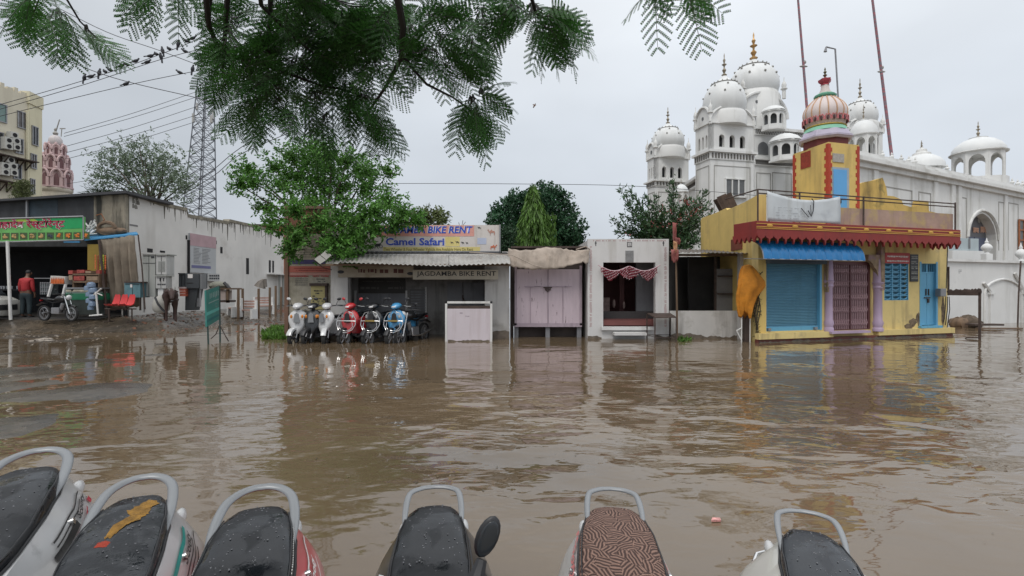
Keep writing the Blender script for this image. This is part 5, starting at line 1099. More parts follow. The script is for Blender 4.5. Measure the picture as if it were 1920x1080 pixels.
# ------------------------------------------------------------------ white temple complex (far right)
m_tw = mat('temple_white_wash', (.68, .68, .665), .7, var=.05, vs=.5, c2=(.46, .45, .42), p2=(.56, .8), s2=.35, streak=.55, sc_=(.36, .35, .31), ss=(.9, .9, .10))
m_tw2 = mat('temple_dome_white', (.66, .67, .665), .5, var=.04, vs=.4, streak=.3, sc_=(.45, .45, .43), ss=(.9, .9, .15))
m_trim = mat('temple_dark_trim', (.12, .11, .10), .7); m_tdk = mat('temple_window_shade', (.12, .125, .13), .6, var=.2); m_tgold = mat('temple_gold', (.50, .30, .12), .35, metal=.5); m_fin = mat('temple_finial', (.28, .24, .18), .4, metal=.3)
m_tpan = mat('temple_panel_line', (.30, .29, .27), .7)
def finial(c, h, r, mt, parent, name='finial'):
    b = MB(); b.lathe([(r * .35, 0), (r, h * .08), (r * .3, h * .16), (r * .75, h * .28), (r * .22, h * .38), (r * .3, h * .46), (r * .9, h * .52), (r * .2, h * .58), (r * .5, h * .70), (r * .15, h * .78), (r * .2, h * .9), (.01, h)], c, 12); return b.build(name, mt, parent, smooth=True)
def dome(c, r, h, parent, mt=None, fin=1.0, gold=False, dots=8, seg=32):
    """onion dome springing at c, radius r, height h"""
    pr = [(r * .86, 0), (r * .93, h * .08), (r * .99, h * .22), (r * 1.0, h * .34), (r * .97, h * .48), (r * .88, h * .64), (r * .74, h * .78), (r * .58, h * .88)]
    b = MB(); b.lathe(pr + [(r * .50, h * .92)], c, seg); o = b.build('dome', mt or m_tw2, parent, smooth=True)
    b = MB(); b.lathe([(r * .60, h * .875), (r * .62, h * .895), (r * .56, h * .91)], c, seg)
    for i in range(18): a = 2 * math.pi * i / 18; b.ell((c[0] + r * .6 * math.cos(a), c[1] + r * .6 * math.sin(a), c[2] + h * .91), (r * .03, r * .03, r * .05), 5, 3)
    b.build('dome_collar', m_tpan, o, smooth=True)
    b = MB(); b.lathe([(r * .54, h * .90), (r * .34, h * .99), (r * .20, h * 1.06), (r * .13, h * 1.13)], c, 20); b.build('dome_cap', mt or m_tw2, o, smooth=True)
    if dots:
        b = MB()
        for k_, f in ((.55, .955), (.78, .76)):
            for i in range(dots): a = 2 * math.pi * (i + k_) / dots; b.ell((c[0] + r * f * math.cos(a), c[1] + r * f * math.sin(a), c[2] + h * k_), (r * .05, r * .05, r * .05), 6, 4)
        b.build('dome_rosettes', m_tpan, o, smooth=True)
    if fin: finial((c[0], c[1], c[2] + h * 1.12), fin, r * (.13 if not gold else .17), m_tgold if gold else m_fin, o)
    return o
def turret(c, r, h, parent):
    b = MB(); b.lathe([(r * .7, 0), (r * .7, h * .42), (r * 1.25, h * .44), (r * 1.25, h * .48), (r * .7, h * .5), (r * .95, h * .62), (r * .7, h * .74), (r * .2, h * .82), (r * .1, h)], c, 10); b.build('corner_turret', m_tw, parent, smooth=True)
class Box4:
    """a square block on a rotated base with a frame for every visible face"""
    def __init__(s, corner, ang, w1, w2):
        u = Vector((math.cos(ang), math.sin(ang))); v = Vector((-u.y, u.x)); c = Vector(corner)
        s.c = c; s.u = u; s.v = v; s.w1 = w1; s.w2 = w2
        s.F = Frame(tuple(c), tuple(c + u * w1)); s.S = Frame(tuple(c + v * w2), tuple(c)); s.ctr = c + u * w1 / 2 + v * w2 / 2
        s.M = Matrix(((u.x, v.x, 0, c.x), (u.y, v.y, 0, c.y), (0, 0, 1, 0), (0, 0, 0, 1)))
def dist_to(px, C, d):
    tt = (px - 960) / 960; return (tt * C.y - C.x) / (d.x - tt * d.y)
def zof(py, Y): return 1.5 - (py - 540) * Y / 960
TA = R(14)                                     # the complex is turned a little from the picture plane
def mkbox(pxc, Y, pxr, pxl, ang=TA):
    C = Vector(((pxc - 960) * Y / 960, Y)); u = Vector((math.cos(ang), math.sin(ang))); v = Vector((-u.y, u.x))
    return Box4(C, ang, dist_to(pxr, C, u), dist_to(pxl, C, v))
def tower(name, label, pxc, pxr, pxl, Y, ybase, ycor0, ycor1, ytop, ydome0, ydome1, pxd0, pxd1, fin, win=3, lowwin=False, gold=False, finh=1.6):
    B4 = mkbox(pxc, Y, pxr, pxl); t = thing(name, label, 'tower', (B4.c.x, B4.c.y, 0)); Yc = B4.c.y; kk = Yc / 960
    z0, zc0, zc1, zt = zof(ybase, Yc), zof(ycor0, Yc), zof(ycor1, Yc), zof(ytop, Yc)
    w1, w2 = B4.w1, B4.w2
    b = MB(); b.M = B4.M; b.box(0, w1, 0, w2, -.3, zc0); b.build('lower_shaft', m_tw, t)
    e = .55 * kk * 10
    b = MB(); b.M = B4.M; b.prism([(-e, -e), (w1 + e, -e), (w1 + e, w2 + e), (-e, w2 + e)], zc0 + (zc1 - zc0) * .75, zc1, 'z'); b.box(-e * .3, w1 + e * .3, -e * .3, w2 + e * .3, zc0, zc0 + (zc1 - zc0) * .745); b.build('cornice', m_tw, t)
    for fr in (B4.F, B4.S):
        b = MB(); b.M = fr.M; n = int(fr.L / .32)
        for i in range(n): u = fr.L * (i + .5) / n; b.box(u - .07, u + .07, e * .3, e * .3 + .06, zc0 + (zc1 - zc0) * .15, zc0 + (zc1 - zc0) * .65)
        b.build('cornice_brackets', m_trim, t)
    b = MB(); b.M = B4.M
    # upper storey: real walls with arched openings
    th = .35; H_ = zt - zc1; zs = zc1 + H_ * .46; za = zc1 + H_ * .58; zb_ = zc1 + H_ * .12
    for fr in (B4.F, B4.S):
        b.M = fr.M; L_ = fr.L; m_ = L_ * .14; seg = (L_ - 2 * m_) / win
        b.box(0, m_, -th, 0, zc1, zt); b.box(L_ - m_, L_, -th, 0, zc1, zt)
        for i in range(win): a_ = m_ + i * seg; arch_wall(b, a_, a_ + seg, zc1, zt, a_ + seg * .24, a_ + seg * .76, zs, za, -th, 0, 8, zb_)
    b.M = B4.M; b.box(th, w1, w2 - th, w2, zc1, zt); b.box(w1 - th, w1, th, w2 - th, zc1, zt)
    b.build('upper_storey', m_tw, t)
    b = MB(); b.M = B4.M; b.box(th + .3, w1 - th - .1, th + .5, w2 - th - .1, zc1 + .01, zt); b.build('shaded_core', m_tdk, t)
    # curved gables over each face with a round eye
    b = MB(); dk = MB()
    for fr in (B4.F, B4.S):
        b.M = fr.M; L_ = fr.L; hh = (ydome0 and (zof(ydome0, Yc) - zt)) * 1.15 + .3
        pts = [(0, zt), (L_, zt)] + [(L_ * (.5 + .5 * math.cos(math.pi * i / 12)), zt + hh * math.sin(math.pi * i / 12)) for i in range(1, 12)]
        b.prism(pts, -th, .0, 'y'); b.box(-.1, L_ + .1, 0, .12, zt - .12, zt)
        ring = [(L_ * (.5 + .52 * math.cos(math.pi * i / 14)), .06, zt + (hh + .05) * math.sin(math.pi * i / 14)) for i in range(15)]; b.tube(ring, .11, 5)
        dk.M = fr.M; dk.lathe([(.01, 0), (.01, 0)], (0, 0, 0), 3) if False else None
        uu = L_ / 2; zz_ = zt + hh * .38; rr = kk * 3.6; n = 14
        dk.prism([(uu + rr * .8 * math.cos(2 * math.pi * i / n), zz_ + rr * math.sin(2 * math.pi * i / n)) for i in range(n)], .0, .03, 'y')
    b.build('curved_gable', m_tw, t); dk.build('round_eye', m_tdk, t)
    c = B4.ctr; zd = zof(ydome0, Yc); rd = (pxd1 - pxd0) / 2 * c.y / 960
    b = MB(); b.lathe([(rd * 1.0, zt - .1), (rd * 1.02, zd - .15), (rd * .95, zd + .1)], (c.x, c.y, 0), 24); b.build('drum', m_tw, t, smooth=True)
    dome((c.x, c.y, zd), rd, zof(ydome1, c.y) - zd, t, fin=fin, gold=gold)
    for (a_, b_) in ((0, 0), (w1, 0), (0, w2), (w1, w2)):
        p = B4.M @ Vector((a_, b_, 0)); turret((p.x, p.y, zt - .2), kk * 4.2, (zd - zt) + kk * 24, t)
    if lowwin:
        x0, x1, y0, y1 = lowwin; u0, u1, a_, b_ = B4.F.rect(x0, x1, y0, y1)
        b = MB(); b.M = B4.F.M; b.box(u0, u1, .0, .04, a_, b_); w__ = b.build('window', m_tdk, t)
        b = MB(); b.M = B4.F.M
        for q in range(4): u = u0 + (u1 - u0) * q / 3; b.box(u - .06, u + .06, .0, .10, a_ - .05, b_ + .05)
        b.box(u0 - .06, u1 + .06, 0, .13, b_, b_ + .1); b.box(u0 - .15, u1 + .15, 0, .3, a_ - .15, a_); b.build('window_frame', m_tw, w__)
    # sunk panels on the lower shaft
    b = MB()
    for fr in (B4.F, B4.S):
        b.M = fr.M; L_ = fr.L; zp0, zp1 = zc0 - (zc0) * .55, zc0 - kk * 12
        for (a_, c_, d_, e_) in ((L_ * .08, L_ * .92, zp1, zp1 + .06), (L_ * .08, L_ * .08 + .06, zp0, zp1), (L_ * .92 - .06, L_ * .92, zp0, zp1)): b.box(a_, c_, 0, .03, d_, e_)
    b.build('wall_moulding', m_tpan, t)
    return t, B4
tower('domed_tower', 'smaller white domed tower at the far left of the temple', 1229, 1291, 1214, 52, 520, 348, 337, 292, 274, 238, 1221, 1281, 1.8)
tA, BA = tower('domed_tower', 'tall white domed tower left of the great gold-tipped dome', 1332, 1413, 1304, 46, 520, 298, 280, 228, 205, 152, 1316, 1393, 2.2, lowwin=(1360, 1396, 337, 368))
# great dome block
Yg = 52; Bg = mkbox(1415, Yg, 1502, 1395)
t = thing('great_dome_hall', 'main white temple hall with the largest dome and gold finial', 'temple', (Bg.c.x, Bg.c.y, 0))
zt1, zt2 = zof(252, Yg), zof(183, Yg)
b = MB(); b.M = Bg.M; b.box(0, Bg.w1, 0, 7, -.3, zt1); b.build('hall_wall', m_tw, t)
w1 = Bg.w1
b = MB(); b.M = Bg.F.M
zz1, zz2 = zof(186, Yg), zof(252, Yg)
uL_, uR_ = Bg.F.uz(1392, 0)[0], Bg.F.uz(1480, 0)[0]
uc = (uL_ + uR_) / 2; hw = (uR_ - uL_) / 2
n = 16; pts = [(uL_, zt1), (uR_, zt1), (uR_, zof(215, Yg))] + [(uc + hw * math.cos(math.pi * i / n), zof(215, Yg) + (zof(168, Yg) - zof(215, Yg)) * math.sin(math.pi * i / n)) for i in range(1, n)] + [(uL_, zof(215, Yg))]
b.prism(pts, -1.2, -.4, 'y'); b.tube([(uc + (hw + .1) * math.cos(math.pi * i / n), -.35, zof(215, Yg) + (zof(168, Yg) - zof(215, Yg)) * math.sin(math.pi * i / n)) for i in range(n + 1)], .16, 6)
b.build('drum_wall', m_tw, t)
b = MB(); b.M = Bg.F.M
for x in (1424, 1434, 1446):
    u, z = Bg.F.uz(x, 188); m_ = 12; rr = .16 if x != 1434 else .26
    b.prism([(u + rr * math.cos(2 * math.pi * i / m_), z + rr * math.sin(2 * math.pi * i / m_)) for i in range(m_)], -.4, -.36, 'y')
for (x0, x1, y0, y1) in ((1412, 1422, 210, 233),): u0, u1, za_, zb_ = Bg.F.rect(x0, x1, y0, y1); arch_pane(b, u0, u1, za_, za_ + (zb_ - za_) * .6, zb_, -.4, -.34)
b.build('wall_openings', m_tdk, t)
cg = Bg.ctr; cgx = (1413 - 960) / 960 * (Yg + 3); cgp = (cgx, Yg + 3.0)
kd = (Yg + 3) / 960; rd = 44 * kd; zd = zof(183, Yg + 3)
b = MB(); b.lathe([(rd * 1.02, zt1 - .2), (rd * 1.04, zd - .3), (rd * .93, zd + .2)], (cgp[0], cgp[1], 0), 32); b.build('drum', m_tw, t, smooth=True)
dome((cgp[0], cgp[1], zd), rd, zof(121, Yg + 3) - zd, t, fin=(118 - 65) * kd, gold=True, dots=10, seg=40)
for px, Y in ((1393, Yg - .6), (1470, Yg + .8), (1399, Yg + 5)):
    p = Vector(((px - 960) * Y / 960, Y)); turret((p.x, p.y, zof(185, Y)), .26, 2.2, t)
# balconies (half-domed oriels)
def oriel(px, Y, yb, ys, yt, hw_px, parent, nA=3):
    """projecting balcony: floor at pixel row yb, arches spring to ys, dome top yt"""
    k_ = Y / 960; c = Vector(((px - 960) * k_, Y)); rr = hw_px * k_; z0, z1, z2 = zof(yb, Y), zof(ys, Y), zof(yt, Y)
    b = MB(); fl = MB(); N6 = nA * 2
    ringp = [(c.x + rr * math.cos(a), c.y + rr * math.sin(a)) for a in [math.pi + math.pi * i / (nA + 1) for i in range(nA + 2)]]
    for i in range(nA + 1):
        p, q_ = ringp[i], ringp[i + 1]; fr = Frame(p, q_); b.M = fr.M; L_ = fr.L
        arch_wall(b, 0, L_, z0, z1, L_ * .16, L_ * .84, z0 + (z1 - z0) * .62, z0 + (z1 - z0) * .86, -.12, 0, 8, z0 + (z1 - z0) * .22)
    b.M = None; b.prism([(c.x + (x - c.x) * 1.12, c.y + (y - c.y) * 1.12) for x, y in ringp], z1, z1 + .14, 'z'); b.prism([(c.x + (x - c.x) * 1.1, c.y + (y - c.y) * 1.1) for x, y in ringp], z0 - .2, z0, 'z')
    o = b.build('balcony', m_tw, parent)
    b = MB(); pr = [(rr * 1.12, 0), (rr * 1.02, .25), (rr * .85, .55), (rr * .5, .85), (rr * .15, 1.0), (.03, 1.12)]; h = z2 - z1 - .14
    b.loft([[(c.x + r * math.cos(a), c.y + r * math.sin(a), z1 + .14 + z * h) for a in [math.pi + math.pi * i / 14 for i in range(15)]] for r, z in pr], cap=False, closed=False); b.build('half_dome', m_tw2, o, smooth=True, fix=False)
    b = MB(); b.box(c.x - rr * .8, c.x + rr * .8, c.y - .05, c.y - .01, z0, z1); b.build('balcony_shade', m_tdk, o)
oriel(1449, Yg - .6, 243, 213, 199, 20, t)
oriel(1471, Yg - 1.2, 302, 270, 251, 27, t)
b = MB(); b.M = Bg.F.M; u0, u1, za_, zb_ = Bg.F.rect(1421, 1440, 266, 290); arch_pane(b, u0, u1, za_, za_ + (zb_ - za_) * .55, zb_, 0, .05); b.build('arched_window', m_tdk, t)
b = MB(); b.M = Bg.F.M; tr_ = MB(); tr_.M = Bg.F.M
for (y0, y1) in ((243, 251), (300, 308)):
    za_, zb_ = zof(y1, Yg), zof(y0, Yg); b.box(-.1, w1 + .5, 0, .35, zb_, zb_ + .28); b.box(-.05, w1 + .45, 0, .12, za_ - .1, zb_)
    n = 60 if y0 < 260 else 44
    for i in range(n):
        u = (w1 + .4) * (i + .5) / n; d_ = (w1 + .4) / n
        if y0 < 260: tr_.box(u - d_ * .3, u + d_ * .3, .12, .16, (za_ + zb_) / 2, zb_ - .03) if i % 2 else tr_.box(u - d_ * .3, u + d_ * .3, .12, .16, za_, (za_ + zb_) / 2 - .03)
        else: tr_.box(u - d_ * .28, u + d_ * .28, .12, .16, za_, zb_ - .04)
    tr_.build('dentil_band', m_trim, t); tr_ = MB(); tr_.M = Bg.F.M
b.build('string_course', m_tw, t)
b = MB(); b.M = Bg.F.M
for (x0, x1) in ((1418, 1445), (1448, 1484)):
    u0, u1, za_, zb_ = Bg.F.rect(x0, x1, 324, 372)
    b.box(u0, u1, 0, .04, zb_ - .07, zb_); b.box(u0, u0 + .07, 0, .04, za_, zb_ - .07); b.box(u1 - .07, u1, 0, .04, za_, zb_ - .07)
b.build('wall_moulding', m_tpan, t)
# link wall between the two left towers with its own bracketed cornice
LK = Frame((P(1288, 0, 53).x, 53), (P(1318, 0, 48).x, 48)); t = thing('link_wall', 'low white wall with sloping cornice between the two left temple towers', 'wall', (P(1290, 0, 52).x, 52, 0))
b = MB(); b.M = LK.M; za_, zb_ = zof(372, 50), zof(335, 50); b.box(0, LK.L, -1, 0, -.3, zb_); b.box(-.1, LK.L, 0, .5, zb_ - .25, zb_); b.box(-.1, LK.L, .0, .2, zb_ - .9, zb_ - .7); b.build('wall', m_tw, t)
b = MB(); b.M = LK.M
for i in range(12): u = LK.L * (i + .5) / 12; b.box(u - .14, u + .14, 0, .12, zb_ - .6, zb_ - .3)
b.build('cornice_brackets', m_trim, t)
# small white pavilion in front of the shrubs
def chhatri(name, label, px, Y, hwpx, yb, ys, yd0, yd1, fin, n=8, cat='pavilion', mt=None, group=None):
    k_ = Y / 960; c = Vector(((px - 960) * k_, Y)); rr = hwpx * k_; t = thing(name, label, cat, (c.x, c.y, zof(yb, Y)), group=group)
    z0, z1, zd0_, zd1_ = zof(yb, Y), zof(ys, Y), zof(yd0, Y), zof(yd1, Y)
    for i in range(n):
        a, a2 = 2 * math.pi * (i + .5) / n, 2 * math.pi * (i + 1.5) / n
        p, q_ = (c.x + rr * math.cos(a2), c.y + rr * math.sin(a2)), (c.x + rr * math.cos(a), c.y + rr * math.sin(a))
        fr = Frame(q_, p); b = MB(); b.M = fr.M; L_ = fr.L; arch_wall(b, 0, L_, z0, z1, L_ * .13, L_ * .87, z0 + (z1 - z0) * .58, z0 + (z1 - z0) * .88, -.10 * rr / 2, 0.02 * (i % 2), 10); b.build('arch', m_tw, t)
    b = MB(); b.lathe([(rr * 1.0, z1 - .04), (rr * 1.07, z1), (rr * 1.08, z1 + .06), (rr * .98, zd0_)], (c.x, c.y, 0), n * 4); b.build('eave', m_tw, t, smooth=True)
    b = MB(); b.lathe([(rr * 1.06, z0 - 1.0), (rr * 1.06, z0)], (c.x, c.y, 0), n * 2); b.build('plinth', m_tw, t)
    h = zd1_ - zd0_; b = MB(); b.lathe([(rr * 1.0, zd0_), (rr * .98, zd0_ + h * .2), (rr * .85, zd0_ + h * .5), (rr * .6, zd0_ + h * .8), (rr * .35, zd0_ + h * .95), (rr * .36, zd0_ + h), (rr * .12, zd0_ + h * 1.08)], (c.x, c.y, 0), 32); b.build('dome', m_tw2, t, smooth=True)
    if fin: finial((c.x, c.y, zd1_), fin, rr * .10, m_fin, t)
    return t
chhatri('garden_pavilion', 'tiny white pavilion with pyramid roof rising out of the flowering shrub', 1277, 38, 13, 392, 362, 360, 346, .5, 6)
# right domed tower behind the yellow tower
t, Br = tower('domed_tower', 'white domed tower right of the striped dome', 1590, 1655, 1570, 47, 520, 302, 292, 240, 228, 190, 1581, 1639, 1.9, win=2)
chhatri('dome_kiosk', 'small white domed kiosk with arches in front of the right temple tower', 1619, 42, 24, 296, 256, 254, 226, 1.3, 8)
# long wing
WA = P(1560, 0, 34.5); WB = P(1990, 0, 53); WF = Frame((WA.x, WA.y), (WB.x, WB.y))
t = thing('temple_wing', 'long white temple wing with a parapet falling away to the right', 'building', (WA.x, WA.y, 0)); 
zpar, zcor = WF.uz(1700, 303)[1], WF.uz(1700, 322)[1]
# arch opening for the gate
g0_, g1_, gz0, gz1 = WF.rect(1816, 1868, 400, 494)
b = MB(); b.M = WF.M; b.box(0, g0_ - .6, -.8, 0, -.3, zcor); b.box(g1_ + .6, WF.L, -.8, 0, -.3, zcor); arch_wall(b, g0_ - .6, g1_ + .6, -.3, zcor, g0_, g1_, gz0 + (gz1 - gz0) * .5, gz1, -.8, 0, 14); b.build('wall', m_tw, t)
b = MB(); b.M = WF.M; b.box(-.3, WF.L, -.8, .55, zcor, zcor + .28); b.box(-.2, WF.L, -.8, .3, zcor + .285, zcor + .5); b.box(-.2, WF.L, -.8, .1, zcor + .505, zpar); b.box(0, WF.L, 0, .25, zcor - .35, zcor - .002); b.build('parapet', m_tw, t)
b = MB(); b.M = WF.M; b.box(0, WF.L, -2.5, -.8, zcor - .3, zcor); b.build('roof', m_tw, t)
b = MB(); b.M = WF.M
for i in range(15): a = math.pi * i / 14
b.tube([(((g0_ + g1_) / 2) - (g1_ - g0_) * .56 * math.cos(math.pi * i / 14), .08, gz0 + (gz1 - gz0) * .5 + (gz1 - gz0) * .56 * math.sin(math.pi * i / 14)) for i in range(15)], .13, 6)
b.build('arch_moulding', m_tw, t)
for px in (1785, 1884, 1797, 1752, 1640): u = WF.uz(px, 400)[0]; b = MB(); b.M = WF.M; b.box(u - .3, u + .3, 0, .14, -.3, zcor - .36); b.build('pilaster', m_tw, t)
b = MB(); b.M = WF.M
for x0, x1 in ((1655, 1710), (1722, 1745), (1800, 1812), (1872, 1882), (1890, 1909)):
    u0, u1, za_, zb_ = WF.rect(x0, x1, 352 + (x0 - 1650) * .12, 470)
    b.box(u0, u1, 0, .03, zb_ - .07, zb_); b.box(u0, u0 + .08, 0, .03, za_, zb_ - .07); b.box(u1 - .08, u1, 0, .03, za_, zb_ - .07)
b.build('wall_moulding', m_tpan, t)
b = MB(); b.M = WF.M; arch_pane(b, g0_ + .02, g1_ - .02, -.2, gz0 + (gz1 - gz0) * .5, gz1, -.78, -.7, 14); gp = b.build('gate_panel', mat('slate_gate_panel', (.10, .10, .11), .6, var=.1), t)
b = MB(); b.M = WF.M; b.box((g0_ * .45 + g1_ * .55), g1_ - .1, -.7, -.64, -.2, WF.uz(1840, 443)[1]); b.box(g0_ + .1, g0_ * .5 + g1_ * .5, -.7, -.65, -.2, WF.uz(1840, 443)[1]); b.build('gate_leaf', mat('slate_blue_gate', (.06, .075, .13), .5), t)
m_sal = mat('salmon_ink', (.55, .32, .22), .6)
b = MB(); b.M = WF.M; q = random.Random(4)
for (x0, x1, y0, y1) in ((1824, 1834, 427, 437), (1838, 1857, 426, 438)):
    u0, u1, za_, zb_ = WF.rect(x0, x1, y0, y1, -.68); b.box(u0, u1, -.68, -.63, zb_ - .07, zb_); n = int((u1 - u0) / .14)
    for i in range(n):
        u = u0 + (u1 - u0) * (i + .5) / n; b.box(u - .035, u + .035, -.68, -.63, za_ + (q.random() * .15), zb_ - .07)
        if q.random() < .6: b.ell((u + .05, -.655, (za_ + zb_) / 2), (.06, .02, .08), 8, 4)
b.build('gate_lettering', m_sal, t)
b = MB(); b.M = WF.M; u, z = WF.uz(1836, 412, -.68); b.ell((u, -.68, z), (.28, .03, .30), 14, 6); b.build('gate_emblem', mat('grey_emblem', (.28, .27, .25), .6), t)
u0, u1, za_, zb_ = WF.rect(1908, 1935, 414, 470); b = MB(); b.M = WF.M; b.box(u0, u1, 0, .08, za_, zb_); w_ = b.build('window', m_tdk, t)
b = MB(); b.M = WF.M
for i in range(4): u = u0 + (u1 - u0) * i / 3; b.box(u - .09, u + .09, .08, .16, za_, zb_)
for i in range(4): z = za_ + (zb_ - za_) * i / 3; b.box(u0, u1, .08, .15, z - .06, z + .06)
b.build('window_frame', mat('orange_brown_wood', (.30, .10, .03), .6), w_)
# little finials along the parapet: one thing each
for i, px in enumerate((1655, 1672, 1690, 1704, 1716, 1760, 1776, 1888, 1898, 1908, 1917)):
    u, _ = WF.uz(px, 300, -.3); p = WF.pt(u, -.3, zpar); k_ = p.y / 960
    b = MB(); h = 15 * k_; b.lathe([(.35 * h * .5, 0), (.10 * h, h * .2), (.26 * h, h * .42), (.20 * h, h * .55), (.07 * h, h * .65), (.12 * h, h * .75), (.01, h)], tuple(p), 12)
    tag(b.build('parapet_finial', m_tw, smooth=True), 'small white bulb-shaped finial standing on the parapet of the long temple wing', 'finial', 'finials along the temple wing parapet')
chhatri('roof_pavilion', 'open white eight-arched pavilion with ribbed dome on the temple wing', 1834, 49, 40, 337, 289, 286, 259, 1.6, 8)
k_ = 43 / 960; c = P(1728, 300, 43); t = thing('roof_cupola', 'low white ribbed cupola with finial left of the roof pavilion', 'cupola', (c.x, c.y, zpar))
b = MB(); b.lathe([(35 * k_, zof(318, 43)), (34 * k_, zof(308, 43)), (28 * k_, zof(300, 43)), (18 * k_, zof(293, 43)), (13 * k_, zof(291, 43))], (c.x, c.y, 0), 48, mod=lambda a: 1 + .02 * math.cos(a * 20)); b.build('dome', m_tw2, t, smooth=True)
b = MB(); b.lathe([(15 * k_, zof(292, 43)), (14 * k_, zof(288, 43)), (9 * k_, zof(286, 43)), (8 * k_, zof(281, 43)), (3 * k_, zof(279, 43)), (2 * k_, zof(276, 43))], (c.x, c.y, 0), 20); b.build('cap', m_tw, t, smooth=True)
finial((c.x, c.y, zof(277, 43)), 14 * k_, .12, m_fin, t)
# flag masts wrapped in cloth, lamp mast
m_mast = mat('wrapped_red_mast', (.34, .12, .14), .8, var=.35, vs=2, stretch=(1, 1, 3), c2=(.18, .17, .2), p2=(.45, .55), s2=3)
def mast(label, p0, p1, Y, r0_, r1_, blunt=False):
    t = thing('flag_mast', label, 'mast', tuple(P(p0[0], p0[1], Y)), group='red-wrapped masts behind the yellow building')
    a, b_ = P(*p0, Y), P(*p1, Y); b = MB(); b.tube([a.lerp(b_, i / 20) for i in range(21)], [r0_ + (r1_ - r0_) * i / 20 for i in range(21)], 8); b.build('pole', m_mast, t, smooth=True)
    b = MB(); m_ = a.lerp(b_, .45); b.ell(m_, (.35, .1, .08), 8, 4); b.ell(a.lerp(b_, .47) + Vector((.1, 0, 0)), (.15, .1, .15), 8, 4); b.build('bracket', m_tpan, t)
mast('tall red-wrapped mast just left of the lamp mast', (1521, 300), (1489, -90), 40, .11, .07)
mast('tall red-wrapped mast rising alone behind the temple wing', (1674, 310), (1626, -80), 41, .12, .08)
t = thing('lamp_mast', 'thin grey mast with hooked arm and small lamp behind the striped dome', 'mast', tuple(P(1575, 300, 41)))
b = MB(); b.tube([P(1574, 300, 41), P(1572, 190, 41), P(1566, 92, 41), P(1549, 88, 41)], .07, 6); b.build('pole', m_steel, t, smooth=True)
b = MB(); b.tube([P(1549, 88, 41), P(1547.5, 97, 41)], [.06, .14], 6); b.build('lamp', m_steel, t, smooth=True)
t = thing('short_mast', 'short thin grey mast to the left of the striped dome', 'mast', tuple(P(1513, 300, 40))); b = MB(); b.tube([P(1513, 200, 40), P(1509, 171, 40)], .06, 6); b.build('pole', m_steel, t, smooth=True)
# compound wall
CA, CB = P(1770, 0, 20.5), P(2010, 0, 23.5); CW = Frame((CA.x, CA.y), (CB.x, CB.y))
t = thing('compound_wall', 'white compound wall with raised arch relief at the right edge', 'wall', (CA.x, CA.y, 0))
ztop = CW.uz(1850, 492)[1]; zlow = CW.uz(1790, 492)[1]
m_cw = mat('compound_white_wash', (.66, .66, .65), .75, var=.06, vs=.8, c2=(.40, .40, .38), p2=(.55, .75), s2=.7, streak=.3, sc_=(.3, .29, .26), ss=(1.5, 1.5, .3))
b = MB(); b.M = CW.M; b.box(0, CW.L, -.4, 0, -.3, ztop); b.build('wall', m_cw, t)
b = MB(); b.M = CW.M; b.box(-.05, CW.L, -.45, .1, ztop, ztop + .10); b.build('coping', m_cw, t)
b = MB(); b.M = CW.M
for (x0, x1, ys, ya) in ((1845, 1915, 550, 523), (1922, 1990, 550, 523)):
    u0, _ = CW.uz(x0, 550); u1, _ = CW.uz(x1, 550); zs, za = CW.uz(x0, ys)[1], CW.uz(x0, ya)[1]; b.tube([(u0, .02, -.2)] + [(p, .02, z) for p, z in arch_pts(u0, u1, zs, za, 12)] + [(u1, .02, -.2)], .05, 6)
for x in (1856, 1918): u = CW.uz(x, 550)[0]; b.box(u - .1, u + .1, 0, .08, -.3, CW.uz(1856, 552)[1]); b.box(u - .16, u + .16, 0, .12, CW.uz(1856, 552)[1], CW.uz(1856, 548)[1])
for (x0, y0, x1, y1) in ((1855, 548, 1842, 530), (1918, 548, 1900, 512)): a_ = CW.uz(x0, y0); c_ = CW.uz(x1, y1); b.tube([(a_[0], .05, a_[1]), (c_[0], .05, c_[1])], .06, 5)
b.build('arch_relief', m_cw, t)
b = MB(); scribble(b, CW, 1797, 1803, 505, 513, 0, 3, 3, .9, .4); b.build('faint_mark', mat('faint_grey_mark', (.3, .3, .3), .8), t, fix=False)
t = thing('wall_outhouse', 'small white stepped block with blue-grey box roof behind the compound wall', 'outhouse', tuple(P(1810, 492, 24)))
OF = Frame((P(1780, 0, 24).x, 24), (P(1860, 0, 24.6).x, 24.6)); fb(OF, 1786, 1846, 470, 530, -2, 0, 'block', m_cw, t); fb(OF, 1801, 1835, 447, 470, -1.6, -.1, 'upper_block', mat('pale_blue_grey', (.38, .44, .46), .7, var=.1), t)
fb(OF, 1818, 1820, 447, 466, -.1, -.05, 'drain_pipe', m_steel, t)
def bulbpost(label, px, py0, py1, Y):
    c = P(px, py0, Y); k_ = Y / 960; h = (py0 - py1) * k_; t = thing('gate_post', label, 'post', (c.x, c.y, 0))
    b = MB(); b.box(c.x - 6 * k_, c.x + 6 * k_, c.y - 6 * k_, c.y + 6 * k_, -.3, c.z); b.build('shaft', m_cw, t)
    b = MB(); b.lathe([(5 * k_, 0), (2.5 * k_, h * .12), (8 * k_, h * .3), (8.5 * k_, h * .42), (6 * k_, h * .56), (2.2 * k_, h * .66), (3 * k_, h * .74), (1.4 * k_, h * .84), (.01, h)], tuple(c), 16); b.build('bulb', m_cw, t, smooth=True)
bulbpost('white post with onion bulb above the wall by the dark arch', 1850, 476, 446, 23.2); bulbpost('white post with onion bulb at the far right edge', 1914, 489, 455, 23.4)
t = thing('thin_mast', 'thin dark leaning rod before the compound wall at the right', 'rod', tuple(P(1906, 605, 21))); b = MB(); b.tube([P(1908, 615, 21), P(1910, 550, 21.2), P(1914, 490, 21.4)], .03, 6); b.build('rod', m_rust, t)
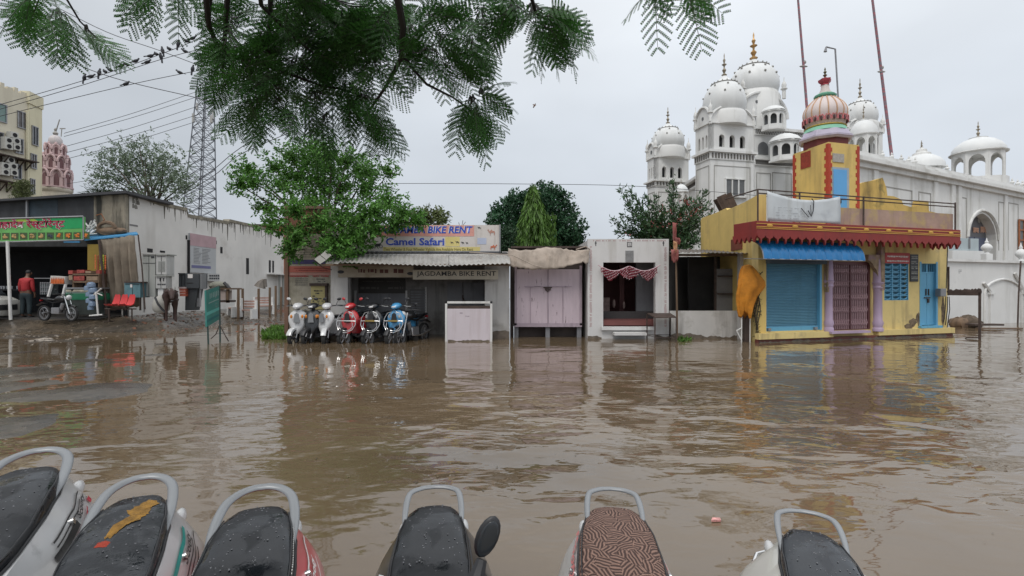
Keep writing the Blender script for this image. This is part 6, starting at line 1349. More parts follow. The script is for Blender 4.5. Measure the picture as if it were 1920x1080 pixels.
# rusty gantry frame and bits by the wall
t = thing('iron_board_frame', 'rusty iron frame with torn board edge standing in water right of the yellow building', 'frame', tuple(G(1836, 650)))
IF = Frame((P(1770, 0, 15.6).x, 15.6), (P(1842, 0, 14.9).x, 14.9))
fb(IF, 1778, 1838, 548, 554, -.03, .03, 'beam', m_rust, t); fb(IF, 1834, 1839, 543, 665, -.03, .03, 'post', m_rust, t); fb(IF, 1776, 1780, 500, 554, -.03, .0, 'hanger', m_rust, t)
b = MB(); b.M = IF.M; q = random.Random(12)
for i in range(30): u, z = IF.uz(1779 + 2 * i, 548 ); b.ell((u, 0, z + .02), (.05, .02, q.uniform(.02, .10)), 6, 4)
b.build('torn_edge', m_rust, t)
b = MB(); b.M = IF.M; u, z = IF.uz(1822, 640); b.tube([(u - .2, .0, z - .08), (u - .12, .02, z + .1), (u + .15, .0, z + .12), (u + .2, 0, z)], .02, 6); b.build('loose_bar', m_rust, t)
for lab, px, py, r_, nm, cat, mt in (('brown boulder half sunk in water at the foot of the compound wall', 1798, 600, .32, 'boulder', 'boulder', m_wood), ('rounded heap of brown scrub at the foot of the compound wall', 1818, 601, .38, 'debris_heap', 'heap', mat('dead_scrub', (.10, .075, .055), .95, var=.5, vs=8, bump=.8))):
    p = P(px, py, 19.8); b = MB(); q = random.Random(px); b.ell((p.x, p.y, .1), (r_, r_, r_ * .9), 12, 8); b.v = [(x + q.uniform(-.04, .04), y + q.uniform(-.04, .04), z + q.uniform(-.04, .04)) for x, y, z in b.v]; tag(b.build(nm, mt, smooth=True), lab, cat)
t = thing('floating_plank', 'dark plank platform floating by the compound wall', 'plank', tuple(G(1845, 604))); b = MB(); p = P(1846, 600, 19.2); b.box(p.x - .55, p.x + .55, p.y - .2, p.y + .2, .10, .16); b.build('top', m_rust, t); b = MB(); b.box(p.x - .75, p.x + .85, p.y - .6, p.y - .45, .01, .05); b.build('float_board', m_wood, t)
# ------------------------------------------------------------------ left side: restaurant, long wall, street clutter
ZG = .42
YR = 19.6
RF = Frame((-21.5, YR), (-14.7, YR))
def RP(px, py, Y=YR): return P(px, py, Y)
m_tarp = mat('dark_grey_tarpaulin', (.035, .036, .04), .75, var=.4, vs=1.5, bump=.5, bs=4, stretch=(2, 2, .5)); m_tarpb = mat('dark_blue_tarpaulin', (.03, .045, .06), .7, var=.35, vs=2, bump=.4, bs=5)
m_mould = mat('black_moulded_plaster', (.25, .22, .17), .9, var=.3, streak=.95, sc_=(.02, .02, .017), ss=(2.2, 2.2, .35), sp=(.40, .55))
t = thing('restaurant', 'open-front restaurant with dark tarpaulin upper storey and green sign at the left edge', 'restaurant', (-18, 20, ZG))
# upper storey
b = MB(); b.M = RF.M
def up(px0, px1, py0, py1, py0b, py1b, n0, n1):
    a, c = RF.uz(px0, py0, n1), RF.uz(px1, py1, n1); a2, c2 = RF.uz(px0, py0b, n1), RF.uz(px1, py1b, n1)
    b.prism([(a2[0], a2[1]), (c2[0], c2[1]), (c[0], c[1]), (a[0], a[1])], n0, n1, 'y')
b = MB(); b.M = RF.M; up(-60, 50, 382, 374, 430, 430, -.2, -.1); b.build('tarpaulin_wall', m_tarp, t); b = MB(); b.M = RF.M; up(108, 176, 367, 364, 430, 430, -.2, -.1); b.build('tarpaulin_wall', m_tarp, t)
b = MB(); b.M = RF.M; up(50, 108, 372, 368, 430, 430, -.19, -.09); b.build('blue_tarpaulin_wall', m_tarpb, t)
b = MB(); b.M = RF.M; up(176, 235, 366, 361, 440, 440, -.25, -.05); b.build('mouldy_side_wall', m_mould, t)
b = MB(); b.M = RF.M; up(-60, 236, 377, 357, 381, 362, -2.6, .15); b.build('roof_sheet', mat('dark_roof_sheet', (.04, .04, .045), .6, var=.3), t)
b = MB(); b.M = RF.M; b.box(RF.uz(48, 0)[0], RF.uz(51, 0)[0], -.08, 0, RF.uz(48, 408)[1], RF.uz(48, 374)[1]); b.build('roof_post', m_steel, t)
b = MB(); b.M = RF.M; u1 = RF.uz(236, 0)[0]; b.box(-6, u1, -.25, -.05, RF.uz(0, 462)[1], RF.uz(0, 436)[1]); b.build('lintel', m_tarp, t)
# ground floor interior
b = MB(); b.M = RF.M; uw = (-15.02 + 21.5); zc = RF.uz(0, 455)[1]
b.box(-6, uw, -4.1, -4.0, 0, zc); b.box(uw - .1, uw, -4, -.3, 0, zc); b.box(-6, uw, -4, -.3, zc - .08, zc); b.box(-6.1, -6, -4, -.3, 0, zc); b.build('interior_wall', mat('dark_restaurant_interior', (.022, .023, .026), .9, var=.4), t)  # inside walls and ceiling share one near-black colour
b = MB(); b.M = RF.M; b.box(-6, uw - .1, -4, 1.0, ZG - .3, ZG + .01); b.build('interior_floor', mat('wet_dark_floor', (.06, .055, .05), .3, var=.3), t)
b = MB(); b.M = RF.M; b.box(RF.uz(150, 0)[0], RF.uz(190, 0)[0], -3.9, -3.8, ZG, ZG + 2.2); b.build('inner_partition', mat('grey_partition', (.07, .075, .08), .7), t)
# sign
SFm = Frame((-21.5, YR - 1.0), (-16.2, YR - 1.0))
sg = thing('restaurant_sign', 'green shop sign with red Devanagari lettering and ten small food pictures', 'sign', (-18.6, YR - 1, 2.9))
def quadp(fr, pts, d0, d1, nm, m, par, **k):
    b = MB(); b.M = fr.M; b.prism([fr.uz(x, y, d1) for x, y in pts], d0, d1, 'y'); return b.build(nm, m, par, **k)
quadp(SFm, [(-60, 455), (157, 449), (157, 406.5), (-60, 412)], -.08, 0, 'panel', mat('leaf_green_sign', (.13, .38, .10), .45, var=.25, vs=2), sg)
quadp(SFm, [(100, 430), (157, 428), (157, 407), (60, 408.5)], 0, .006, 'dark_green_field', mat('emerald_sign_field', (.01, .30, .09), .45), sg)
quadp(SFm, [(30, 411), (98, 408), (98, 414), (30, 417)], 0, .005, 'lime_field', mat('lime_sign_field', (.35, .52, .06), .45), sg)
b = MB(); b.M = SFm.M
for p, q_ in (((-60, 412), (157, 406)), ((157, 406), (157, 450)), ((157, 450), (-60, 456))): a, c = SFm.uz(*p), SFm.uz(*q_); b.tube([(a[0], .02, a[1]), (c[0], .02, c[1])], .03, 4)
b.build('frame', m_steel, sg)
u0, z0 = SFm.uz(-9, 432.5); u1, z1 = SFm.uz(122, 411.5)
dirx = Vector((1, 0, .018)); 
def dev(off, mt, nm, bold, dz=0, hs=1.0):
    text('महादेव रेस्टोरेन्ट', SFm.pt(u0, off, z0 + dz), dirx, (0, 0, 1), u1 - u0, (z1 - z0) * hs, mt, sg, name=nm, bold=bold)
dev(.012, m_inkw, 'lettering_outline', .055, -.015, 1.04); dev(.02, mat('crimson_sign_ink', (.33, .01, .05), .5), 'lettering', .025)
b = MB(); b2 = MB(); b3 = MB(); q = random.Random(9)
m_f1, m_f2, m_f3 = mat('food_orange', (.55, .16, .02), .5, var=.5, vs=12), mat('food_tan', (.40, .26, .10), .5, var=.5, vs=12), mat('food_dark_ground', (.05, .09, .03), .5, var=.4)
for i in range(11):
    x = -14 + 16.7 * i; xx0, xx1 = x + 1.2, x + 15; yy = 1.6 * (1 - x / 157)
    quadp(SFm, [(xx0, 448 + yy), (xx1, 448 + yy), (xx1, 435 + yy), (xx0, 435 + yy)], 0, .006, 'picture_ground', m_f3, sg)
    u, z = SFm.uz((xx0 + xx1) / 2, 441.5 + yy); bb = MB(); bb.M = SFm.M
    for k_ in range(7): bb.ell((u + q.uniform(-.06, .06), .01, z + q.uniform(-.05, .05)), (q.uniform(.03, .06), .012, q.uniform(.02, .05)), 8, 4)
    bb.build('food_picture', m_f1 if i > 6 else (m_f2 if i != 6 else m_tarpb), sg)
# blue awning edge and tarpaulin curtain
t2 = thing('blue_tarp_awning', 'blue tarpaulin awning strip reaching from the green sign to the white wall', 'awning', (-16, YR - 1, 3))
b = MB(); vs = [RP(150, 452, YR - 1.0), RP(259, 441, YR - .9), RP(256, 437, YR), RP(156, 446, YR)]; b.add(vs + [v + Vector((0, 0, .05)) for v in vs], [(0, 1, 2, 3), (7, 6, 5, 4), (0, 4, 5, 1), (1, 5, 6, 2), (2, 6, 7, 3), (3, 7, 4, 0)])
b.box(*sorted((RP(150, 0, YR - 1).x, RP(120, 0, YR - 1).x)), YR - 1.02, YR - .98, RP(0, 455, YR - 1).z, RP(0, 450, YR - 1).z)
b.build('sheet', mat('blue_awning_sheet', (.04, .20, .38), .5, var=.15), t2)
cols = []; q = random.Random(6)
for i in range(19):
    k_ = i / 18; x0 = 187 + 66 * k_; top = 450 - 9 * k_; x1 = 198 + 66 * k_; bot = 584 - 10 * k_
    cols.append((RP(x0, top, YR - .9), RP(x1, bot, YR - .7), .08 * math.sin(i * 1.7) + .05))
drape('side_curtain', 'dirty grey-brown tarpaulin curtain hanging at the right side of the restaurant', 'tarpaulin', cols, mat('grey_brown_curtain', (.20, .165, .125), .85, var=.25, vs=2, streak=.4, sc_=(.07, .055, .04), bump=.4, bs=6), 10, wob=.05)
t2 = thing('awning_pole', 'dark slanting pole at the edge of the grey-brown curtain', 'pole', tuple(RP(200, 585, YR - 1))); b = MB(); b.tube([RP(186, 450, YR - 1.0), RP(200, 590, YR - 1.1)], .045, 6); b.build('pole', m_rust, t2, smooth=True)
t2 = thing('awning_pole', 'thin dark wavy pole holding the far end of the blue awning', 'pole', tuple(RP(270, 560, YR - .6))); b = MB(); b.tube([RP(259, 440, YR - .9), RP(266, 500, YR - .9), RP(272, 580, YR - 1.0)], .025, 6); b.build('pole', m_rust, t2, smooth=True)
t2 = thing('sign_pole', 'white leaning pole in front of the restaurant by the parked car', 'pole', tuple(RP(20, 590, YR - 1.2))); b = MB(); b.tube([RP(14, 452, YR - 1.1), RP(20, 600, YR - 1.2)], .05, 8); b.build('pole', m_white, t2, smooth=True)
# junk on the awning: broken plastic chairs and a tyre-like heap
t2 = thing('broken_chairs', 'white broken plastic chairs piled behind the green sign', 'chairs', tuple(RP(168, 440)))
b = MB()
for a_, c_ in (((160, 438), (172, 414)), ((165, 440), (178, 412)), ((170, 432), (180, 422)), ((160, 418), (168, 428)), ((168, 440), (184, 428)), ((163, 428), (180, 418)), ((176, 414), (182, 426)), ((162, 440), (186, 438))): b.tube([RP(*a_, YR - .3), RP(*c_, YR - .3)], .03, 5)
b.build('legs_and_backs', m_white, t2)
t2 = thing('scrap_heap', 'dark brown heap of scrap and old tyre beside the broken white chairs', 'scrap', tuple(RP(200, 438)))
b = MB(); c = RP(200, 428, YR - .35)
b.tube([(c.x + .32 * math.cos(a), c.y, c.z + .22 * math.sin(a) + .0) for a in [i * math.pi / 8 for i in range(17)]], .07, 6); b.ell((c.x + .1, c.y + .1, c.z - .12), (.6, .2, .18), 12, 6); b.ell((c.x + .55, c.y, c.z - .1), (.2, .15, .12), 8, 5); b.build('tyre_and_rags', m_wood, t2, smooth=True)
b = MB(); b.tube([RP(180, 404, YR - .3), RP(190, 401, YR - .3), RP(196, 412, YR - .3), RP(188, 420, YR - .3)], .018, 5); b.build('bent_wire', mat('orange_rust_wire', (.25, .09, .03), .8), t2, smooth=True)
# counters
YC = YR - 1.3
CFm = Frame((-19, YC), (-14.5, YC))
t2 = thing('snack_counter', 'glass and steel snack counter with green band before the restaurant', 'counter', (RP(150, 588, YC).x, YC, ZG))
fb(CFm, 123, 186, 562, 590, -.5, 0, 'base', mat('dark_green_steel', (.05, .06, .055), .4, metal=.2), t2, bevel=.01)
fb(CFm, 123, 186, 550, 562, -.49, .01, 'green_band', mat('green_counter_band', (.02, .16, .08), .4), t2)
quadp(CFm, [(123, 550), (186, 550), (180, 541), (123, 541)], -.4, -.02, 'glass_front', mat('milky_counter_glass', (.20, .25, .22), .15), t2)
fb(CFm, 122, 187, 539, 541.5, -.5, .03, 'counter_top', m_steel, t2)
b = MB()
for i in range(9): u, z = CFm.uz(127 + 6 * i, 545); b.M = CFm.M; b.ell((u, -.012, z), (.09, .02, .05), 8, 4)
b.build('sweet_packets', mat('pale_packets', (.42, .38, .30), .6, var=.4, vs=9), t2)
t2 = thing('bottle_stand', 'white rack with orange bottles beside the snack counter', 'rack', (RP(108, 585, YC).x, YC, ZG))
quadp(CFm, [(93, 533), (122, 533), (122, 519), (95, 517)], -.35, -.05, 'box', mat('white_rack_box', (.5, .48, .45), .6), t2)
for x0, x1 in ((95, 90), (121, 117)): b = MB(); b.M = CFm.M; a, c = CFm.uz(x0, 533), CFm.uz(x1, 556); b.tube([(a[0], -.05, a[1]), (c[0], -.02, c[1])], .05, 6); b.build('leg', m_white, t2)
m_or = mat('orange_drink', (.50, .12, .03), .3, var=.3, vs=8)
def bottle(mb, c, r, h): mb.lathe([(r, 0), (r, h * .6), (r * .4, h * .8), (r * .4, h)], c, 8)
for i in range(8):
    u, z = CFm.uz(97 + 3.1 * i, 532); b = MB(); b.M = None; p = CFm.pt(u, .0, z); bottle(b, tuple(p), .028, .22)
    tag(b.build('drink_bottle', m_or, smooth=True), 'orange drink bottle standing in the row along the white rack', 'bottle', 'orange bottles on the white rack')
t2 = thing('packet_shelf', 'wooden shelf stacked with red snack boxes above the counter', 'shelf', (RP(160, 530, YC).x, YC, 1.5))
fb(CFm, 136, 186, 513, 516, -.55, -.1, 'board', m_wood, t2); fb(CFm, 136, 186, 527, 530, -.55, -.1, 'board', m_wood, t2)
for x in (136, 160, 184): fb(CFm, x, x + 2, 513, 541, -.5, -.12, 'upright', m_wood, t2)
t2 = thing('snack_boxes', 'low pile of red and pink snack cartons on the wooden shelf', 'cartons', (RP(160, 512, YC).x, YC, 1.9)); q = random.Random(1)
for i, (x0, x1, y0, y1) in enumerate(((128, 136, 507, 514), (129, 138, 516, 525), (138, 158, 517, 526), (160, 183, 518, 526), (144, 158, 506, 512), (160, 170, 508, 512), (180, 187, 506, 513))):
    fb(CFm, x0, x1, y0, y1, -.4, -.12, 'carton', (mat('red_carton', (.28, .05, .04), .6, var=.4, vs=14), mat('tan_carton', (.26, .18, .12), .7, var=.3, vs=10))[i % 2], t2)
t2 = thing('hanging_packets', 'strips of yellow and red snack sachets hanging under the awning', 'sachets', tuple(RP(175, 480, YC)))
fb(CFm, 164, 187, 458, 508, -.45, -.40, 'yellow_sheet', mat('mustard_sheet', (.22, .15, .02), .6), t2)
for j, (x, m_) in enumerate(((166, m_or), (171, mat('dark_red_sachet', (.25, .03, .02), .4)), (176, mat('yellow_sachet', (.55, .42, .03), .4)), (181, mat('green_yellow_sachet', (.35, .4, .05), .4)), (185, m_or))):
    b = MB(); b.M = CFm.M
    for i in range(9 + j % 2 * 2): u, z = CFm.uz(x - j * .0, 478 + 3.1 * i + (j % 3)); b.ell((u, -.3, z), (.035, .015, .028), 6, 3)
    b.build('sachet_strip', m_, t2)
t2 = thing('blue_water_jars', 'stack of pale blue clear water jars tied to a white stand', 'jars', (RP(175, 588, YC).x, YC - .3, ZG))
m_jar = mat('pale_blue_jar', (.22, .30, .42), .15, var=.2, trans=.3)
for i, (x, y, r_) in enumerate(((171, 535, 7), (166, 541, 7), (174, 545, 7), (169, 552, 7), (175, 557, 7), (168, 564, 6), (173, 570, 6), (170, 577, 5))):
    p = RP(x, y, YC - .25); b = MB(); k_ = (YC - .25) / 960; b.lathe([(r_ * k_, -.07), (r_ * k_, .05), (r_ * k_ * .8, .09), (.04, .12)], tuple(p), 12); b.build('jar', m_jar, t2, smooth=True)
b = MB(); b.tube([RP(180, 548, YC - .4), RP(184, 592, YC - .4)], .03, 6); b.tube([RP(176, 553, YC - .4), RP(190, 541, YC - .4)], .025, 6); b.tube([RP(178, 548, YC - .4), RP(192, 554, YC - .4)], .02, 6); b.tube([RP(168, 592, YC - .4), RP(192, 590, YC - .4)], .03, 6); b.build('stand', m_white, t2, smooth=True)
t2 = thing('glass_crate', 'grey-green wire crate on a low table left of the bottle rack', 'crate', (RP(84, 555, YC).x, YC, 1.1))
fb(CFm, 75, 93, 530, 552, -.4, -.05, 'crate', mat('dull_green_crate', (.10, .12, .12), .5, var=.5, vs=9), t2); b = MB()
for i in range(5): pbox(b, CFm, 75 + 4.2 * i, 76 + 4.2 * i, 529, 552, -.05, -.03)
for i in range(3): pbox(b, CFm, 75, 93, 530 + 8 * i, 531 + 8 * i, -.05, -.02)
b.build('bars', m_steel, t2); b = MB(); pbox(b, CFm, 64, 96, 521, 522.5, -.5, -.45); pbox(b, CFm, 95, 96.5, 521, 535, -.5, -.45); b.build('rail', m_steel, t2)
# row of glasses on a table behind the pole
t2 = thing('tea_table', 'dark table edge lined with pale glasses by the white pole', 'table', (RP(20, 580, YR - .5).x, YR - .5, ZG)); fb(RF, -10, 38, 542, 545, -.6, -.2, 'top', m_blk, t2)
for x in (2, 34): fb(RF, x, x + 2, 545, 590, -.5, -.3, 'leg', m_blk, t2)
for i, x in enumerate((3, 8, 14, 22, 33)):
    p = RF.pt(RF.uz(x, 541, -.3)[0], -.3, RF.uz(x, 542, -.3)[1]); b = MB(); b.lathe([(.03, 0), (.04, .12)], tuple(p), 8); tag(b.build('tea_glass', mat('pale_glass', (.35, .36, .38), .1), smooth=True), 'small pale tea glass standing in the line on the dark table', 'glass', 'tea glasses on the dark table')
# motorcycle
p = RP(98, 590, YR - 1.9); motorcycle('black motorcycle with silver exhaust parked before the snack counter', (p.x, p.y + .2, .34), R(78), pt_black, s=.92)
# car nose at the left edge
t2 = thing('parked_car', 'white car nose cut off by the left edge before the restaurant', 'car', (RP(-30, 590, 18.2).x, 18.2, .3))
cx = RP(-14, 590, 18.0).x
b = MB(); rings = []
for x, w2_, z0_, z1_ in ((cx, .60, .62, .95), (cx - .06, .78, .50, 1.08), (cx - .35, .85, .46, 1.20), (cx - .95, .86, .45, 1.27), (cx - 3.2, .86, .45, 1.30), (cx - 3.8, .80, .5, 1.2)):
    rings.append([(x, 18.4 + w2_ * math.copysign(abs(math.cos(a)) ** .4, math.cos(a)), (z0_ + z1_) / 2 + (z1_ - z0_) / 2 * math.copysign(abs(math.sin(a)) ** .5, math.sin(a))) for a in [2 * math.pi * i / 20 for i in range(20)]])
b.loft(rings); b.build('body', pt_cream, t2, smooth=True)
b = MB(); rings = []
for x, w2_, z1_ in ((cx - .55, .70, 1.28), (cx - 1.15, .66, 1.80), (cx - 2.9, .66, 1.84), (cx - 3.5, .72, 1.3)):
    rings.append([(x, 18.4 - w2_, 1.18), (x, 18.4 - w2_ * .9, z1_), (x, 18.4 + w2_ * .9, z1_), (x, 18.4 + w2_, 1.18)])
b.loft(rings); b.build('cabin_glass', m_glass, t2); b = MB(); b.box(cx - 2.9, cx - 1.12, 17.78, 19.02, 1.80, 1.87); b.build('roof', pt_cream, t2, bevel=.02)
for xx in (cx - .75, cx - 3.0):
    b = MB(); b.lathe([(.0, -.1), (.20, -.1), (.31, -.09), (.33, 0), (.31, .09), (.2, .1), (.0, .1)], (0, 0, 0), 22); b.v = [(xx + v[0], 17.62 + v[2], .74 - .05 + v[1]) for v in b.v]; b.build('wheel', m_rub, t2, smooth=True)
b = MB(); b.ell((cx - .08, 17.75, .98), (.12, .14, .09), 12, 6); b.build('headlight', m_lens, t2, smooth=True)
b = MB(); b.box(cx - .02, cx + .02, 17.9, 18.9, .70, .90); b.build('grille', m_blk, t2, bevel=.01)
# red chairs bench
t2 = thing('red_chair_bench', 'bench of three joined red plastic seats on a steel beam', 'bench', (RP(228, 590, 18.2).x, 18.2, .3))
m_rp = mat('shiny_red_plastic', (.50, .02, .02), .25, coat=.4)
for i in range(3):
    x0 = 212 + 14 * i; c = RP(x0, 572, 18.0); b = MB(); w_ = .108; rings = []
    for (dy, dz, wd) in ((-.30, .04, .8), (-.24, -.01, 1.0), (-.05, -.03, 1.0), (.10, .02, 1.0), (.16, .14, .95), (.20, .28, .85), (.21, .36, .6)):
        rings.append([(c.x + s_ * w_ * wd, c.y + dy, c.z + dz + .02 * abs(s_)) for s_ in (-1.15, -.7, -.3, .3, .7, 1.15)] + [(c.x + s_ * w_ * wd, c.y + dy + .02, c.z + dz - .02 + .02 * abs(s_)) for s_ in (1.15, .7, .3, -.3, -.7, -1.15)])
    b.loft(rings); b.build('seat', m_rp, t2, smooth=True)
c = RP(226, 576, 18.0); b = MB(); b.tube([(c.x - .55, c.y, c.z - .06), (c.x + .55, c.y, c.z - .06)], .025, 6)
for s_ in (-.4, .4): b.tube([(c.x + s_, c.y, c.z - .06), (c.x + s_, c.y, .32)], .025, 6); b.tube([(c.x + s_, c.y - .25, .32), (c.x + s_, c.y + .25, .32)], .02, 6)
b.build('steel_frame', m_rust, t2, smooth=True)
# blue cabinet on legs
def cabinet(nm, label, fr, x0, x1, y0, y1, ybot, d, mt, mt2, extra=None, cat='cabinet'):
    t = thing(nm, label, cat, tuple(fr.pt(fr.uz((x0 + x1) / 2, y1)[0], 0, ZG)))
    fb(fr, x0, x1, y0, y1, -d, 0, 'box', mt, t, bevel=.012)
    fb(fr, x0 - 1, x1 + 1, y0 - 2, y0, -d - .05, .05, 'hood', mt2, t)
    b = MB(); pbox(b, fr, (x0 + x1) / 2 - .4, (x0 + x1) / 2 + .4, y0 + 2, y1 - 1, 0, .008); pbox(b, fr, x0 + 2, x1 - 2, y0 + 3, y0 + 3.6, 0, .008); b.build('door_gap', m_dark, t)
    if ybot > y1:
        for x in (x0 + 1, x1 - 2): fb(fr, x, x + 1.2, y1, ybot, -.08, 0, 'leg', mt2, t); fb(fr, x, x + 1.2, y1, ybot, -d, -d + .08, 'leg', mt2, t)
    return t
EFm = Frame((-16.2, 18.6), (-10, 18.6))
t2 = cabinet('blue_cabinet', 'pale blue metal cabinet on legs beside the red seats', EFm, 233, 263, 530, 558, 582, .5, mat('pale_blue_metal', (.10, .20, .23), .6, var=.25, vs=4, streak=.4), m_rust)
fb(EFm, 244, 248, 533, 539, 0, .01, 'sticker', m_inkw, t2)
# tall grey electrical cabinets and meter box
EF2 = Frame((-15.4, 18.9), (-10, 18.9))
m_gc = mat('light_grey_enamel', (.32, .33, .31), .5, var=.08, streak=.3, sc_=(.15, .12, .09)); m_gc2 = mat('pale_grey_enamel', (.42, .42, .41), .5, var=.06, streak=.3, sc_=(.2, .17, .12))
t2 = cabinet('switch_cabinet', 'tall light grey switch cabinet beside the curtain', EF2, 267, 291, 477, 556, 586, .5, m_gc, m_gc2); fb(EF2, 283, 289, 481, 484, 0, .01, 'name_plate', m_inkd, t2); fb(EF2, 268, 291, 493, 494, 0, .01, 'panel_gap', m_inkd, t2)
t2 = cabinet('meter_cabinet', 'narrow pale cabinet with louvred door right of the tall grey one', EF2, 292.5, 312, 478, 515, 515, .45, m_gc2, m_gc); b = MB()
for i in range(10): pbox(b, EF2, 296, 309, 490 + 2 * i, 490.8 + 2 * i, .0, .015)
b.build('louvres', m_gc, t2)
t2 = cabinet('fuse_box', 'pale fuse box with two dark switches under the louvred cabinet', EF2, 292, 311, 518, 541, 541, .35, m_gc2, m_gc)
b = MB()
for x in (299, 305.5): pbox(b, EF2, x, x + 1.5, 521, 527, 0, .02)
for i in range(4): pbox(b, EF2, 295 + 4 * i, 298 + 4 * i, 532, 534, 0, .015)
b.build('switches', m_inkd, t2); fb(EF2, 296, 306, 541, 586, -.3, -.05, 'pedestal', m_cw if 'm_cw' in globals() else m_wallw, t2)
# dark generator cabinets
DF = Frame((-13.2, 19.6), (-10, 19.6))
m_dg = mat('charcoal_cabinet', (.045, .05, .055), .5, var=.15)
t2 = cabinet('control_cabinet', 'narrow charcoal cabinet left of the larger charcoal one', DF, 335, 346, 514, 538, 538, .4, m_dg, m_dg)
t2 = thing('control_cabinet', 'large charcoal control cabinet with white sticker on tapered stand', 'cabinet', tuple(DF.pt(DF.uz(360, 560)[0], 0, ZG)))
fb(DF, 347, 373, 513, 541, -.5, .05, 'box', m_dg, t2, bevel=.02); quadp(DF, [(348, 541), (371, 541), (364, 582), (347, 582)], -.4, -.05, 'stand', m_dg, t2); fb(DF, 352, 361, 514, 521.5, .05, .06, 'sticker', m_inkw, t2); fb(DF, 350, 362, 530, 531.5, .05, .06, 'slot', m_dark, t2); fb(DF, 373.3, 378, 514, 542, -.3, 0, 'side_box', mat('mid_grey_metal', (.16, .165, .17), .5), t2)
b = MB(); pbox(b, DF, 373, 375, 542, 575, -.2, -.12); pbox(b, DF, 368, 370, 542, 575, -.2, -.12); b.build('leg_bars', m_steel, t2)
t2 = thing('red_crates', 'faded red crates stacked left of the charcoal cabinet', 'crates', tuple(DF.pt(DF.uz(340, 555)[0], .2, ZG)))
for i in range(3): fb(DF, 336 + i * .4, 348, 541 + i * 5, 545.4 + i * 5, -.3, .1, 'crate', mat('faded_red_crate', (.40, .10, .06), .6, var=.2), t2)
fb(DF, 334, 348, 538, 541, -.3, .12, 'lid', mat('pinkish_lid', (.42, .33, .32), .6), t2)
# long white wall running away
WLA, WLB = Vector((-14.95, 20.0)), Vector((-14.75, 33.5)); LWf = Frame((WLA.x, WLA.y), (WLB.x, WLB.y))
# viewer sees the +x side: flip the frame so that n points to +x
class _F(Frame): pass
LWf.n = Vector((1, 0)) - LWf.u * LWf.u.x; LWf.n.normalize(); LWf.M = Matrix(((LWf.u.x, LWf.n.x, 0, LWf.A.x), (LWf.u.y, LWf.n.y, 0, LWf.A.y), (0, 0, 1, 0), (0, 0, 0, 1)))
t = thing('long_white_wall', 'long white wall with black mould streaks along its stepped top', 'wall', (-15, 20, ZG))
tops = [(240, 362), (262, 366), (300, 380), (350, 391), (352, 402), (360, 404), (428, 416), (430, 412), (452, 417), (470, 421), (510, 431), (532, 436)]
pl = [LWf.uz(x, y) for x, y in tops]
m_lw = mat('old_white_lime_wall', (.64, .62, .59), .85, var=.08, vs=.6, c2=(.42, .39, .35), p2=(.6, .8), s2=.5, streak=.2, sc_=(.25, .22, .18), ss=(1.2, 1.2, .25), bump=.1, bs=8)
b = MB(); b.M = LWf.M; b.prism([(0, -.1)] + pl + [(pl[-1][0], -.1)], -.3, 0, 'y'); b.build('wall', m_lw, t)
# mould: fringes of dark drips hanging from the top edge
b = MB(); b.M = LWf.M; q = random.Random(31); Lw = pl[-1][0]; u = 1.1
def topz(u):
    for (a, z0), (c, z1) in zip(pl, pl[1:]):
        if a <= u <= c: return z0 + (z1 - z0) * (u - a) / max(1e-6, c - a)
    return pl[-1][1]
while u < Lw - .1:
    w_ = q.uniform(.03, .14); h = q.uniform(.15, .9) * (1.3 if q.random() < .2 else .8); z = topz(u) - .01
    if q.random() < .75: b.prism([(u, z - .02), (u + w_, z - .02), (u + w_ * .8, z - h * .5), (u + w_ * .55, z - h), (u + w_ * .4, z - h), (u + w_ * .15, z - h * .55)], 0, .006, 'y')
    u += w_ + q.uniform(0, .12)
b.build('mould_drips', mat('black_mould', (.10, .09, .075), .9, var=.4), t, fix=True)
b = MB(); b.M = LWf.M
for i in range(len(pl) - 1):
    (a, z0), (c, z1) = pl[i], pl[i + 1]
    if c - a > .05: b.prism([(a, z0 - .12), (c, z1 - .12), (c, z1 + .03), (a, z0 + .03)], -.32, .03, 'y')
b.build('mossy_coping', mat('mossy_coping', (.20, .18, .14), .9, var=.5, vs=3), t)
b = MB(); b.M = LWf.M
def slit(x0, x1, y0, y1):
    u0, _ = LWf.uz(x0, y0); u1, _ = LWf.uz(x1, y0); za = LWf.uz((x0 + x1) / 2, y1)[1]; zb = LWf.uz((x0 + x1) / 2, y0)[1]; b.box(u0, u1, 0, .012, za, zb)
for s_ in ((461.5, 466.5, 484, 514), (504, 507.5, 488, 511), (510.5, 513.5, 489, 511), (413, 417, 463, 475), (404, 406, 451, 458), (348, 351, 441, 449)): slit(*s_)
b.build('slit_openings', m_dark, t)
b = MB(); b.M = LWf.M; slit(276, 286, 466, 473); slit(300, 309, 470, 473.5); b.build('vent_holes', m_dark, t)
b = MB(); b.M = LWf.M; slit(243, 258, 421, 424); b.build('painted_mark', mat('faded_wall_mark', (.2, .19, .19), .8), t)
b = MB(); q = random.Random(3); b.M = LWf.M
for (x, y) in ((248, 373), (254, 375), (248, 381), (254, 383), (248, 390), (253, 392), (257, 384)):
    u, z = LWf.uz(x, y); b.prism([(u, z), (u + .14, z + .02), (u + .13, z + .12), (u + .05, z + .2), (u, z + .15)], 0, .006, 'y')
b.build('carved_marks', mat('grey_carved_mark', (.2, .19, .17), .9), t)
b = MB(); b.M = LWf.M; u0, z = LWf.uz(500, 513); u1, _ = LWf.uz(531, 513); b.box(u0, u1, .001, .5, z - .06, z); b.build('ledge', m_wallw, t)
t2 = thing('end_pipes', 'two grey drain pipes at the far end of the long white wall', 'pipes', tuple(LWf.pt(LWf.uz(522, 560)[0], .2, ZG)))
for x in (517, 524): u, z = LWf.uz(x, 514); b = MB(); b.M = LWf.M; b.tube([(u, .25, z), (u, .25, .45)], .07, 6); b.build('pipe', m_gc, t2, smooth=True)
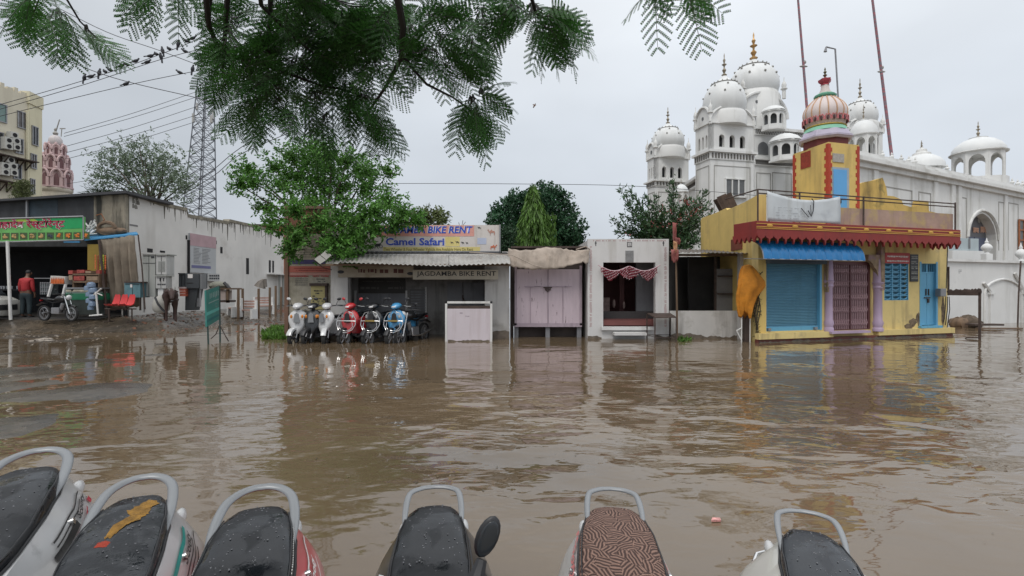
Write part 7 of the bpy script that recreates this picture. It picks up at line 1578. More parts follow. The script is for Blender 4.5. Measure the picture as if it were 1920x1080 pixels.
# hanging notice on the wall
t2 = thing('wall_notice', 'tall faded pink and grey notice board hung on the long white wall', 'sign', tuple(LWf.pt(LWf.uz(378, 470)[0], .1, 2)))
def lw(x0, x1, y0, y1, d0, d1, nm, m):
    b = MB(); b.M = LWf.M; u0, _ = LWf.uz(x0, y0); u1, _ = LWf.uz(x1, y0); um = (x0 + x1) / 2; b.box(u0, u1, d0, d1, LWf.uz(um, y1)[1], LWf.uz(um, y0)[1]); return b.build(nm, m, t2)
lw(353, 402, 441, 512, .0, .08, 'board', mat('faded_grey_board', (.40, .41, .42), .6, var=.06)); lw(353, 402, 441, 463, .08, .09, 'pink_heading', mat('faded_pink_heading', (.42, .28, .30), .6)); lw(356, 392, 498, 503, .08, .09, 'blue_line', mat('indigo_line', (.13, .13, .26), .6)); lw(351, 352.5, 450, 513, .0, .10, 'side_bar', m_dark)
b = MB(); b.M = LWf.M; q = random.Random(8)
for j in range(11):
    y = 467 + 2.7 * j
    for (x0, x1) in ((360, 373 + q.uniform(-4, 3)), (376, 391 + q.uniform(-6, 1))):
        u0, _ = LWf.uz(x0, y); u1, _ = LWf.uz(x1, y); z = LWf.uz(376, y)[1]; b.box(u0, u1, .08, .086, z - .012, z + .012)
b.build('small_writing', mat('grey_writing', (.2, .2, .2), .7), t2, fix=False)
t2 = thing('meter_board', 'small white meter board right of the charcoal cabinet', 'panel', tuple(LWf.pt(LWf.uz(390, 520)[0], .3, 1.4)))
lw(380, 402, 513, 527, .0, .25, 'box', m_gc2); b = MB(); b.M = LWf.M
for i in range(5):
    for j in range(2): u, z = LWf.uz(383 + 4 * i, 517 + 5 * j); b.box(u, u + .12, .25, .26, z - .04, z + .04)
b.build('meters', m_inkd, t2); 
# bending stage: handcart / table, benches, posts, rubble
def boxset(nm, label, cat, fr, items, loc, group=None):
    t = thing(nm, label, cat, loc, group=group)
    for (pn, m, x0, x1, y0, y1, d0, d1) in items: fb(fr, x0, x1, y0, y1, d0, d1, pn, m, t)
    return t
TFm = Frame((-12.6, 21.5), (-7, 21.5))
boxset('wooden_counter', 'old wooden counter with pale panel front behind the green barricade', 'counter', TFm, [('top', m_wood, 398, 436, 540, 543, -.7, .05), ('panel', mat('pale_wood_panel', (.40, .33, .30), .7, var=.1), 410, 423, 544, 562, -.5, -.02), ('leg', m_wood, 424, 428, 543, 568, -.1, 0), ('leg', m_wood, 402, 405, 543, 568, -.1, 0), ('base_board', m_rust, 404, 428, 563, 567, -.6, 0)], tuple(TFm.pt(TFm.uz(418, 560)[0], 0, .3)))
t2 = thing('covered_cart', 'grey covered heap leaning on the wooden counter', 'cart', tuple(P(412, 535, 22))); b = MB(); c = P(411, 536, 21.9); b.ell(tuple(c), (.42, .3, .20), 14, 6); b.build('cover', mat('grey_green_cover', (.17, .17, .14), .9, var=.3, bump=.4), t2, smooth=True); b = MB(); b.tube([P(420, 530, 21.6), P(430, 541, 21.6)], .06, 6); b.tube([P(421, 528.5, 21.6), P(432, 540, 21.6)], .03, 6); b.build('bar', m_blk, t2)
m_pk = mat('pink_cement', (.42, .27, .23), .8, var=.15, streak=.3, sc_=(.2, .12, .1))
def cbench(label, px, Y, hw, yaw=0):
    c = P(px, 0, Y); zg_ = hz(c.x, c.y); t = thing('cement_bench', label, 'bench', (c.x, c.y, zg_), yaw, 'pink cement benches by the long wall'); M_ = Mat((c.x, c.y, zg_), yaw)
    b = MB(); b.M = M_; b.box(-hw, hw, -.25, .15, .38, .44); b.build('seat', m_pk, t); b = MB(); b.M = M_
    for z in (.52, .64, .76): b.box(-hw, hw, .16, .22, z, z + .08)
    b.build('backrest', m_pk, t)
    for s_ in (-1, 1): b = MB(); b.M = M_; b.prism([(-.28, 0), (.24, 0), (.22, .85), (.14, .85), (.12, .46), (-.26, .46)], s_ * hw - .05, s_ * hw + .05, 'x'); b.build('side_support', m_cw, t)
cbench('pink cement bench facing the flood, left one by the long wall', 463, 23.5, .33); cbench('pink cement bench turned sideways near the drain pipes', 494, 25.5, .40, R(35)); cbench('grey-pink cement bench end beside the wooden counter', 441, 23.2, .16, R(-30))
for i, (px, y0) in enumerate(((447, 542), (455, 541), (485, 541), (506, 539), (517, 536), (527, 538))):
    Y = 23 + i * .5; c = P(px, y0, Y); b = MB(); b.box(c.x - .04, c.x + .04, Y - .04, Y + .04, hz(c.x, Y) - .1, c.z); tag(b.build('fence_post', m_wood), 'short dark post standing along the foot of the long wall', 'post', 'short posts along the long wall')
t2 = thing('mound_of_junk', 'grey pointed pile of junk between the cement benches and the pipes', 'pile', tuple(P(494, 535, 27))); b = MB(); b.tube([P(487, 538, 27), P(490, 530, 27), P(494, 524, 27)], [.3, .2, .06], 7); b.tube([P(498, 538, 27), P(497, 523, 27)], .08, 5); b.build('pile', mat('grey_junk', (.17, .15, .13), .9, var=.4), t2)
# barricade
t = thing('green_barricade', 'tilted teal metal barricade board on thin legs at the water edge', 'barricade', tuple(G(400, 640)))
BFr = Frame((P(386, 0, 13.6).x, 13.6), (P(413, 0, 14.3).x, 14.3))
m_tl = mat('chipped_teal_paint', (.035, .19, .165), .55, var=.15, c2=(.16, .22, .21), p2=(.56, .62), s2=5, streak=.3, sc_=(.1, .12, .1))
quadp(BFr, [(388, 613), (411, 599), (411, 536), (386, 545)], -.02, .02, 'board', m_tl, t)
quadp(BFr, [(388, 592), (411, 581), (411, 576), (388, 586)], .02, .026, 'pale_stripe', mat('pale_teal_stripe', (.10, .38, .34), .5), t); quadp(BFr, [(388, 605), (411, 592), (411, 588), (388, 600)], .02, .026, 'dark_stripe', mat('deep_teal_stripe', (.01, .12, .13), .5), t)
b = MB(); b.M = BFr.M; q = random.Random(2)
for i in range(6): u, z = BFr.uz(392 + 3 * i, 553 - i * 1.2); b.box(u, u + .02, .02, .026, z - .1, z + .04)
for i in range(9): u, z = BFr.uz(390 + 2.1 * i, 568 - i * .9); b.box(u, u + .03, .02, .026, z - .02, z + .01)
b.build('worn_writing', mat('worn_white_ink', (.3, .38, .36), .7), t, fix=False)
for a_, c_ in (((387, 545), (391, 640)), ((411.5, 537), (413, 648))): b = MB(); b.M = BFr.M; p, q_ = BFr.uz(*a_), BFr.uz(*c_); b.tube([(p[0], .0, p[1]), (q_[0], 0, q_[1] - .2)], .022, 6); b.build('leg', mat('dark_green_pipe', (.03, .06, .055), .6), t)
b = MB(); b.M = BFr.M
p = BFr.uz(412, 609); b.tube([(p[0], 0, p[1]), (p[0] - .17, .25, p[1] - .3), (p[0] - .1, .3, p[1] - .45)], .014, 5); b.tube([(p[0], 0, p[1]), (p[0] + .17, -.2, p[1] - .28), (p[0] + .1, -.3, p[1] - .4)], .014, 5)
p = BFr.uz(386, 545); q_ = BFr.uz(411, 536); b.tube([(p[0], 0, p[1]), (q_[0], 0, q_[1])], .02, 6); b.build('brace', m_rust, t)
# cow seen from behind / front, head low
m_cow = mat('dark_brown_hide', (.035, .016, .012), .7, var=.3, vs=4)
c = P(320, 588, 18.1); t = thing('cow', 'dark brown cow standing on the rubble, facing the flood', 'cow', (c.x, c.y, .36)); Mc = Matrix.Translation((c.x, c.y, .34)) @ Matrix.Rotation(R(36), 4, 'Z') @ Matrix.Scale(.90, 4)
skin('body', [
    [(0, 1.05, .98, .20), (0, .85, 1.02, .26), (0, .5, 1.0, .30), (0, .1, 1.0, .30), (0, -.25, 1.08, .25), (0, -.45, 1.14, .17), (0, -.66, 1.16, .13), (0, -.80, 1.12, .105), (0, -.95, .98, .085), (0, -1.08, .84, .065)],
    [(0, -.25, 1.08, .25), (.15, -.28, .74, .10), (.15, -.26, .45, .06), (.15, -.27, .22, .045), (.15, -.28, .06, .055), (.15, -.31, .0, .05)],
    [(0, -.25, 1.08, .25), (-.15, -.30, .74, .10), (-.15, -.30, .45, .06), (-.15, -.30, .22, .045), (-.15, -.31, .06, .055), (-.15, -.34, .0, .05)],
    [(0, .85, 1.02, .26), (.16, .86, .72, .13), (.16, .78, .55, .075), (.16, .92, .38, .05), (.16, .90, .08, .045), (.16, .86, .0, .05)],
    [(0, .85, 1.02, .26), (-.16, .90, .72, .13), (-.16, .82, .55, .075), (-.16, .96, .38, .05), (-.16, .94, .08, .045), (-.16, .90, .0, .05)],
    [(0, -.80, 1.12, .105), (.12, -.78, 1.17, .045), (.22, -.76, 1.13, .03)], [(0, -.80, 1.12, .105), (-.12, -.78, 1.17, .045), (-.22, -.76, 1.13, .03)],
    [(0, 1.05, .98, .20), (0, 1.24, .95, .03), (0, 1.30, .60, .02), (0, 1.30, .42, .035)]], m_cow, t, 1, Mc)
b = MB(); b.M = Mc
for s_ in (-1, 1): b.tube([(s_ * .06, -.80, 1.20), (s_ * .11, -.80, 1.27), (s_ * .10, -.82, 1.36)], [.025, .02, .006], 7)
b.build('horns', m_tpan, t, smooth=True)
b = MB(); b.M = Mc
for s_ in (-1, 1): b.ell((s_ * .075, -.90, 1.06), (.015, .015, .015), 8, 5)
b.ell((0, -1.12, .80), (.05, .02, .035), 8, 5); b.build('eyes_and_muzzle', m_blk, t, smooth=True)
t2 = thing('white_sack', 'pale full sack slumped between the switch cabinet and the cow', 'sack', tuple(P(302, 585, 18.6))); b = MB(); c = P(301, 571, 18.5); b.loft([[(c.x + r * math.cos(a) * (1 + .1 * math.sin(3 * a)), c.y + r * .7 * math.sin(a), c.z + z) for a in [2 * math.pi * i / 14 for i in range(14)]] for r, z in ((.16, -.30), (.28, -.2), (.30, 0), (.24, .18), (.12, .28), (.08, .33))]); b.build('sack', mat('pale_sack', (.36, .35, .32), .8, var=.2, bump=.4, bs=9), t2, smooth=True)
b = MB(); b.tube([P(291, 558, 18.2), P(296, 570, 18.1), P(304, 580, 18.1), P(314, 588, 18.1)], .04, 6); tag(b.build('curved_cable', m_blk, smooth=True), 'thick black cable curving across the pale sack', 'cable')
# rubble
q = random.Random(77); m_rubs = [mat('pale_rubble', (.30, .26, .22), .9, var=.3), mat('brown_rubble', (.14, .10, .075), .9, var=.4), mat('brick_rubble', (.24, .10, .06), .9, var=.3)]
def rubble(name, label, x0, x1, y0, y1, n, mt, s0, s1, sd):
    q = random.Random(sd); b = MB()
    for i in range(n):
        px, Y = q.uniform(x0, x1), q.uniform(y0, y1); x = (px - 960) * Y / 960; r = q.uniform(s0, s1); z = max(hz(x, Y), -.02); vs = [(x + r * q.uniform(.5, 1.2) * dx, Y + r * q.uniform(.5, 1.2) * dy, z + r * q.uniform(.2, .6) * dz) for dx in (-1, 1) for dy in (-1, 1) for dz in (-1, 1)]
        b.add(vs, [(0, 1, 3, 2), (4, 6, 7, 5), (0, 4, 5, 1), (2, 3, 7, 6), (0, 2, 6, 4), (1, 5, 7, 3)])
    return tag(b.build(name, mt), label, 'rubble', kind='stuff')
rubble('pale_rubble', 'pale broken rubble strewn along the foot of the long wall', 270, 440, 18.8, 20.5, 110, m_rubs[0], .015, .05, 1)
rubble('brown_rubble', 'brown debris and rubbish along the flooded lane', 275, 525, 18.4, 24, 260, m_rubs[1], .012, .045, 2)
rubble('brick_rubble', 'broken red brick pieces before the curtain', 230, 525, 17.2, 22, 160, m_rubs[2], .015, .05, 3)
rubble('lane_debris', 'brown debris bank crossing the lane left of the notice wall', 445, 530, 15.8, 18.0, 320, m_rubs[1], .015, .045, 4)
rubble('yard_litter', 'small pale litter on the wet ground before the restaurant', -20, 260, 12, 18.2, 120, m_rubs[0], .012, .035, 5)
t2 = tag(rubble('x', 'small white stones on the muddy island before the restaurant', 60, 95, 14.3, 15.2, 22, m_rubs[0], .03, .09, 6), 'white stones lying on the muddy bank before the restaurant', 'stones', kind='stuff'); t2.name = 'white_stones'
# person in red
m_sk = mat('brown_skin', (.13, .065, .04), .55, var=.08); m_shirt = mat('red_shirt', (.33, .018, .022), .75, var=.15, bump=.2, bs=12); m_trou = mat('dark_teal_trousers', (.018, .03, .035), .8, var=.2); m_hair = mat('black_hair', (.008, .007, .007), .6)
c = P(49, 590, 18.7); c.z = .42; t = thing('person', 'person in red shirt and dark trousers, seen from behind with head bowed, in the restaurant', 'person', tuple(c)); Mp = Matrix.Translation(c) @ Matrix.Rotation(R(4), 4, 'Z')
def fingers(hx, hy, hz_, sd):
    ch = []
    for i, (dx, L_) in enumerate(((-.030, .062), (-.010, .072), (.011, .068), (.030, .052))):
        ch.append([(hx, hy, hz_, .026), (hx + sd * .004, hy + dx, hz_ - .05, .0085), (hx, hy + dx * 1.05, hz_ - .05 - L_ * .5, .008), (hx - sd * .012, hy + dx * 1.05, hz_ - .05 - L_, .007)])
    ch.append([(hx, hy, hz_, .026), (hx - sd * .01, hy + .036, hz_ - .02, .010), (hx - sd * .02, hy + .052, hz_ - .06, .008)])
    return ch
# +y is away from the viewer: the person faces away
body = [[(0, 0, .92, .135), (0, 0, 1.05, .125), (0, .01, 1.25, .145), (0, .02, 1.40, .12), (0, .04, 1.47, .055), (0, .07, 1.53, .055), (0, .11, 1.60, .088), (0, .13, 1.68, .082), (0, .12, 1.73, .05)]]
for sd in (-1, 1):
    body.append([(0, 0, .92, .135), (sd * .10, 0, .84, .10), (sd * .115, .01, .50, .062), (sd * .12, -.01, .28, .052), (sd * .125, -.02, .09, .038), (sd * .13, .09, .04, .036), (sd * .135, .17, .03, .028)])
    body.append([(0, .02, 1.40, .12), (sd * .18, .02, 1.38, .062), (sd * .225, .0, 1.12, .043), (sd * .235, .06, .90, .031), (sd * .24, .08, .84, .026)])
    body += fingers(sd * .24, .08, .84, sd)
skin('body', body, m_sk, t, 1, Mp)
sh = [[(0, 0, .90, .155), (0, 0, 1.05, .15), (0, .01, 1.25, .165), (0, .02, 1.39, .135), (0, .035, 1.455, .07)]]
for sd in (-1, 1): sh.append([(0, .02, 1.39, .135), (sd * .18, .02, 1.375, .078), (sd * .225, .0, 1.12, .062), (sd * .235, .05, .93, .048)])
skin('shirt', sh, m_shirt, t, 1, Mp)
tr = [[(0, 0, .95, .145), (0, 0, .90, .15)]]
for sd in (-1, 1): tr.append([(0, 0, .90, .15), (sd * .10, 0, .80, .115), (sd * .115, .01, .50, .080), (sd * .12, -.01, .28, .070), (sd * .125, -.01, .10, .062)])
skin('trousers', tr, m_trou, t, 1, Mp)
skin('hair', [[(0, .075, 1.585, .07), (0, .095, 1.64, .094), (0, .115, 1.70, .088), (0, .12, 1.745, .055)]], m_hair, t, 1, Mp)
b = MB(); b.M = Mp
for sd in (-1, 1): b.ell((sd * .035, .215, 1.63), (.012, .008, .008), 8, 4); b.ell((sd * .09, .12, 1.62), (.012, .022, .032), 8, 5)
b.ell((0, .225, 1.595), (.014, .02, .022), 8, 5); b.ell((0, .20, 1.56), (.024, .01, .008), 8, 4); b.build('face_features', m_sk, t, smooth=True)
for sd in (-1, 1): b = MB(); b.M = Mp; b.ell((sd * .13, .05, .035), (.05, .15, .04), 12, 6); b.build('sandal', m_blk, t, smooth=True)
# brick house end beyond the lane
t = thing('brick_house', 'low orange-brick building top beyond the end of the white wall', 'house', tuple(P(515, 430, 36))); b = MB(); a_, c_ = P(470, 424, 36), P(560, 424, 36); b.box(a_.x, c_.x, 36, 38, 0, a_.z); b.build('wall', mat('orange_brick', (.36, .13, .08), .85, var=.2, vs=3), t); b = MB(); b.box(a_.x - .2, c_.x + .2, 35.8, 38.2, a_.z, a_.z + .12); b.build('coping', m_rust, t)
# hotel
HY0, HY1 = 40, 44.5
HA, HB, HC = P(-70, 0, 38.5), P(52, 0, 43), P(76, 0, 44.5)
m_hot = mat('cream_hotel_paint', (.62, .57, .45), .75, var=.05, vs=.4, streak=.25, sc_=(.32, .28, .2), ss=(.8, .8, .1)); m_hot2 = mat('yellow_cream_paint', (.64, .59, .42), .75, var=.05, vs=.4, streak=.3, sc_=(.3, .28, .18), ss=(.8, .8, .1))
H1, H2 = Frame((HA.x, HA.y), (HB.x, HB.y)), Frame((HB.x, HB.y), (HC.x + .0, HC.y))
t = thing('cream_hotel', 'tall cream hotel with dark windows and rows of air conditioners at the left edge', 'building', (HA.x, HA.y, 0))
zt_ = H1.uz(30, 172)[1]
b = MB(); b.M = H1.M; b.box(0, H1.L, -6, 0, 0, zt_); b.build('left_wall', m_hot, t)
b = MB(); b.M = H2.M; z2_ = H2.uz(80, 188)[1]; b.box(.01, H2.L, -4, .12, 0, z2_); b.build('right_wall', m_hot2, t)
b = MB(); b.M = H1.M
for i in range(9): u = H1.L * i / 9; b.box(u, u + H1.L / 9 * (.55 if i % 2 else .8), -.3, .0, zt_, zt_ + (.35 if i % 2 else .2))
b.build('broken_parapet', m_hot, t)
b = MB(); b.M = H2.M; b.box(-.1, H2.L + .05, -.5, .2, z2_ - .9, z2_ + .1); b.build('parapet_block', m_hot2, t)
b = MB(); b.M = H1.M; u = H1.L - .1; b.tube([(u, .1, 0), (u, .1, H1.uz(62, 212)[1])], .12, 6); b.build('drain_pipe', m_hot2, t, smooth=True)
def hwin(fr, x0, x1, y0, y1, m=None, sk=0):
    b = MB(); b.M = fr.M; u0, za = fr.uz(x0, y1, .14 if fr is H2 else 0); u1, zb = fr.uz(x1, y0, .14 if fr is H2 else 0); o_ = .13 if fr is H2 else .0
    b.box(u0, u1, o_, o_ + .04, za, zb); w = b.build('window', m or m_glass, t); b = MB(); b.M = fr.M
    for u in (u0, (u0 + u1) / 2, u1): b.box(u - .04, u + .04, o_, o_ + .09, za, zb)
    for z in (za, zb): b.box(u0 - .05, u1 + .05, o_, o_ + .1, z - .04, z + .04)
    b.build('window_frame', m_steel, w)
m_pg = mat('greenish_pane', (.16, .24, .22), .15); m_cur = mat('curtained_pane', (.10, .09, .085), .3, var=.3, vs=3)
for w_ in ((-20, 11, 198, 222, m_pg), (39, 55, 213, 238, m_cur), (35, 48, 262, 286, m_glass), (-20, 5, 250, 275, m_glass), (31, 45, 310, 334, m_glass), (-20, -4, 300, 330, m_glass)): hwin(H1, *[(v - 6 if i < 2 and v > 20 else v) for i, v in enumerate(w_)])
for w_ in ((60, 70, 240, 270, m_glass), (58, 67, 291, 314, m_cur), (57, 64, 337, 362, m_cur)): hwin(H2, *w_)
m_ac = mat('aged_white_ac', (.50, .49, .45), .6, var=.1)
def rack(px0, px1, py, lab):
    t = thing('ac_rack', lab, 'rack', tuple(P(px0, py, 40))); b = MB(); b.M = H1.M; u0, z = H1.uz(px0, py); u1, _ = H1.uz(px1, py); b.box(u0, u1, .01, .9, z - .08, z); b.build('shelf', m_rust, t)
    b = MB(); b.M = H1.M
    for i in range(5): u = u0 + (u1 - u0) * (i + .3) / 5; b.tube([(u, .05, z - .8), (u, .8, z - .08)], .05, 5); b.tube([(u, .03, z - .8), (u, .03, z)], .05, 5)
    b.build('brackets', m_rust, t); return z
rack(-20, 57, 287, 'rusty bracket shelf carrying the upper group of air conditioners'); rack(-20, 47, 336, 'rusty bracket shelf carrying the lower group of air conditioners')
for (x, y, rw) in ((8, 262, 0), (8, 273, 0), (23, 263, 0), (24, 275, 0), (19, 252, 0), (2, 310, 1), (2, 322, 1), (17, 311, 1), (18, 323, 1), (12, 299, 1)):
    p = ('upper', 'lower')[rw]; u, z = H1.uz(x, y + 5.5, .5); M_ = H1.M @ Matrix.Translation((u, 0, z)); tt = thing('air_conditioner', f'white outdoor air conditioner box in the {p} stack on the cream hotel wall', 'air conditioner', tuple(H1.pt(u, .3, z)), group=f'air conditioners on the {p} hotel rack')
    b = MB(); b.M = M_; b.box(-.02, .42 * 1.3, .15, .62, 0, .50); b.build('case', m_ac, tt, bevel=.02); b = MB(); b.M = M_; n = 14; b.prism([(.27 + .17 * math.cos(2 * math.pi * i / n), .25 + .17 * math.sin(2 * math.pi * i / n)) for i in range(n)], .62, .64, 'y'); b.build('fan_grille', m_dark, tt)
# pink shikhara
Yp = 50; kp = Yp / 960; c = P(104, 0, Yp); cx_, cy_ = c.x, Yp
def zq(py): return 1.5 - (py - 540) * kp
m_pink = mat('pink_spire_paint', (.50, .36, .36), .7, var=.08, streak=.35, sc_=(.22, .14, .14), ss=(2, 2, .3)); m_pinkd = mat('dusky_pink_shade', (.16, .08, .085), .8); m_cr = mat('cream_base_paint', (.55, .50, .42), .7, streak=.2)
t = thing('temple_spire', 'pink temple spire with three tiers of little arched niches behind the restaurant roof', 'spire', (cx_, cy_, 0))
b = MB(); b.lathe([(23 * kp, 0), (23 * kp, zq(362)), (24 * kp, zq(361)), (26 * kp, zq(358)), (26 * kp, zq(355)), (24 * kp, zq(353))], (cx_, cy_, 0), 24); b.build('base', m_cr, t, smooth=True)
tiers = [(353, 318, 24.5, 20), (320, 292, 20, 15), (294, 272, 15, 10.5)]
b = MB(); pr = []
for y0, y1, r0_, r1_ in tiers: pr += [(r0_ * .86 * kp, zq(y0)), (r1_ * .9 * kp, zq(y1))]
b.lathe(pr, (cx_, cy_, 0), 24); b.build('core', m_pink, t, smooth=True)
for ti, (y0, y1, r0_, r1_) in enumerate(tiers):
    b = MB(); d_ = MB(); n = 8; ph = R(22.5) * (ti % 2)
    for i in range(n):
        a = 2 * math.pi * i / n + ph; r = r0_ * kp; wv_ = r * .36; fr = Frame((cx_ + r * .92 * math.cos(a) - wv_ * -math.sin(a), cy_ + r * .92 * math.sin(a) - wv_ * math.cos(a)), (cx_ + r * .92 * math.cos(a) + wv_ * -math.sin(a), cy_ + r * .92 * math.sin(a) + wv_ * math.cos(a)))
        fr.n = Vector((math.cos(a), math.sin(a))); fr.M = Matrix(((fr.u.x, fr.n.x, 0, fr.A.x), (fr.u.y, fr.n.y, 0, fr.A.y), (0, 0, 1, 0), (0, 0, 0, 1)))
        b.M = fr.M; d_.M = fr.M; za, zb = zq(y0), zq(y1); L_ = fr.L; hgt = zb - za
        b.tube([(L_ * (.5 - .46 * math.cos(math.pi * k_ / 8)), .06, za + hgt * .50 + hgt * .42 * math.sin(math.pi * k_ / 8)) for k_ in range(9)], .10, 5)
        b.box(0, L_ * .28, -.2, .1, za, za + hgt * .5); b.box(L_ * .72, L_, -.2, .1, za, za + hgt * .5); b.box(-.1, L_ + .1, -.2, .16, za - .05, za + .1); b.ell((L_ / 2, 0, za + hgt * .98), (.13, .13, .2), 8, 5)
        arch_pane(d_, L_ * .30, L_ * .70, za + .12, za + hgt * .45, za + hgt * .72, -.1, .05, 6)
    o = b.build('niche_tier', m_pink, t); d_.build('niche_shade', m_pinkd, o)
b = MB(); b.lathe([(9 * kp, zq(274)), (10.5 * kp, zq(269)), (10 * kp, zq(262)), (7.5 * kp, zq(257)), (4 * kp, zq(254))], (cx_, cy_, 0), 32, mod=lambda a: 1 + .04 * math.cos(12 * a)); b.build('amalaka', mat('pale_spire_cap', (.5, .46, .46), .6), t, smooth=True)
b = MB(); b.lathe([(2 * kp, zq(255)), (4.5 * kp, zq(250)), (1.5 * kp, zq(246)), (2.5 * kp, zq(243)), (.8 * kp, zq(240))], (cx_, cy_, 0), 12); b.tube([(cx_ + .1, cy_, zq(243)), (cx_ + .4, cy_, zq(224))], .05, 5); b.tube([(cx_ + .55, cy_, zq(256)), (cx_ + .62, cy_, zq(241))], .04, 5); b.box(cx_ + .4, cx_ + .9, cy_, cy_ + .1, zq(241.5), zq(240)); b.build('finial', m_tpan, t, smooth=True)
# lattice masts
def lattice(name, label, px0, px1, yb, yt, wt, Y, px_top, panels=True, lean=0):
    k_ = Y / 960; t = thing(name, label, 'mast', tuple(P((px0 + px1) / 2, yb, Y))); z0, z1 = zof(yb, Y) - 3, zof(yt, Y); cb, ct = ((px0 + px1) / 2 - 960) * k_, (px_top - 960) * k_; hb, ht = (px1 - px0) / 2 * k_ * .8, wt / 2 * k_ * .8
    def corner(i, f): sx, sy = ((-1, -1), (1, -1), (1, 1), (-1, 1))[i]; h = hb + (ht - hb) * f; x = cb + (ct - cb) * f; return Vector((x + sx * h * 1.0 + sy * h * .25, Y + sy * h, z0 + (z1 - z0) * f))
    b = MB()
    for i in range(4): b.tube([corner(i, 0), corner(i, 1)], .085, 4)
    b.build('leg_tubes', m_lat, t)
    b = MB(); n = 16
    for j in range(n):
        f0, f1_ = j / n, (j + 1) / n
        for i in range(4): b.tube([corner(i, f0), corner((i + 1) % 4, f1_)], .045, 3); b.tube([corner((i + 1) % 4, f0), corner(i, f1_)], .045, 3); b.tube([corner(i, f1_), corner((i + 1) % 4, f1_)], .045, 3)
    b.build('bracing', m_lat, t)
    return t, corner
m_lat = mat('galvanised_lattice', (.17, .18, .20), .6, metal=.2, var=.2)
t, cr_ = lattice('telecom_mast', 'tall grey lattice telecom mast with antenna panels left of the hanging leaves', 350, 396, 400, 150, 20, 66, 386)
for (x, y, w_, h) in ((364, 222, 3, 16), (398, 224, 4, 14), (371, 200, 2, 12), (401, 216, 2, 16)):
    p = P(x, y, 65); b = MB(); b.box(p.x - w_ * .034, p.x + w_ * .034, 64.7, 65, p.z - h * .034, p.z + h * .034); b.build('antenna_panel', m_gc2, t)
t, cr_ = lattice('telecom_mast', 'second lattice mast half hidden behind the green tree and hanging leaves', 574, 622, 330, 60, 30, 60, 600)
# wires
WD = 17.0
m_wire = mat('black_wire', (.03, .03, .035), .6)
def wire(pts, Y0_, Y1_, r, label):
    n = len(pts); P_ = []; Ys = [Y0_ + (Y1_ - Y0_) * i / (n - 1) for i in range(n)]
    base = [P(x, y, Yy) for (x, y), Yy in zip(pts, Ys)]; out_ = []
    for i in range(n - 1):
        p0, p1, p2, p3 = base[max(0, i - 1)], base[i], base[i + 1], base[min(n - 1, i + 2)]
        for k_ in range(6): u = k_ / 6; out_.append(.5 * ((2 * p1) + (p2 - p0) * u + (2 * p0 - 5 * p1 + 4 * p2 - p3) * u * u + (3 * p1 - p0 - 3 * p2 + p3) * u ** 3))
    out_.append(base[-1]); b = MB(); b.tube(out_, r, 5); return tag(b.build('overhead_wire', m_wire, smooth=True), label, 'wire', 'overhead wires')
wire([(-60, 213), (160, 150), (300, 102), (400, 58), (560, -40)], 17, 17, .010, 'upper wire lined with many perching birds')
wire([(-60, 222), (160, 158), (300, 112), (420, 80), (620, 20)], 17, 17, .010, 'wire just below the busiest row of birds')
wire([(-60, 233), (100, 193), (260, 155), (420, 122), (640, 70)], 17, 17, .010, 'third wire down with three perched birds')
wire([(-40, 28), (90, 96), (210, 145), (380, 186), (520, 220)], 15, 15, .011, 'wire slanting down rightwards from the top left corner')
wire([(100, 10), (200, 60), (300, 95), (380, 125), (560, 190)], 15, 15, .010, 'wire slanting down between the leaf clusters at top left')
for i, (a, c_) in enumerate((((120, 250), (380, 168)), ((120, 256), (380, 178)), ((125, 274), (380, 196)), ((125, 286), (380, 212)), ((125, 298), (380, 224)))):
    wire([a, ((a[0] + c_[0]) / 2, (a[1] + c_[1]) / 2 + 3), c_], 30, 34, .015, ('top', 'second', 'middle', 'fourth', 'lowest')[i] + ' of the five faint wires running from the pink spire to the lattice mast')
wire([(340, 360), (400, 318), (440, 285), (520, 230)], 30, 26, .018, 'steep wire crossing the foot of the lattice mast, upper one'); wire([(330, 372), (400, 330), (450, 290), (540, 250)], 30, 26, .018, 'steep wire crossing the foot of the lattice mast, lower one')
wire([(125, 345), (250, 324), (380, 300)], 34, 34, .014, 'nearly level faint wire behind the sparse tree')
wire([(720, 344), (980, 345), (1210, 350), (1480, 372)], 30, 33, .016, 'single level wire crossing the middle of the sky')
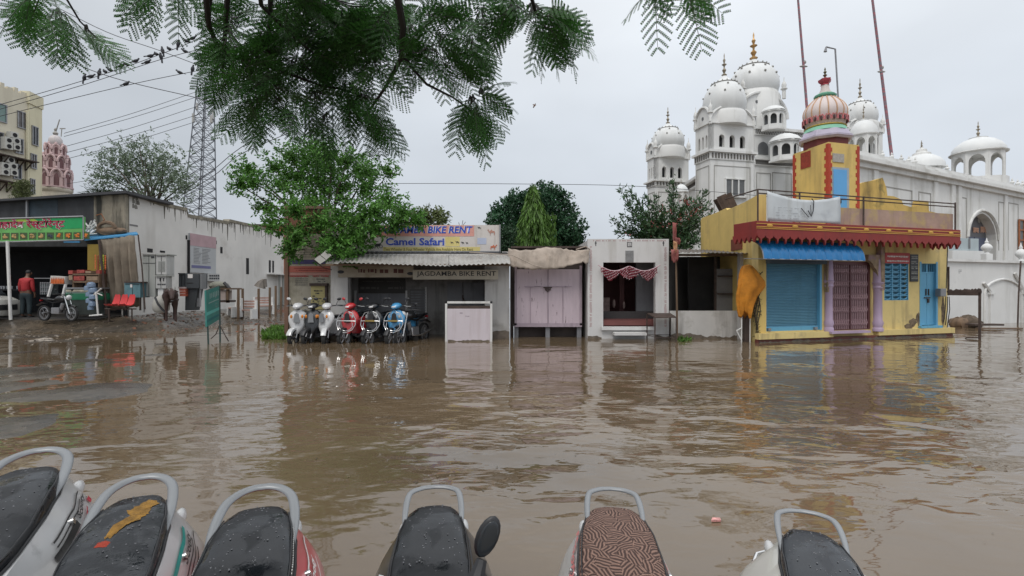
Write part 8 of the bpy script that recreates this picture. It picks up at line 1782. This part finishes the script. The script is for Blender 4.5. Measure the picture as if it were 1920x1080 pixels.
# birds
m_bird = mat('dark_pigeon', (.03, .032, .04), .7, var=.3, vs=9)
def bird(px, py, Y, label, group, up=False, s=1.0, rot=0):
    c = P(px, py, Y); t = thing('pigeon', label, 'bird', tuple(c), rot, group); M_ = Mat(c, rot, s=s)
    def B(): b = MB(); b.M = M_; return b
    if up:
        b = B(); b.loft([[(x + r * math.cos(a), r * math.sin(a), z) for a in [2 * math.pi * i / 10 for i in range(10)]] for x, z, r in ((-.01, -.02, .012), (-.005, .02, .045), (0, .07, .058), (.01, .13, .052), (.015, .17, .03), (.02, .19, .026))]); b.ell((.028, 0, .205), (.030, .026, .028), 10, 6); b.build('body', m_bird, t, smooth=True)
        b = B(); b.loft([[(x - .02, -.02, z), (x + .02, -.02, z), (x + .012, .03, z), (x - .012, .03, z)] for x, z in ((-.02, .04), (-.035, -.12))]); b.build('tail', m_bird, t)
        b = B(); b.tube([(.05, 0, .205), (.075, 0, .198)], [.007, .002], 5); b.build('beak', m_tpan, t)
    else:
        b = B(); b.loft([[(x, r * math.cos(a), z + r * .9 * math.sin(a)) for a in [2 * math.pi * i / 10 for i in range(10)]] for x, z, r in ((-.11, .03, .015), (-.06, .045, .045), (0, .06, .06), (.05, .075, .052), (.085, .10, .032), (.095, .12, .027))]); b.ell((.105, 0, .135), (.032, .026, .028), 10, 6); b.build('body', m_bird, t, smooth=True)
        b = B(); b.loft([[(x, -w_, z), (x, w_, z), (x, w_, z + .012), (x, -w_, z + .012)] for x, z, w_ in ((-.07, .04, .022), (-.19, .0, .03))]); b.build('tail', m_bird, t)
        b = B(); b.tube([(.13, 0, .135), (.155, 0, .128)], [.007, .002], 5); b.build('beak', m_tpan, t)
    for sd in (-.015, .015): b = B(); b.tube([(0, sd, .02), (0, sd, -.005)], .005, 4); b.build('leg', m_tpan, t)
wy = lambda px, pts: next(y0 + (y1 - y0) * (px - x0) / (x1 - x0) for (x0, y0), (x1, y1) in zip(pts, pts[1:]) if x0 <= px <= x1)
U_ = [(-60, 213), (160, 150), (300, 102), (400, 58)]; L_ = [(-60, 222), (160, 158), (300, 112), (420, 80)]; T_ = [(-60, 233), (100, 193), (260, 155), (420, 122)]
q = random.Random(5)
for px, up in ((158, 1), (170, 0), (186, 1), (197, 0), (206, 0), (227, 0), (237, 0), (254, 0), (282, 0), (293, 0), (305, 1), (317, 0), (334, 1), (350, 0), (361, 0)): bird(px, wy(px, U_), 17, 'dark pigeon perched on the busiest upper overhead wire', 'pigeons on the upper wire', bool(up), 1.0, q.choice((0, math.pi, .4, 2.6)))
for px, up in ((276, 0), (302, 1), (347, 0)): bird(px, wy(px, L_), 17, 'dark pigeon on the wire just below the busiest row', 'pigeons on the second wire', bool(up), 1.0, q.choice((0, math.pi)))
for px, up in ((236, 0), (337, 0), (361, 1)): bird(px, wy(px, T_), 17, 'lone dark pigeon spaced out on the third wire down', 'pigeons on the third wire', bool(up), 1.0, q.choice((0, math.pi)))
c = P(1002, 198, 22); t = thing('flying_bird', 'small brown bird flying alone in the open sky', 'bird', tuple(c)); b = MB(); b.tube([c + Vector((-.05, 0, -.09)), c, c + Vector((.05, 0, .09))], [.02, .035, .015], 7); b.build('body', mat('brown_bird', (.12, .07, .05), .7), t, smooth=True)
b = MB(); b.add([c + Vector(v) for v in ((0, 0, 0), (-.09, .05, .05), (-.02, .05, .09), (0, 0, .02), (.03, -.05, -.04), (.09, -.05, .02))], [(0, 1, 2), (3, 4, 5)]); b.build('wings', mat('brown_wing', (.16, .10, .07), .7), t, fix=False)
# floating litter
for lab, px, py, mt in (('torn pink and white wrapper floating near the grey-black seat', 1342, 974, mat('pink_wrapper', (.6, .28, .26), .4, var=.5, vs=40)), ('small white cup lid floating in the puddle of the red seats', 223, 621, m_white)):
    p = G(px, py, .012); s_ = .035 if py > 700 else .09; b = MB(); b.prism([(p.x - s_, p.y - s_ * .5), (p.x + s_ * .8, p.y - s_ * .4), (p.x + s_, p.y + s_ * .5), (p.x - s_ * .4, p.y + s_ * .6)], .004, .016, 'z'); tag(b.build('wrapper', mt), lab, 'litter')

q = random.Random(404); b = MB()
for i in range(260):
    Y = 2.8 + 14 * q.random() ** 1.2; X = q.uniform(-.9, .95) * Y
    if X < shore(Y) + .5: continue
    a = q.uniform(0, 6.28); L_ = q.uniform(.012, .045); c = Vector((X, Y, .006)); d_ = Vector((math.cos(a), math.sin(a), .02)); b.leaf(c, d_, Vector((-d_.y, d_.x, 0)), L_, L_ * .4, 0)
tag(b.build('floating_leaves', mat('soaked_brown_leaf', (.10, .07, .03), .5, var=.5, island=.5), fix=False), 'scattered small brown leaves floating on the flood water', 'leaves', kind='stuff')
# ------------------------------------------------------------------ trees and plants
def leafmat(name, c, isl=.45, tr=.25, r=.5): return mat(name, c, r, var=.2, vs=.8, island=isl, trans=tr, spec=.35)
m_bark = mat('brown_bark', (.07, .055, .04), .9, var=.4, vs=6, bump=.5)
def rdir(q):
    while True:
        v = Vector((q.uniform(-1, 1), q.uniform(-1, 1), q.uniform(-1, 1)))
        if .05 < v.length < 1: return v.normalized()
def limb(mb, a, b_, r0, r1, q, bend=.08, n=7):
    a, b_ = Vector(a), Vector(b_); L_ = (b_ - a).length; pts = []; o = rdir(q) * L_ * bend
    for i in range(n + 1): t = i / n; pts.append(a.lerp(b_, t) + o * math.sin(t * math.pi) + rdir(q) * L_ * .012)
    mb.tube(pts, [r0 + (r1 - r0) * i / n for i in range(n + 1)], 7); return pts
def sprig(mb, p, d, L_, nl, ll, lw, q, droop=.0):
    """a twig with alternate leaves"""
    d = d.normalized(); s_ = d.cross(Vector((0, 0, 1))); s_ = s_.normalized() if s_.length > .01 else Vector((1, 0, 0)); u_ = s_.cross(d)
    for i in range(nl):
        t = (i + .5) / nl; pp = p + d * L_ * t + Vector((0, 0, -droop * t * t * L_)); a = q.uniform(0, 2 * math.pi)
        out_ = (s_ * math.cos(a) + u_ * math.sin(a)); dd = (d * q.uniform(.2, .9) + out_ + Vector((0, 0, -droop))).normalized(); sd = dd.cross(rdir(q)).normalized()
        l_ = ll * q.uniform(.6, 1.15); mb.leaf(pp, dd, sd, l_, lw * q.uniform(.7, 1.1), .08, dd.cross(sd))
# -- broadleaf tree behind the rental shop sign
Yt = 17.2; q = random.Random(21)
t = thing('broadleaf_tree', 'bright green broadleaf tree rising behind the bike rental billboard', 'tree', (P(600, 0, Yt).x, Yt, -.2))
tb, lf = MB(), MB(); root = Vector((P(612, 0, Yt).x, Yt, -.2)); fork = P(612, 470, Yt)
limb(tb, root, fork, .22, .16, q, .02)
tips = [(470, 325, .9), (455, 350, .6), (500, 390, .7), (520, 320, 1), (548, 300, 1), (560, 340, 1.1), (520, 420, .8), (590, 290, 1), (620, 300, 1.1), (650, 310, 1.05), (690, 330, .95), (725, 325, .6), (680, 360, 1.1), (720, 380, 1), (640, 360, 1.2), (600, 350, 1.2), (560, 400, 1.1), (600, 420, 1.2), (640, 410, 1.1), (680, 410, 1), (560, 450, .8), (545, 470, .5), (610, 455, 1), (650, 450, .9), (670, 445, .7), (750, 400, .8), (775, 415, .6), (700, 430, .6), (585, 385, 1.2), (740, 420, .6), (635, 475, .7), (655, 485, .45), (480, 345, .9), (536, 352, 1), (668, 325, .9), (612, 325, 1.1), (577, 312, .9), (700, 398, .9)]
for (px, py, s_) in tips:
    Y = Yt + q.uniform(-1.3, .9) if py < 398 else 14.9 + q.uniform(-.2, .35); tip = P(px, py, Y); mid = fork.lerp(tip, .35) + Vector((0, 0, .15)); pts = limb(tb, mid if py < 440 else fork, tip, .045, .012, q, .06)
    limb(tb, fork, mid, .09, .045, q, .04, 4)
    for k_ in range(int(92 * s_)):
        base = tip + rdir(q) * q.uniform(0, .66) * s_; dd = (base - fork).normalized() + rdir(q) * .7 + Vector((0, 0, .15)); sprig(lf, base, dd, q.uniform(.2, .42) * s_, 9, .13, .06, q, .25)
tb.build('trunk', m_bark, t, smooth=True); lf.build('crown', leafmat('fresh_green_leaf', (.075, .19, .030), .55), t, fix=False)
# -- round dark tree and drooping conifer-like tree
Yr = 24
t = thing('round_tree', 'dense dark green round tree behind the lilac kiosk', 'tree', (P(1005, 0, Yr).x, Yr, 0)); tb, lf = MB(), MB(); c0 = P(1005, 480, Yr); limb(tb, (c0.x, Yr, -.2), c0, .3, .22, q, .02)
for (px, py, s_) in ((945, 400, 1), (940, 425, 1), (965, 392, 1.1), (975, 380, 1.0), (955, 450, 1.1), (1030, 375, 1.1), (1045, 385, 1.1), (1020, 368, .9), (1060, 405, 1.1), (1068, 430, 1.1), (1055, 450, 1.1), (1030, 410, 1.2), (1000, 400, 1.2), (980, 430, 1.2), (1010, 440, 1.2), (1040, 440, 1.2), (1074, 448, .8), (935, 408, .6), (1000, 380, 1), (990, 460, 1.2), (1030, 465, 1.2), (965, 470, 1), (1065, 468, 1)):
    Y = Yr + q.uniform(-1, 1.2); tip = P(px, py, Y); limb(tb, c0, tip, .08, .02, q, .06)
    for k_ in range(int(120 * s_)):
        o = rdir(q); base = tip + o * q.uniform(.2, .62) * s_; sprig(lf, base, o + Vector((0, 0, .3)), .24, 8, .15, .10, q, .1)
tb.build('trunk', m_bark, t, smooth=True); lf.build('crown', leafmat('dark_green_leaf', (.026, .080, .034), .55, .2), t, fix=False)
Ya = 21.5; t = thing('drooping_tree', 'slender pale green tree with drooping leaves in front of the round dark tree', 'tree', (P(1003, 0, Ya).x, Ya, 0)); tb, lf = MB(), MB(); top = P(999, 345, Ya); limb(tb, (top.x, Ya, -.2), top, .12, .02, q, .01)
for i in range(900):
    k_ = q.random() ** .75; py = 343 + 130 * k_; hw = (3 + 27 * min(1, k_ * 1.6)) * Ya / 960; a = q.uniform(0, 2 * math.pi); r = hw * q.uniform(.3, 1.0)
    base = Vector((top.x + (2 * k_) * .02 + r * math.cos(a), Ya + r * math.sin(a), 1.5 - (py - 540) * Ya / 960)); dd = Vector((math.cos(a) * .35, math.sin(a) * .35, -1))
    s2 = dd.normalized().cross(rdir(q)).normalized()
    for j in range(7): d3 = (dd + rdir(q) * .3).normalized(); lf.leaf(base + dd * .05 * j + rdir(q) * .05, d3, d3.cross(rdir(q)).normalized(), q.uniform(.2, .36), .055, .05, rdir(q))
for side, xx in ((1, 1023), (1, 1036)):
    for i in range(120):
        k_ = q.random(); p = P(xx + q.uniform(-6, 6), 398 + 70 * k_, Ya - .1); dd = (Vector((q.uniform(-.3, .3), q.uniform(-.3, .3), -1))).normalized()
        for j in range(3): lf.leaf(p + rdir(q) * .06, dd, dd.cross(rdir(q)).normalized(), q.uniform(.16, .26), .038, .05, rdir(q))
tb.build('trunk', m_bark, t, smooth=True); lf.build('crown', leafmat('yellow_green_leaf', (.085, .17, .03), .5), t, fix=False)
# -- flowering shrub behind the shrine
Yo = 20; t = thing('flowering_shrub', 'spiky dark green shrub with reddish flowers behind the shrine roof', 'shrub', (P(1255, 0, Yo).x, Yo, 0)); tb, lf, fl = MB(), MB(), MB(); c0 = P(1255, 470, Yo)
limb(tb, (c0.x, Yo, -.2), c0, .14, .1, q, .02)
arms = [(1166, 358), (1182, 362), (1152, 415), (1172, 405), (1160, 435), (1212, 372), (1228, 372), (1200, 395), (1205, 420), (1242, 395), (1258, 372), (1262, 345), (1290, 375), (1280, 395), (1300, 380), (1320, 365), (1325, 385), (1335, 400), (1300, 410), (1270, 420), (1235, 430), (1320, 430), (1290, 440), (1185, 430), (1220, 410), (1250, 440), (1310, 450), (1205, 440), (1178, 385)]
for (px, py) in arms:
    Y = Yo + q.uniform(-.8, .8); tip = P(px, py, Y); pts = limb(tb, c0 + rdir(q) * .15, tip, .035, .008, q, .08, 9)
    for i in range(3, 10):
        for k_ in range(20):
            base = pts[i] + rdir(q) * .08; dd = ((pts[i] - pts[i - 1]).normalized() * 1.1 + rdir(q) * .9).normalized(); lf.leaf(base, dd, dd.cross(rdir(q)).normalized(), q.uniform(.13, .23), .042, .05, rdir(q))
    for k_ in range(150): base = tip.lerp(c0, q.random() * .8) + rdir(q) * q.uniform(0, .35); dd = (rdir(q) + Vector((0, 0, .5))).normalized(); lf.leaf(base, dd, dd.cross(rdir(q)).normalized(), q.uniform(.14, .24), .06, .05, rdir(q))
for (px, py, n) in ((1248, 397, 16), (1290, 380, 26), (1282, 373, 18), (1300, 400, 20), (1275, 415, 18), (1225, 420, 20), (1240, 425, 14), (1310, 390, 14), (1262, 425, 14), (1236, 382, 8), (1335, 395, 10), (1180, 442, 5), (1283, 404, 16), (1220, 446, 6), (1295, 462, 4)):
    for k_ in range(int(n * .7)): p = P(px + q.gauss(0, 6), py + q.gauss(0, 4), Yo - .7 + q.uniform(-.2, .3)); dd = rdir(q); fl.leaf(p, dd, dd.cross(rdir(q)).normalized(), .09, .06, .1, rdir(q))
tb.build('trunk', m_bark, t, smooth=True); lf.build('foliage', leafmat('grey_green_leaf', (.045, .095, .038), .5, .2), t, fix=False); fl.build('flowers', leafmat('dull_red_flower', (.26, .075, .07), .4), t, fix=False)
# -- low leafy hedge behind kiosk / white shrub left of billboard right end
t = thing('leafy_bush', 'dark small-leaved bush between the billboard and the lilac kiosk', 'bush', (P(950, 0, 17).x, 17, 0)); tb, lf = MB(), MB(); c0 = P(950, 470, 17); limb(tb, (c0.x, 17, -.2), c0, .08, .05, q)
for k_ in range(260): p = P(q.uniform(934, 965), q.uniform(428, 476), 17 + q.uniform(-.4, .4)); sprig(lf, p, rdir(q), .16, 6, .10, .06, q)
tb.build('trunk', m_bark, t); lf.build('foliage', leafmat('dark_bush_leaf', (.022, .055, .022)), t, fix=False)
t = thing('dry_twig', 'bare thin plant sticking up above the billboard', 'plant', tuple(P(866, 425, 16))); b = MB()
for a_, c_ in (((866, 424), (868, 413)), ((867, 424), (873, 416)), ((862, 424), (860, 417)), ((820, 400), (818, 391))): b.tube([P(*a_, 16), P(*c_, 16)], .008, 4)
b.build('twigs', m_bark, t)
t = thing('small_yellowish_tree', 'small yellowish tree top peeping above the billboard right of the big green tree', 'tree', (P(800, 0, 19).x, 19, 0)); tb, lf = MB(), MB(); c0 = P(795, 425, 19); limb(tb, (c0.x, 19, -.2), c0, .08, .05, q)
for (px, py) in ((770, 412), (790, 408), (805, 404), (820, 408), (828, 416), (780, 420), (812, 418)):
    tip = P(px, py, 19 + q.uniform(-.4, .4)); limb(tb, c0, tip, .03, .01, q)
    for k_ in range(50): sprig(lf, tip + rdir(q) * .3, rdir(q) + Vector((0, 0, .3)), .2, 7, .13, .06, q, .2)
tb.build('trunk', m_bark, t); lf.build('foliage', leafmat('olive_leaf', (.10, .13, .04)), t, fix=False)
# -- sparse grey tree and palm behind the long wall
Ys = 34; t = thing('sparse_tree', 'sparse grey-green tree with open upright branches behind the long wall', 'tree', (P(270, 0, Ys).x, Ys, 0)); tb, lf = MB(), MB(); c0 = P(285, 385, Ys); limb(tb, (c0.x, Ys, 0), c0, .25, .2, q, .02)
for (px, py) in ((190, 320), (205, 300), (225, 288), (240, 300), (262, 278), (275, 292), (290, 292), (305, 305), (330, 298), (335, 330), (345, 345), (320, 340), (300, 330), (280, 320), (255, 315), (235, 325), (215, 335), (195, 345), (250, 340), (310, 355), (335, 365), (270, 345)):
    Y = Ys + q.uniform(-1.5, 1.5); tip = P(px, py, Y); pts = limb(tb, c0 + rdir(q) * .3, tip, .07, .02, q, .10, 8)
    for k_ in range(55): sprig(lf, tip + Vector((q.gauss(0, .45), q.gauss(0, .4), q.gauss(0, .5))), rdir(q) + Vector((0, 0, .4)), .35, 6, .22, .085, q, .1)
tb.build('trunk', m_bark, t); lf.build('crown', leafmat('grey_green_small_leaf', (.15, .20, .13), .35), t, fix=False)
t = thing('low_palm', 'small dark palm top between the pink spire and the sparse tree', 'palm', (P(188, 0, 33).x, 33, 0)); tb, lf = MB(), MB(); c0 = P(190, 362, 33); limb(tb, (c0.x, 33, 0), c0, .15, .12, q, .01)
for i in range(60):
    a = q.uniform(0, 2 * math.pi); dd = Vector((math.cos(a), math.sin(a) * .6, q.uniform(-.1, .55))).normalized(); L_ = q.uniform(.7, 1.15)
    for j in range(10): p = c0 + dd * L_ * j / 10 + Vector((0, 0, -.35 * (j / 10) ** 2)); d2 = (dd + rdir(q) * .5).normalized(); lf.leaf(p, d2, d2.cross(rdir(q)).normalized(), .28, .035, 0, rdir(q))
tb.build('trunk', m_bark, t); lf.build('fronds', leafmat('dark_palm_leaf', (.03, .05, .022)), t, fix=False)
t = thing('roof_creeper', 'straggly green creeper climbing the foot of the cream hotel', 'creeper', (P(42, 0, 40).x, 40, 0)); tb, lf = MB(), MB()
for k_ in range(420):
    px = q.gauss(42, 10); py = q.uniform(338, 372); 
    if px < 62: sprig(lf, P(px, py + abs(px - 42) * .3, 38.5 + q.uniform(-.5, .3)), rdir(q), .3, 5, .15, .08, q)
tb.tube([P(40, 380, 38.5), P(42, 345, 38.5)], .06, 5); tb.build('stem', m_bark, t); lf.build('foliage', leafmat('olive_creeper_leaf', (.09, .11, .04)), t, fix=False)
# -- weeds
def weeds(name, label, spots, n, hgt, mt, kind='stuff', sd=1):
    q = random.Random(sd); b = MB()
    for i in range(n):
        x0, x1, Y0_, Y1_ = spots[q.randrange(len(spots))]; px, Y = q.uniform(x0, x1), q.uniform(Y0_, Y1_); x = (px - 960) * Y / 960; z = max(hz(x, Y), -.03)
        for j in range(5): d_ = (Vector((q.uniform(-1, 1), q.uniform(-1, 1), q.uniform(.3, 1.3)))).normalized(); b.leaf(Vector((x, Y, z)) + rdir(q) * .04, d_, d_.cross(rdir(q)).normalized(), hgt * q.uniform(.5, 1.2), .05, .05, rdir(q))
    return tag(b.build(name, mt, fix=False), label, 'weeds', kind=kind)
m_weed = leafmat('bright_weed_leaf', (.08, .17, .025))
weeds('weeds', 'bright green weeds at the water edge left of the notice wall', [(496, 534, 14.9, 18.0), (512, 536, 15.0, 19.5)], 520, .20, m_weed, sd=3)
weeds('water_weeds', 'small green weeds growing in the water before the low shed wall', [(1276, 1294, 14.3, 14.9)], 26, .16, m_weed, sd=4)
weeds('corner_weeds', 'thin weeds by the right corner of the yellow building', [(1768, 1782, 16.2, 16.6)], 20, .22, m_weed, sd=5)
t = thing('wall_creeper', 'dry brown creeper climbing the left corner of the yellow building', 'creeper', tuple(P(1419, 620, 14.2))); b = MB(); lf = MB(); q = random.Random(17)
for s_ in range(4):
    x = 1416 + s_ * 2.4; pts = [P(x + 2.5 * math.sin(i * .9 + s_), 632 - i * 10, 14.18 - .03 * s_) for i in range(13)]; b.tube(pts, .013, 5)
    for p in pts:
        for k_ in range(4): lf.leaf(p + rdir(q) * .05, rdir(q), rdir(q), .07, .04, .05, rdir(q))
b.build('stems', m_bark, t, smooth=True); lf.build('leaves', leafmat('dry_olive_leaf', (.11, .10, .05)), t, fix=False)
# -- feathery tree hanging over the lens: trunk behind the camera, boughs reaching out overhead
q = random.Random(99)
t = thing('feathery_tree', 'feathery dark-leaved tree hanging its branches over the top of the view', 'tree', (-.4, -2.2, -.2)); tb, lf, rc = MB(), MB(), MB()
lf = []  # collected per bough
crown_v, crown_f = [], []
def frond(p, d, L_, seed):
    """bipinnate leaf: rachis with paired pinnae, every pinna a double row of tiny leaflets"""
    q = random.Random(seed); d = d.normalized(); s_ = d.cross(Vector((0, 0, 1))); s_ = s_.normalized() if s_.length > .05 else Vector((1, 0, 0)); up = s_.cross(d).normalized()
    roll = q.uniform(-.9, .9); s2 = s_ * math.cos(roll) + up * math.sin(roll); up2 = d.cross(s2)
    n = q.randint(8, 10); drp = q.uniform(.15, .5); prev = p; pts = [p]
    for i in range(1, n + 1):
        tt = i / n; c = p + d * L_ * tt + Vector((0, 0, -drp * L_ * tt * tt)); pts.append(c); tdir = (c - prev).normalized(); prev = c
        pl = L_ * .46 * math.sin(math.pi * (.12 + .80 * tt)) ** .7 + .012
        for sg in (-1, 1):
            pd = (s2 * sg * .86 + tdir * (.42 + .3 * tt) + up2 * q.uniform(-.12, .12) + Vector((0, 0, -.15))).normalized(); m = max(5, int(pl / .0085)); side = tdir - pd * tdir.dot(pd); side = side.normalized() if side.length > .01 else s2
            for k_ in range(m):
                c2 = c + pd * pl * (k_ + .6) / m + Vector((0, 0, -.10 * pl * (k_ / m) ** 2)); lw_ = .0084 * (1 - .45 * abs(k_ / m - .4))
                for s3 in (-1, 1):
                    ld = (side * s3 + pd * .55).normalized(); w_ = pd * .0050; i0 = len(crown_v)
                    crown_v.extend([tuple(c2 - w_ * .6), tuple(c2 + ld * lw_ - w_ * .2), tuple(c2 + ld * lw_ + w_ * .8), tuple(c2 + w_ * .9)]); crown_f.append((i0, i0 + 1, i0 + 2, i0 + 3))
    rc.tube([pts[0], pts[n // 3], pts[2 * n // 3], pts[-1]], [.0028, .0022, .0016, .001], 4)
def bough(pix, Y0_, Y1_, r0, r1):
    n = len(pix); base = [P(x, y, Y0_ + (Y1_ - Y0_) * i / (n - 1)) for i, (x, y) in enumerate(pix)]; tb.tube(base, [r0 + (r1 - r0) * i / (n - 1) for i in range(n)], 6); return base
hub = Vector((-.3, .9, 4.6)); limb(tb, (-.4, -2.2, -.2), (-.35, -1.2, 2.6), .16, .12, q, .04); limb(tb, (-.35, -1.2, 2.6), hub, .12, .07, q, .05)
B_ = [
    ([(430, -180), (385, -20), (392, 50), (415, 100), (420, 150)], 2.3, 3.0, .020, .006),
    ([(700, -260), (742, -20), (756, 50), (752, 110), (725, 160), (698, 200)], 2.2, 2.9, .022, .006),
    ([(392, 40), (430, 60), (455, 90)], 2.8, 2.9, .008, .004),
    ([(420, 100), (520, 130), (600, 160), (645, 168), (690, 185)], 2.8, 3.1, .010, .004),
    ([(752, 100), (775, 130), (800, 158), (850, 183), (890, 212)], 2.8, 2.9, .010, .004),
    ([(500, 190), (520, 205), (545, 217)], 3.0, 3.0, .006, .003),
    ([(900, -200), (995, -10), (1005, 25), (1025, 38)], 2.3, 2.6, .014, .004),
    ([(480, -60), (490, 10), (540, 60), (600, 110)], 2.4, 2.8, .014, .005),
    ([(120, -150), (120, -10), (150, 40), (180, 70)], 2.5, 2.8, .007, .003),
    ([(1200, -120), (1255, -10), (1262, 8)], 2.5, 2.6, .008, .003)]
for args in B_:
    pts = bough(*args); tb.tube([hub, (hub + pts[0]) / 2 + Vector((0, 0, .3)), pts[0]], [.045, .03, args[3]], 6)
# leaf clusters: centre px, spread, count, depth, preferred screen direction of the fronds
CL = [
    (430, 50, 35, 40, 15, 2.9, None), (480, 95, 45, 40, 24, 2.9, None), (560, 60, 60, 40, 26, 3.0, None), (640, 50, 55, 40, 24, 2.9, None), (720, 40, 45, 35, 20, 2.9, None),
    (600, 10, 130, 16, 24, 2.8, None), (560, 120, 45, 28, 14, 3.0, None), (500, 160, 38, 26, 15, 2.95, None), (430, 120, 22, 40, 9, 3.0, (-.7, .3)), (470, 200, 22, 14, 7, 2.95, (-.5, .6)), (520, 190, 18, 10, 5, 3.0, (.3, .7)), (590, 180, 25, 12, 6, 3.0, None),
    (640, 110, 50, 26, 12, 3.0, None), (700, 110, 35, 26, 10, 2.9, None), (765, 60, 25, 40, 12, 2.9, None), (610, 222, 18, 10, 5, 3.0, (.1, .6)),
    (680, 190, 30, 16, 10, 3.0, (.1, .6)), (700, 225, 20, 12, 7, 2.95, (.5, .6)), (650, 165, 28, 12, 5, 3.0, None),
    (840, 25, 50, 18, 15, 2.8, None), (810, 100, 36, 24, 12, 2.85, None), (855, 110, 28, 18, 9, 2.85, (.6, .3)), (885, 80, 20, 22, 7, 2.85, (.7, .4)), (900, 30, 30, 24, 9, 2.7, None), (830, 75, 30, 18, 6, 2.85, None),
    (885, 190, 12, 10, 8, 2.8, (.0, .6)), (902, 178, 10, 8, 5, 2.8, (.9, .0)), (890, 215, 12, 8, 6, 2.8, (.4, .9)),
    (1000, 20, 24, 18, 12, 2.6, None), (1040, 25, 18, 14, 10, 2.6, (.6, .4)), (965, 15, 20, 12, 6, 2.6, (-.3, .5)), (1015, 55, 18, 10, 5, 2.6, (.2, .7)),
    (285, -22, 20, 6, 6, 2.7, (-.3, .6)), (335, -20, 16, 6, 4, 2.7, (.3, .6)),
    (60, 2, 20, 10, 6, 2.8, (-.5, .5)), (105, 28, 20, 12, 7, 2.8, (.0, .6)), (160, 56, 12, 8, 5, 2.8, (.6, .3)), (80, -15, 35, 8, 6, 2.7, None),
    (1215, -22, 14, 5, 4, 2.6, (-.3, .6)), (1285, -18, 12, 5, 4, 2.6, (.8, .4)),
    (560, -80, 190, 30, 34, 2.5, None), (880, -70, 110, 25, 16, 2.5, None)]
sd = 0
for (cx, cy, rx, ry, n, Y, pref) in CL:
    for i in range(int(n * (1.6 if cx < 740 and not pref and cx > 350 else 1.3))):
        sd += 1; a = q.uniform(0, 2 * math.pi); r = math.sqrt(q.random()); px, py = cx + rx * r * math.cos(a), cy + ry * r * math.sin(a); Yf = Y + q.uniform(-.35, .45); p = P(px, py, Yf)
        if pref: dx, dy = pref[0] + q.uniform(-.55, .55), pref[1] + q.uniform(-.4, .4)
        else: aa = q.uniform(0, 2 * math.pi); dx, dy = math.cos(aa) * 1.0, math.sin(aa) * .6 + .25
        frond(p, Vector((dx, q.uniform(-.7, .7), -dy)), q.uniform(.13, .22), sd)
        a2 = P(cx, cy, Y); tb.tube([a2.lerp(p, .3) + Vector((0, 0, .03)), a2.lerp(p, .7), p], [.004, .003, .002], 4)
cr = MB(); cr.v, cr.f = crown_v, crown_f
tb.build('branches', mat('dark_wet_bark', (.022, .018, .016), .8, var=.3, vs=8), t, smooth=True)
cr.build('crown', leafmat('dark_feathery_leaf', (.034, .105, .020), .6, .38, .55), t, fix=False)
rc.build('leaf_stalks', mat('green_leaf_stalk', (.03, .05, .02), .7), t, fix=False)['kind'] = 'stuff'
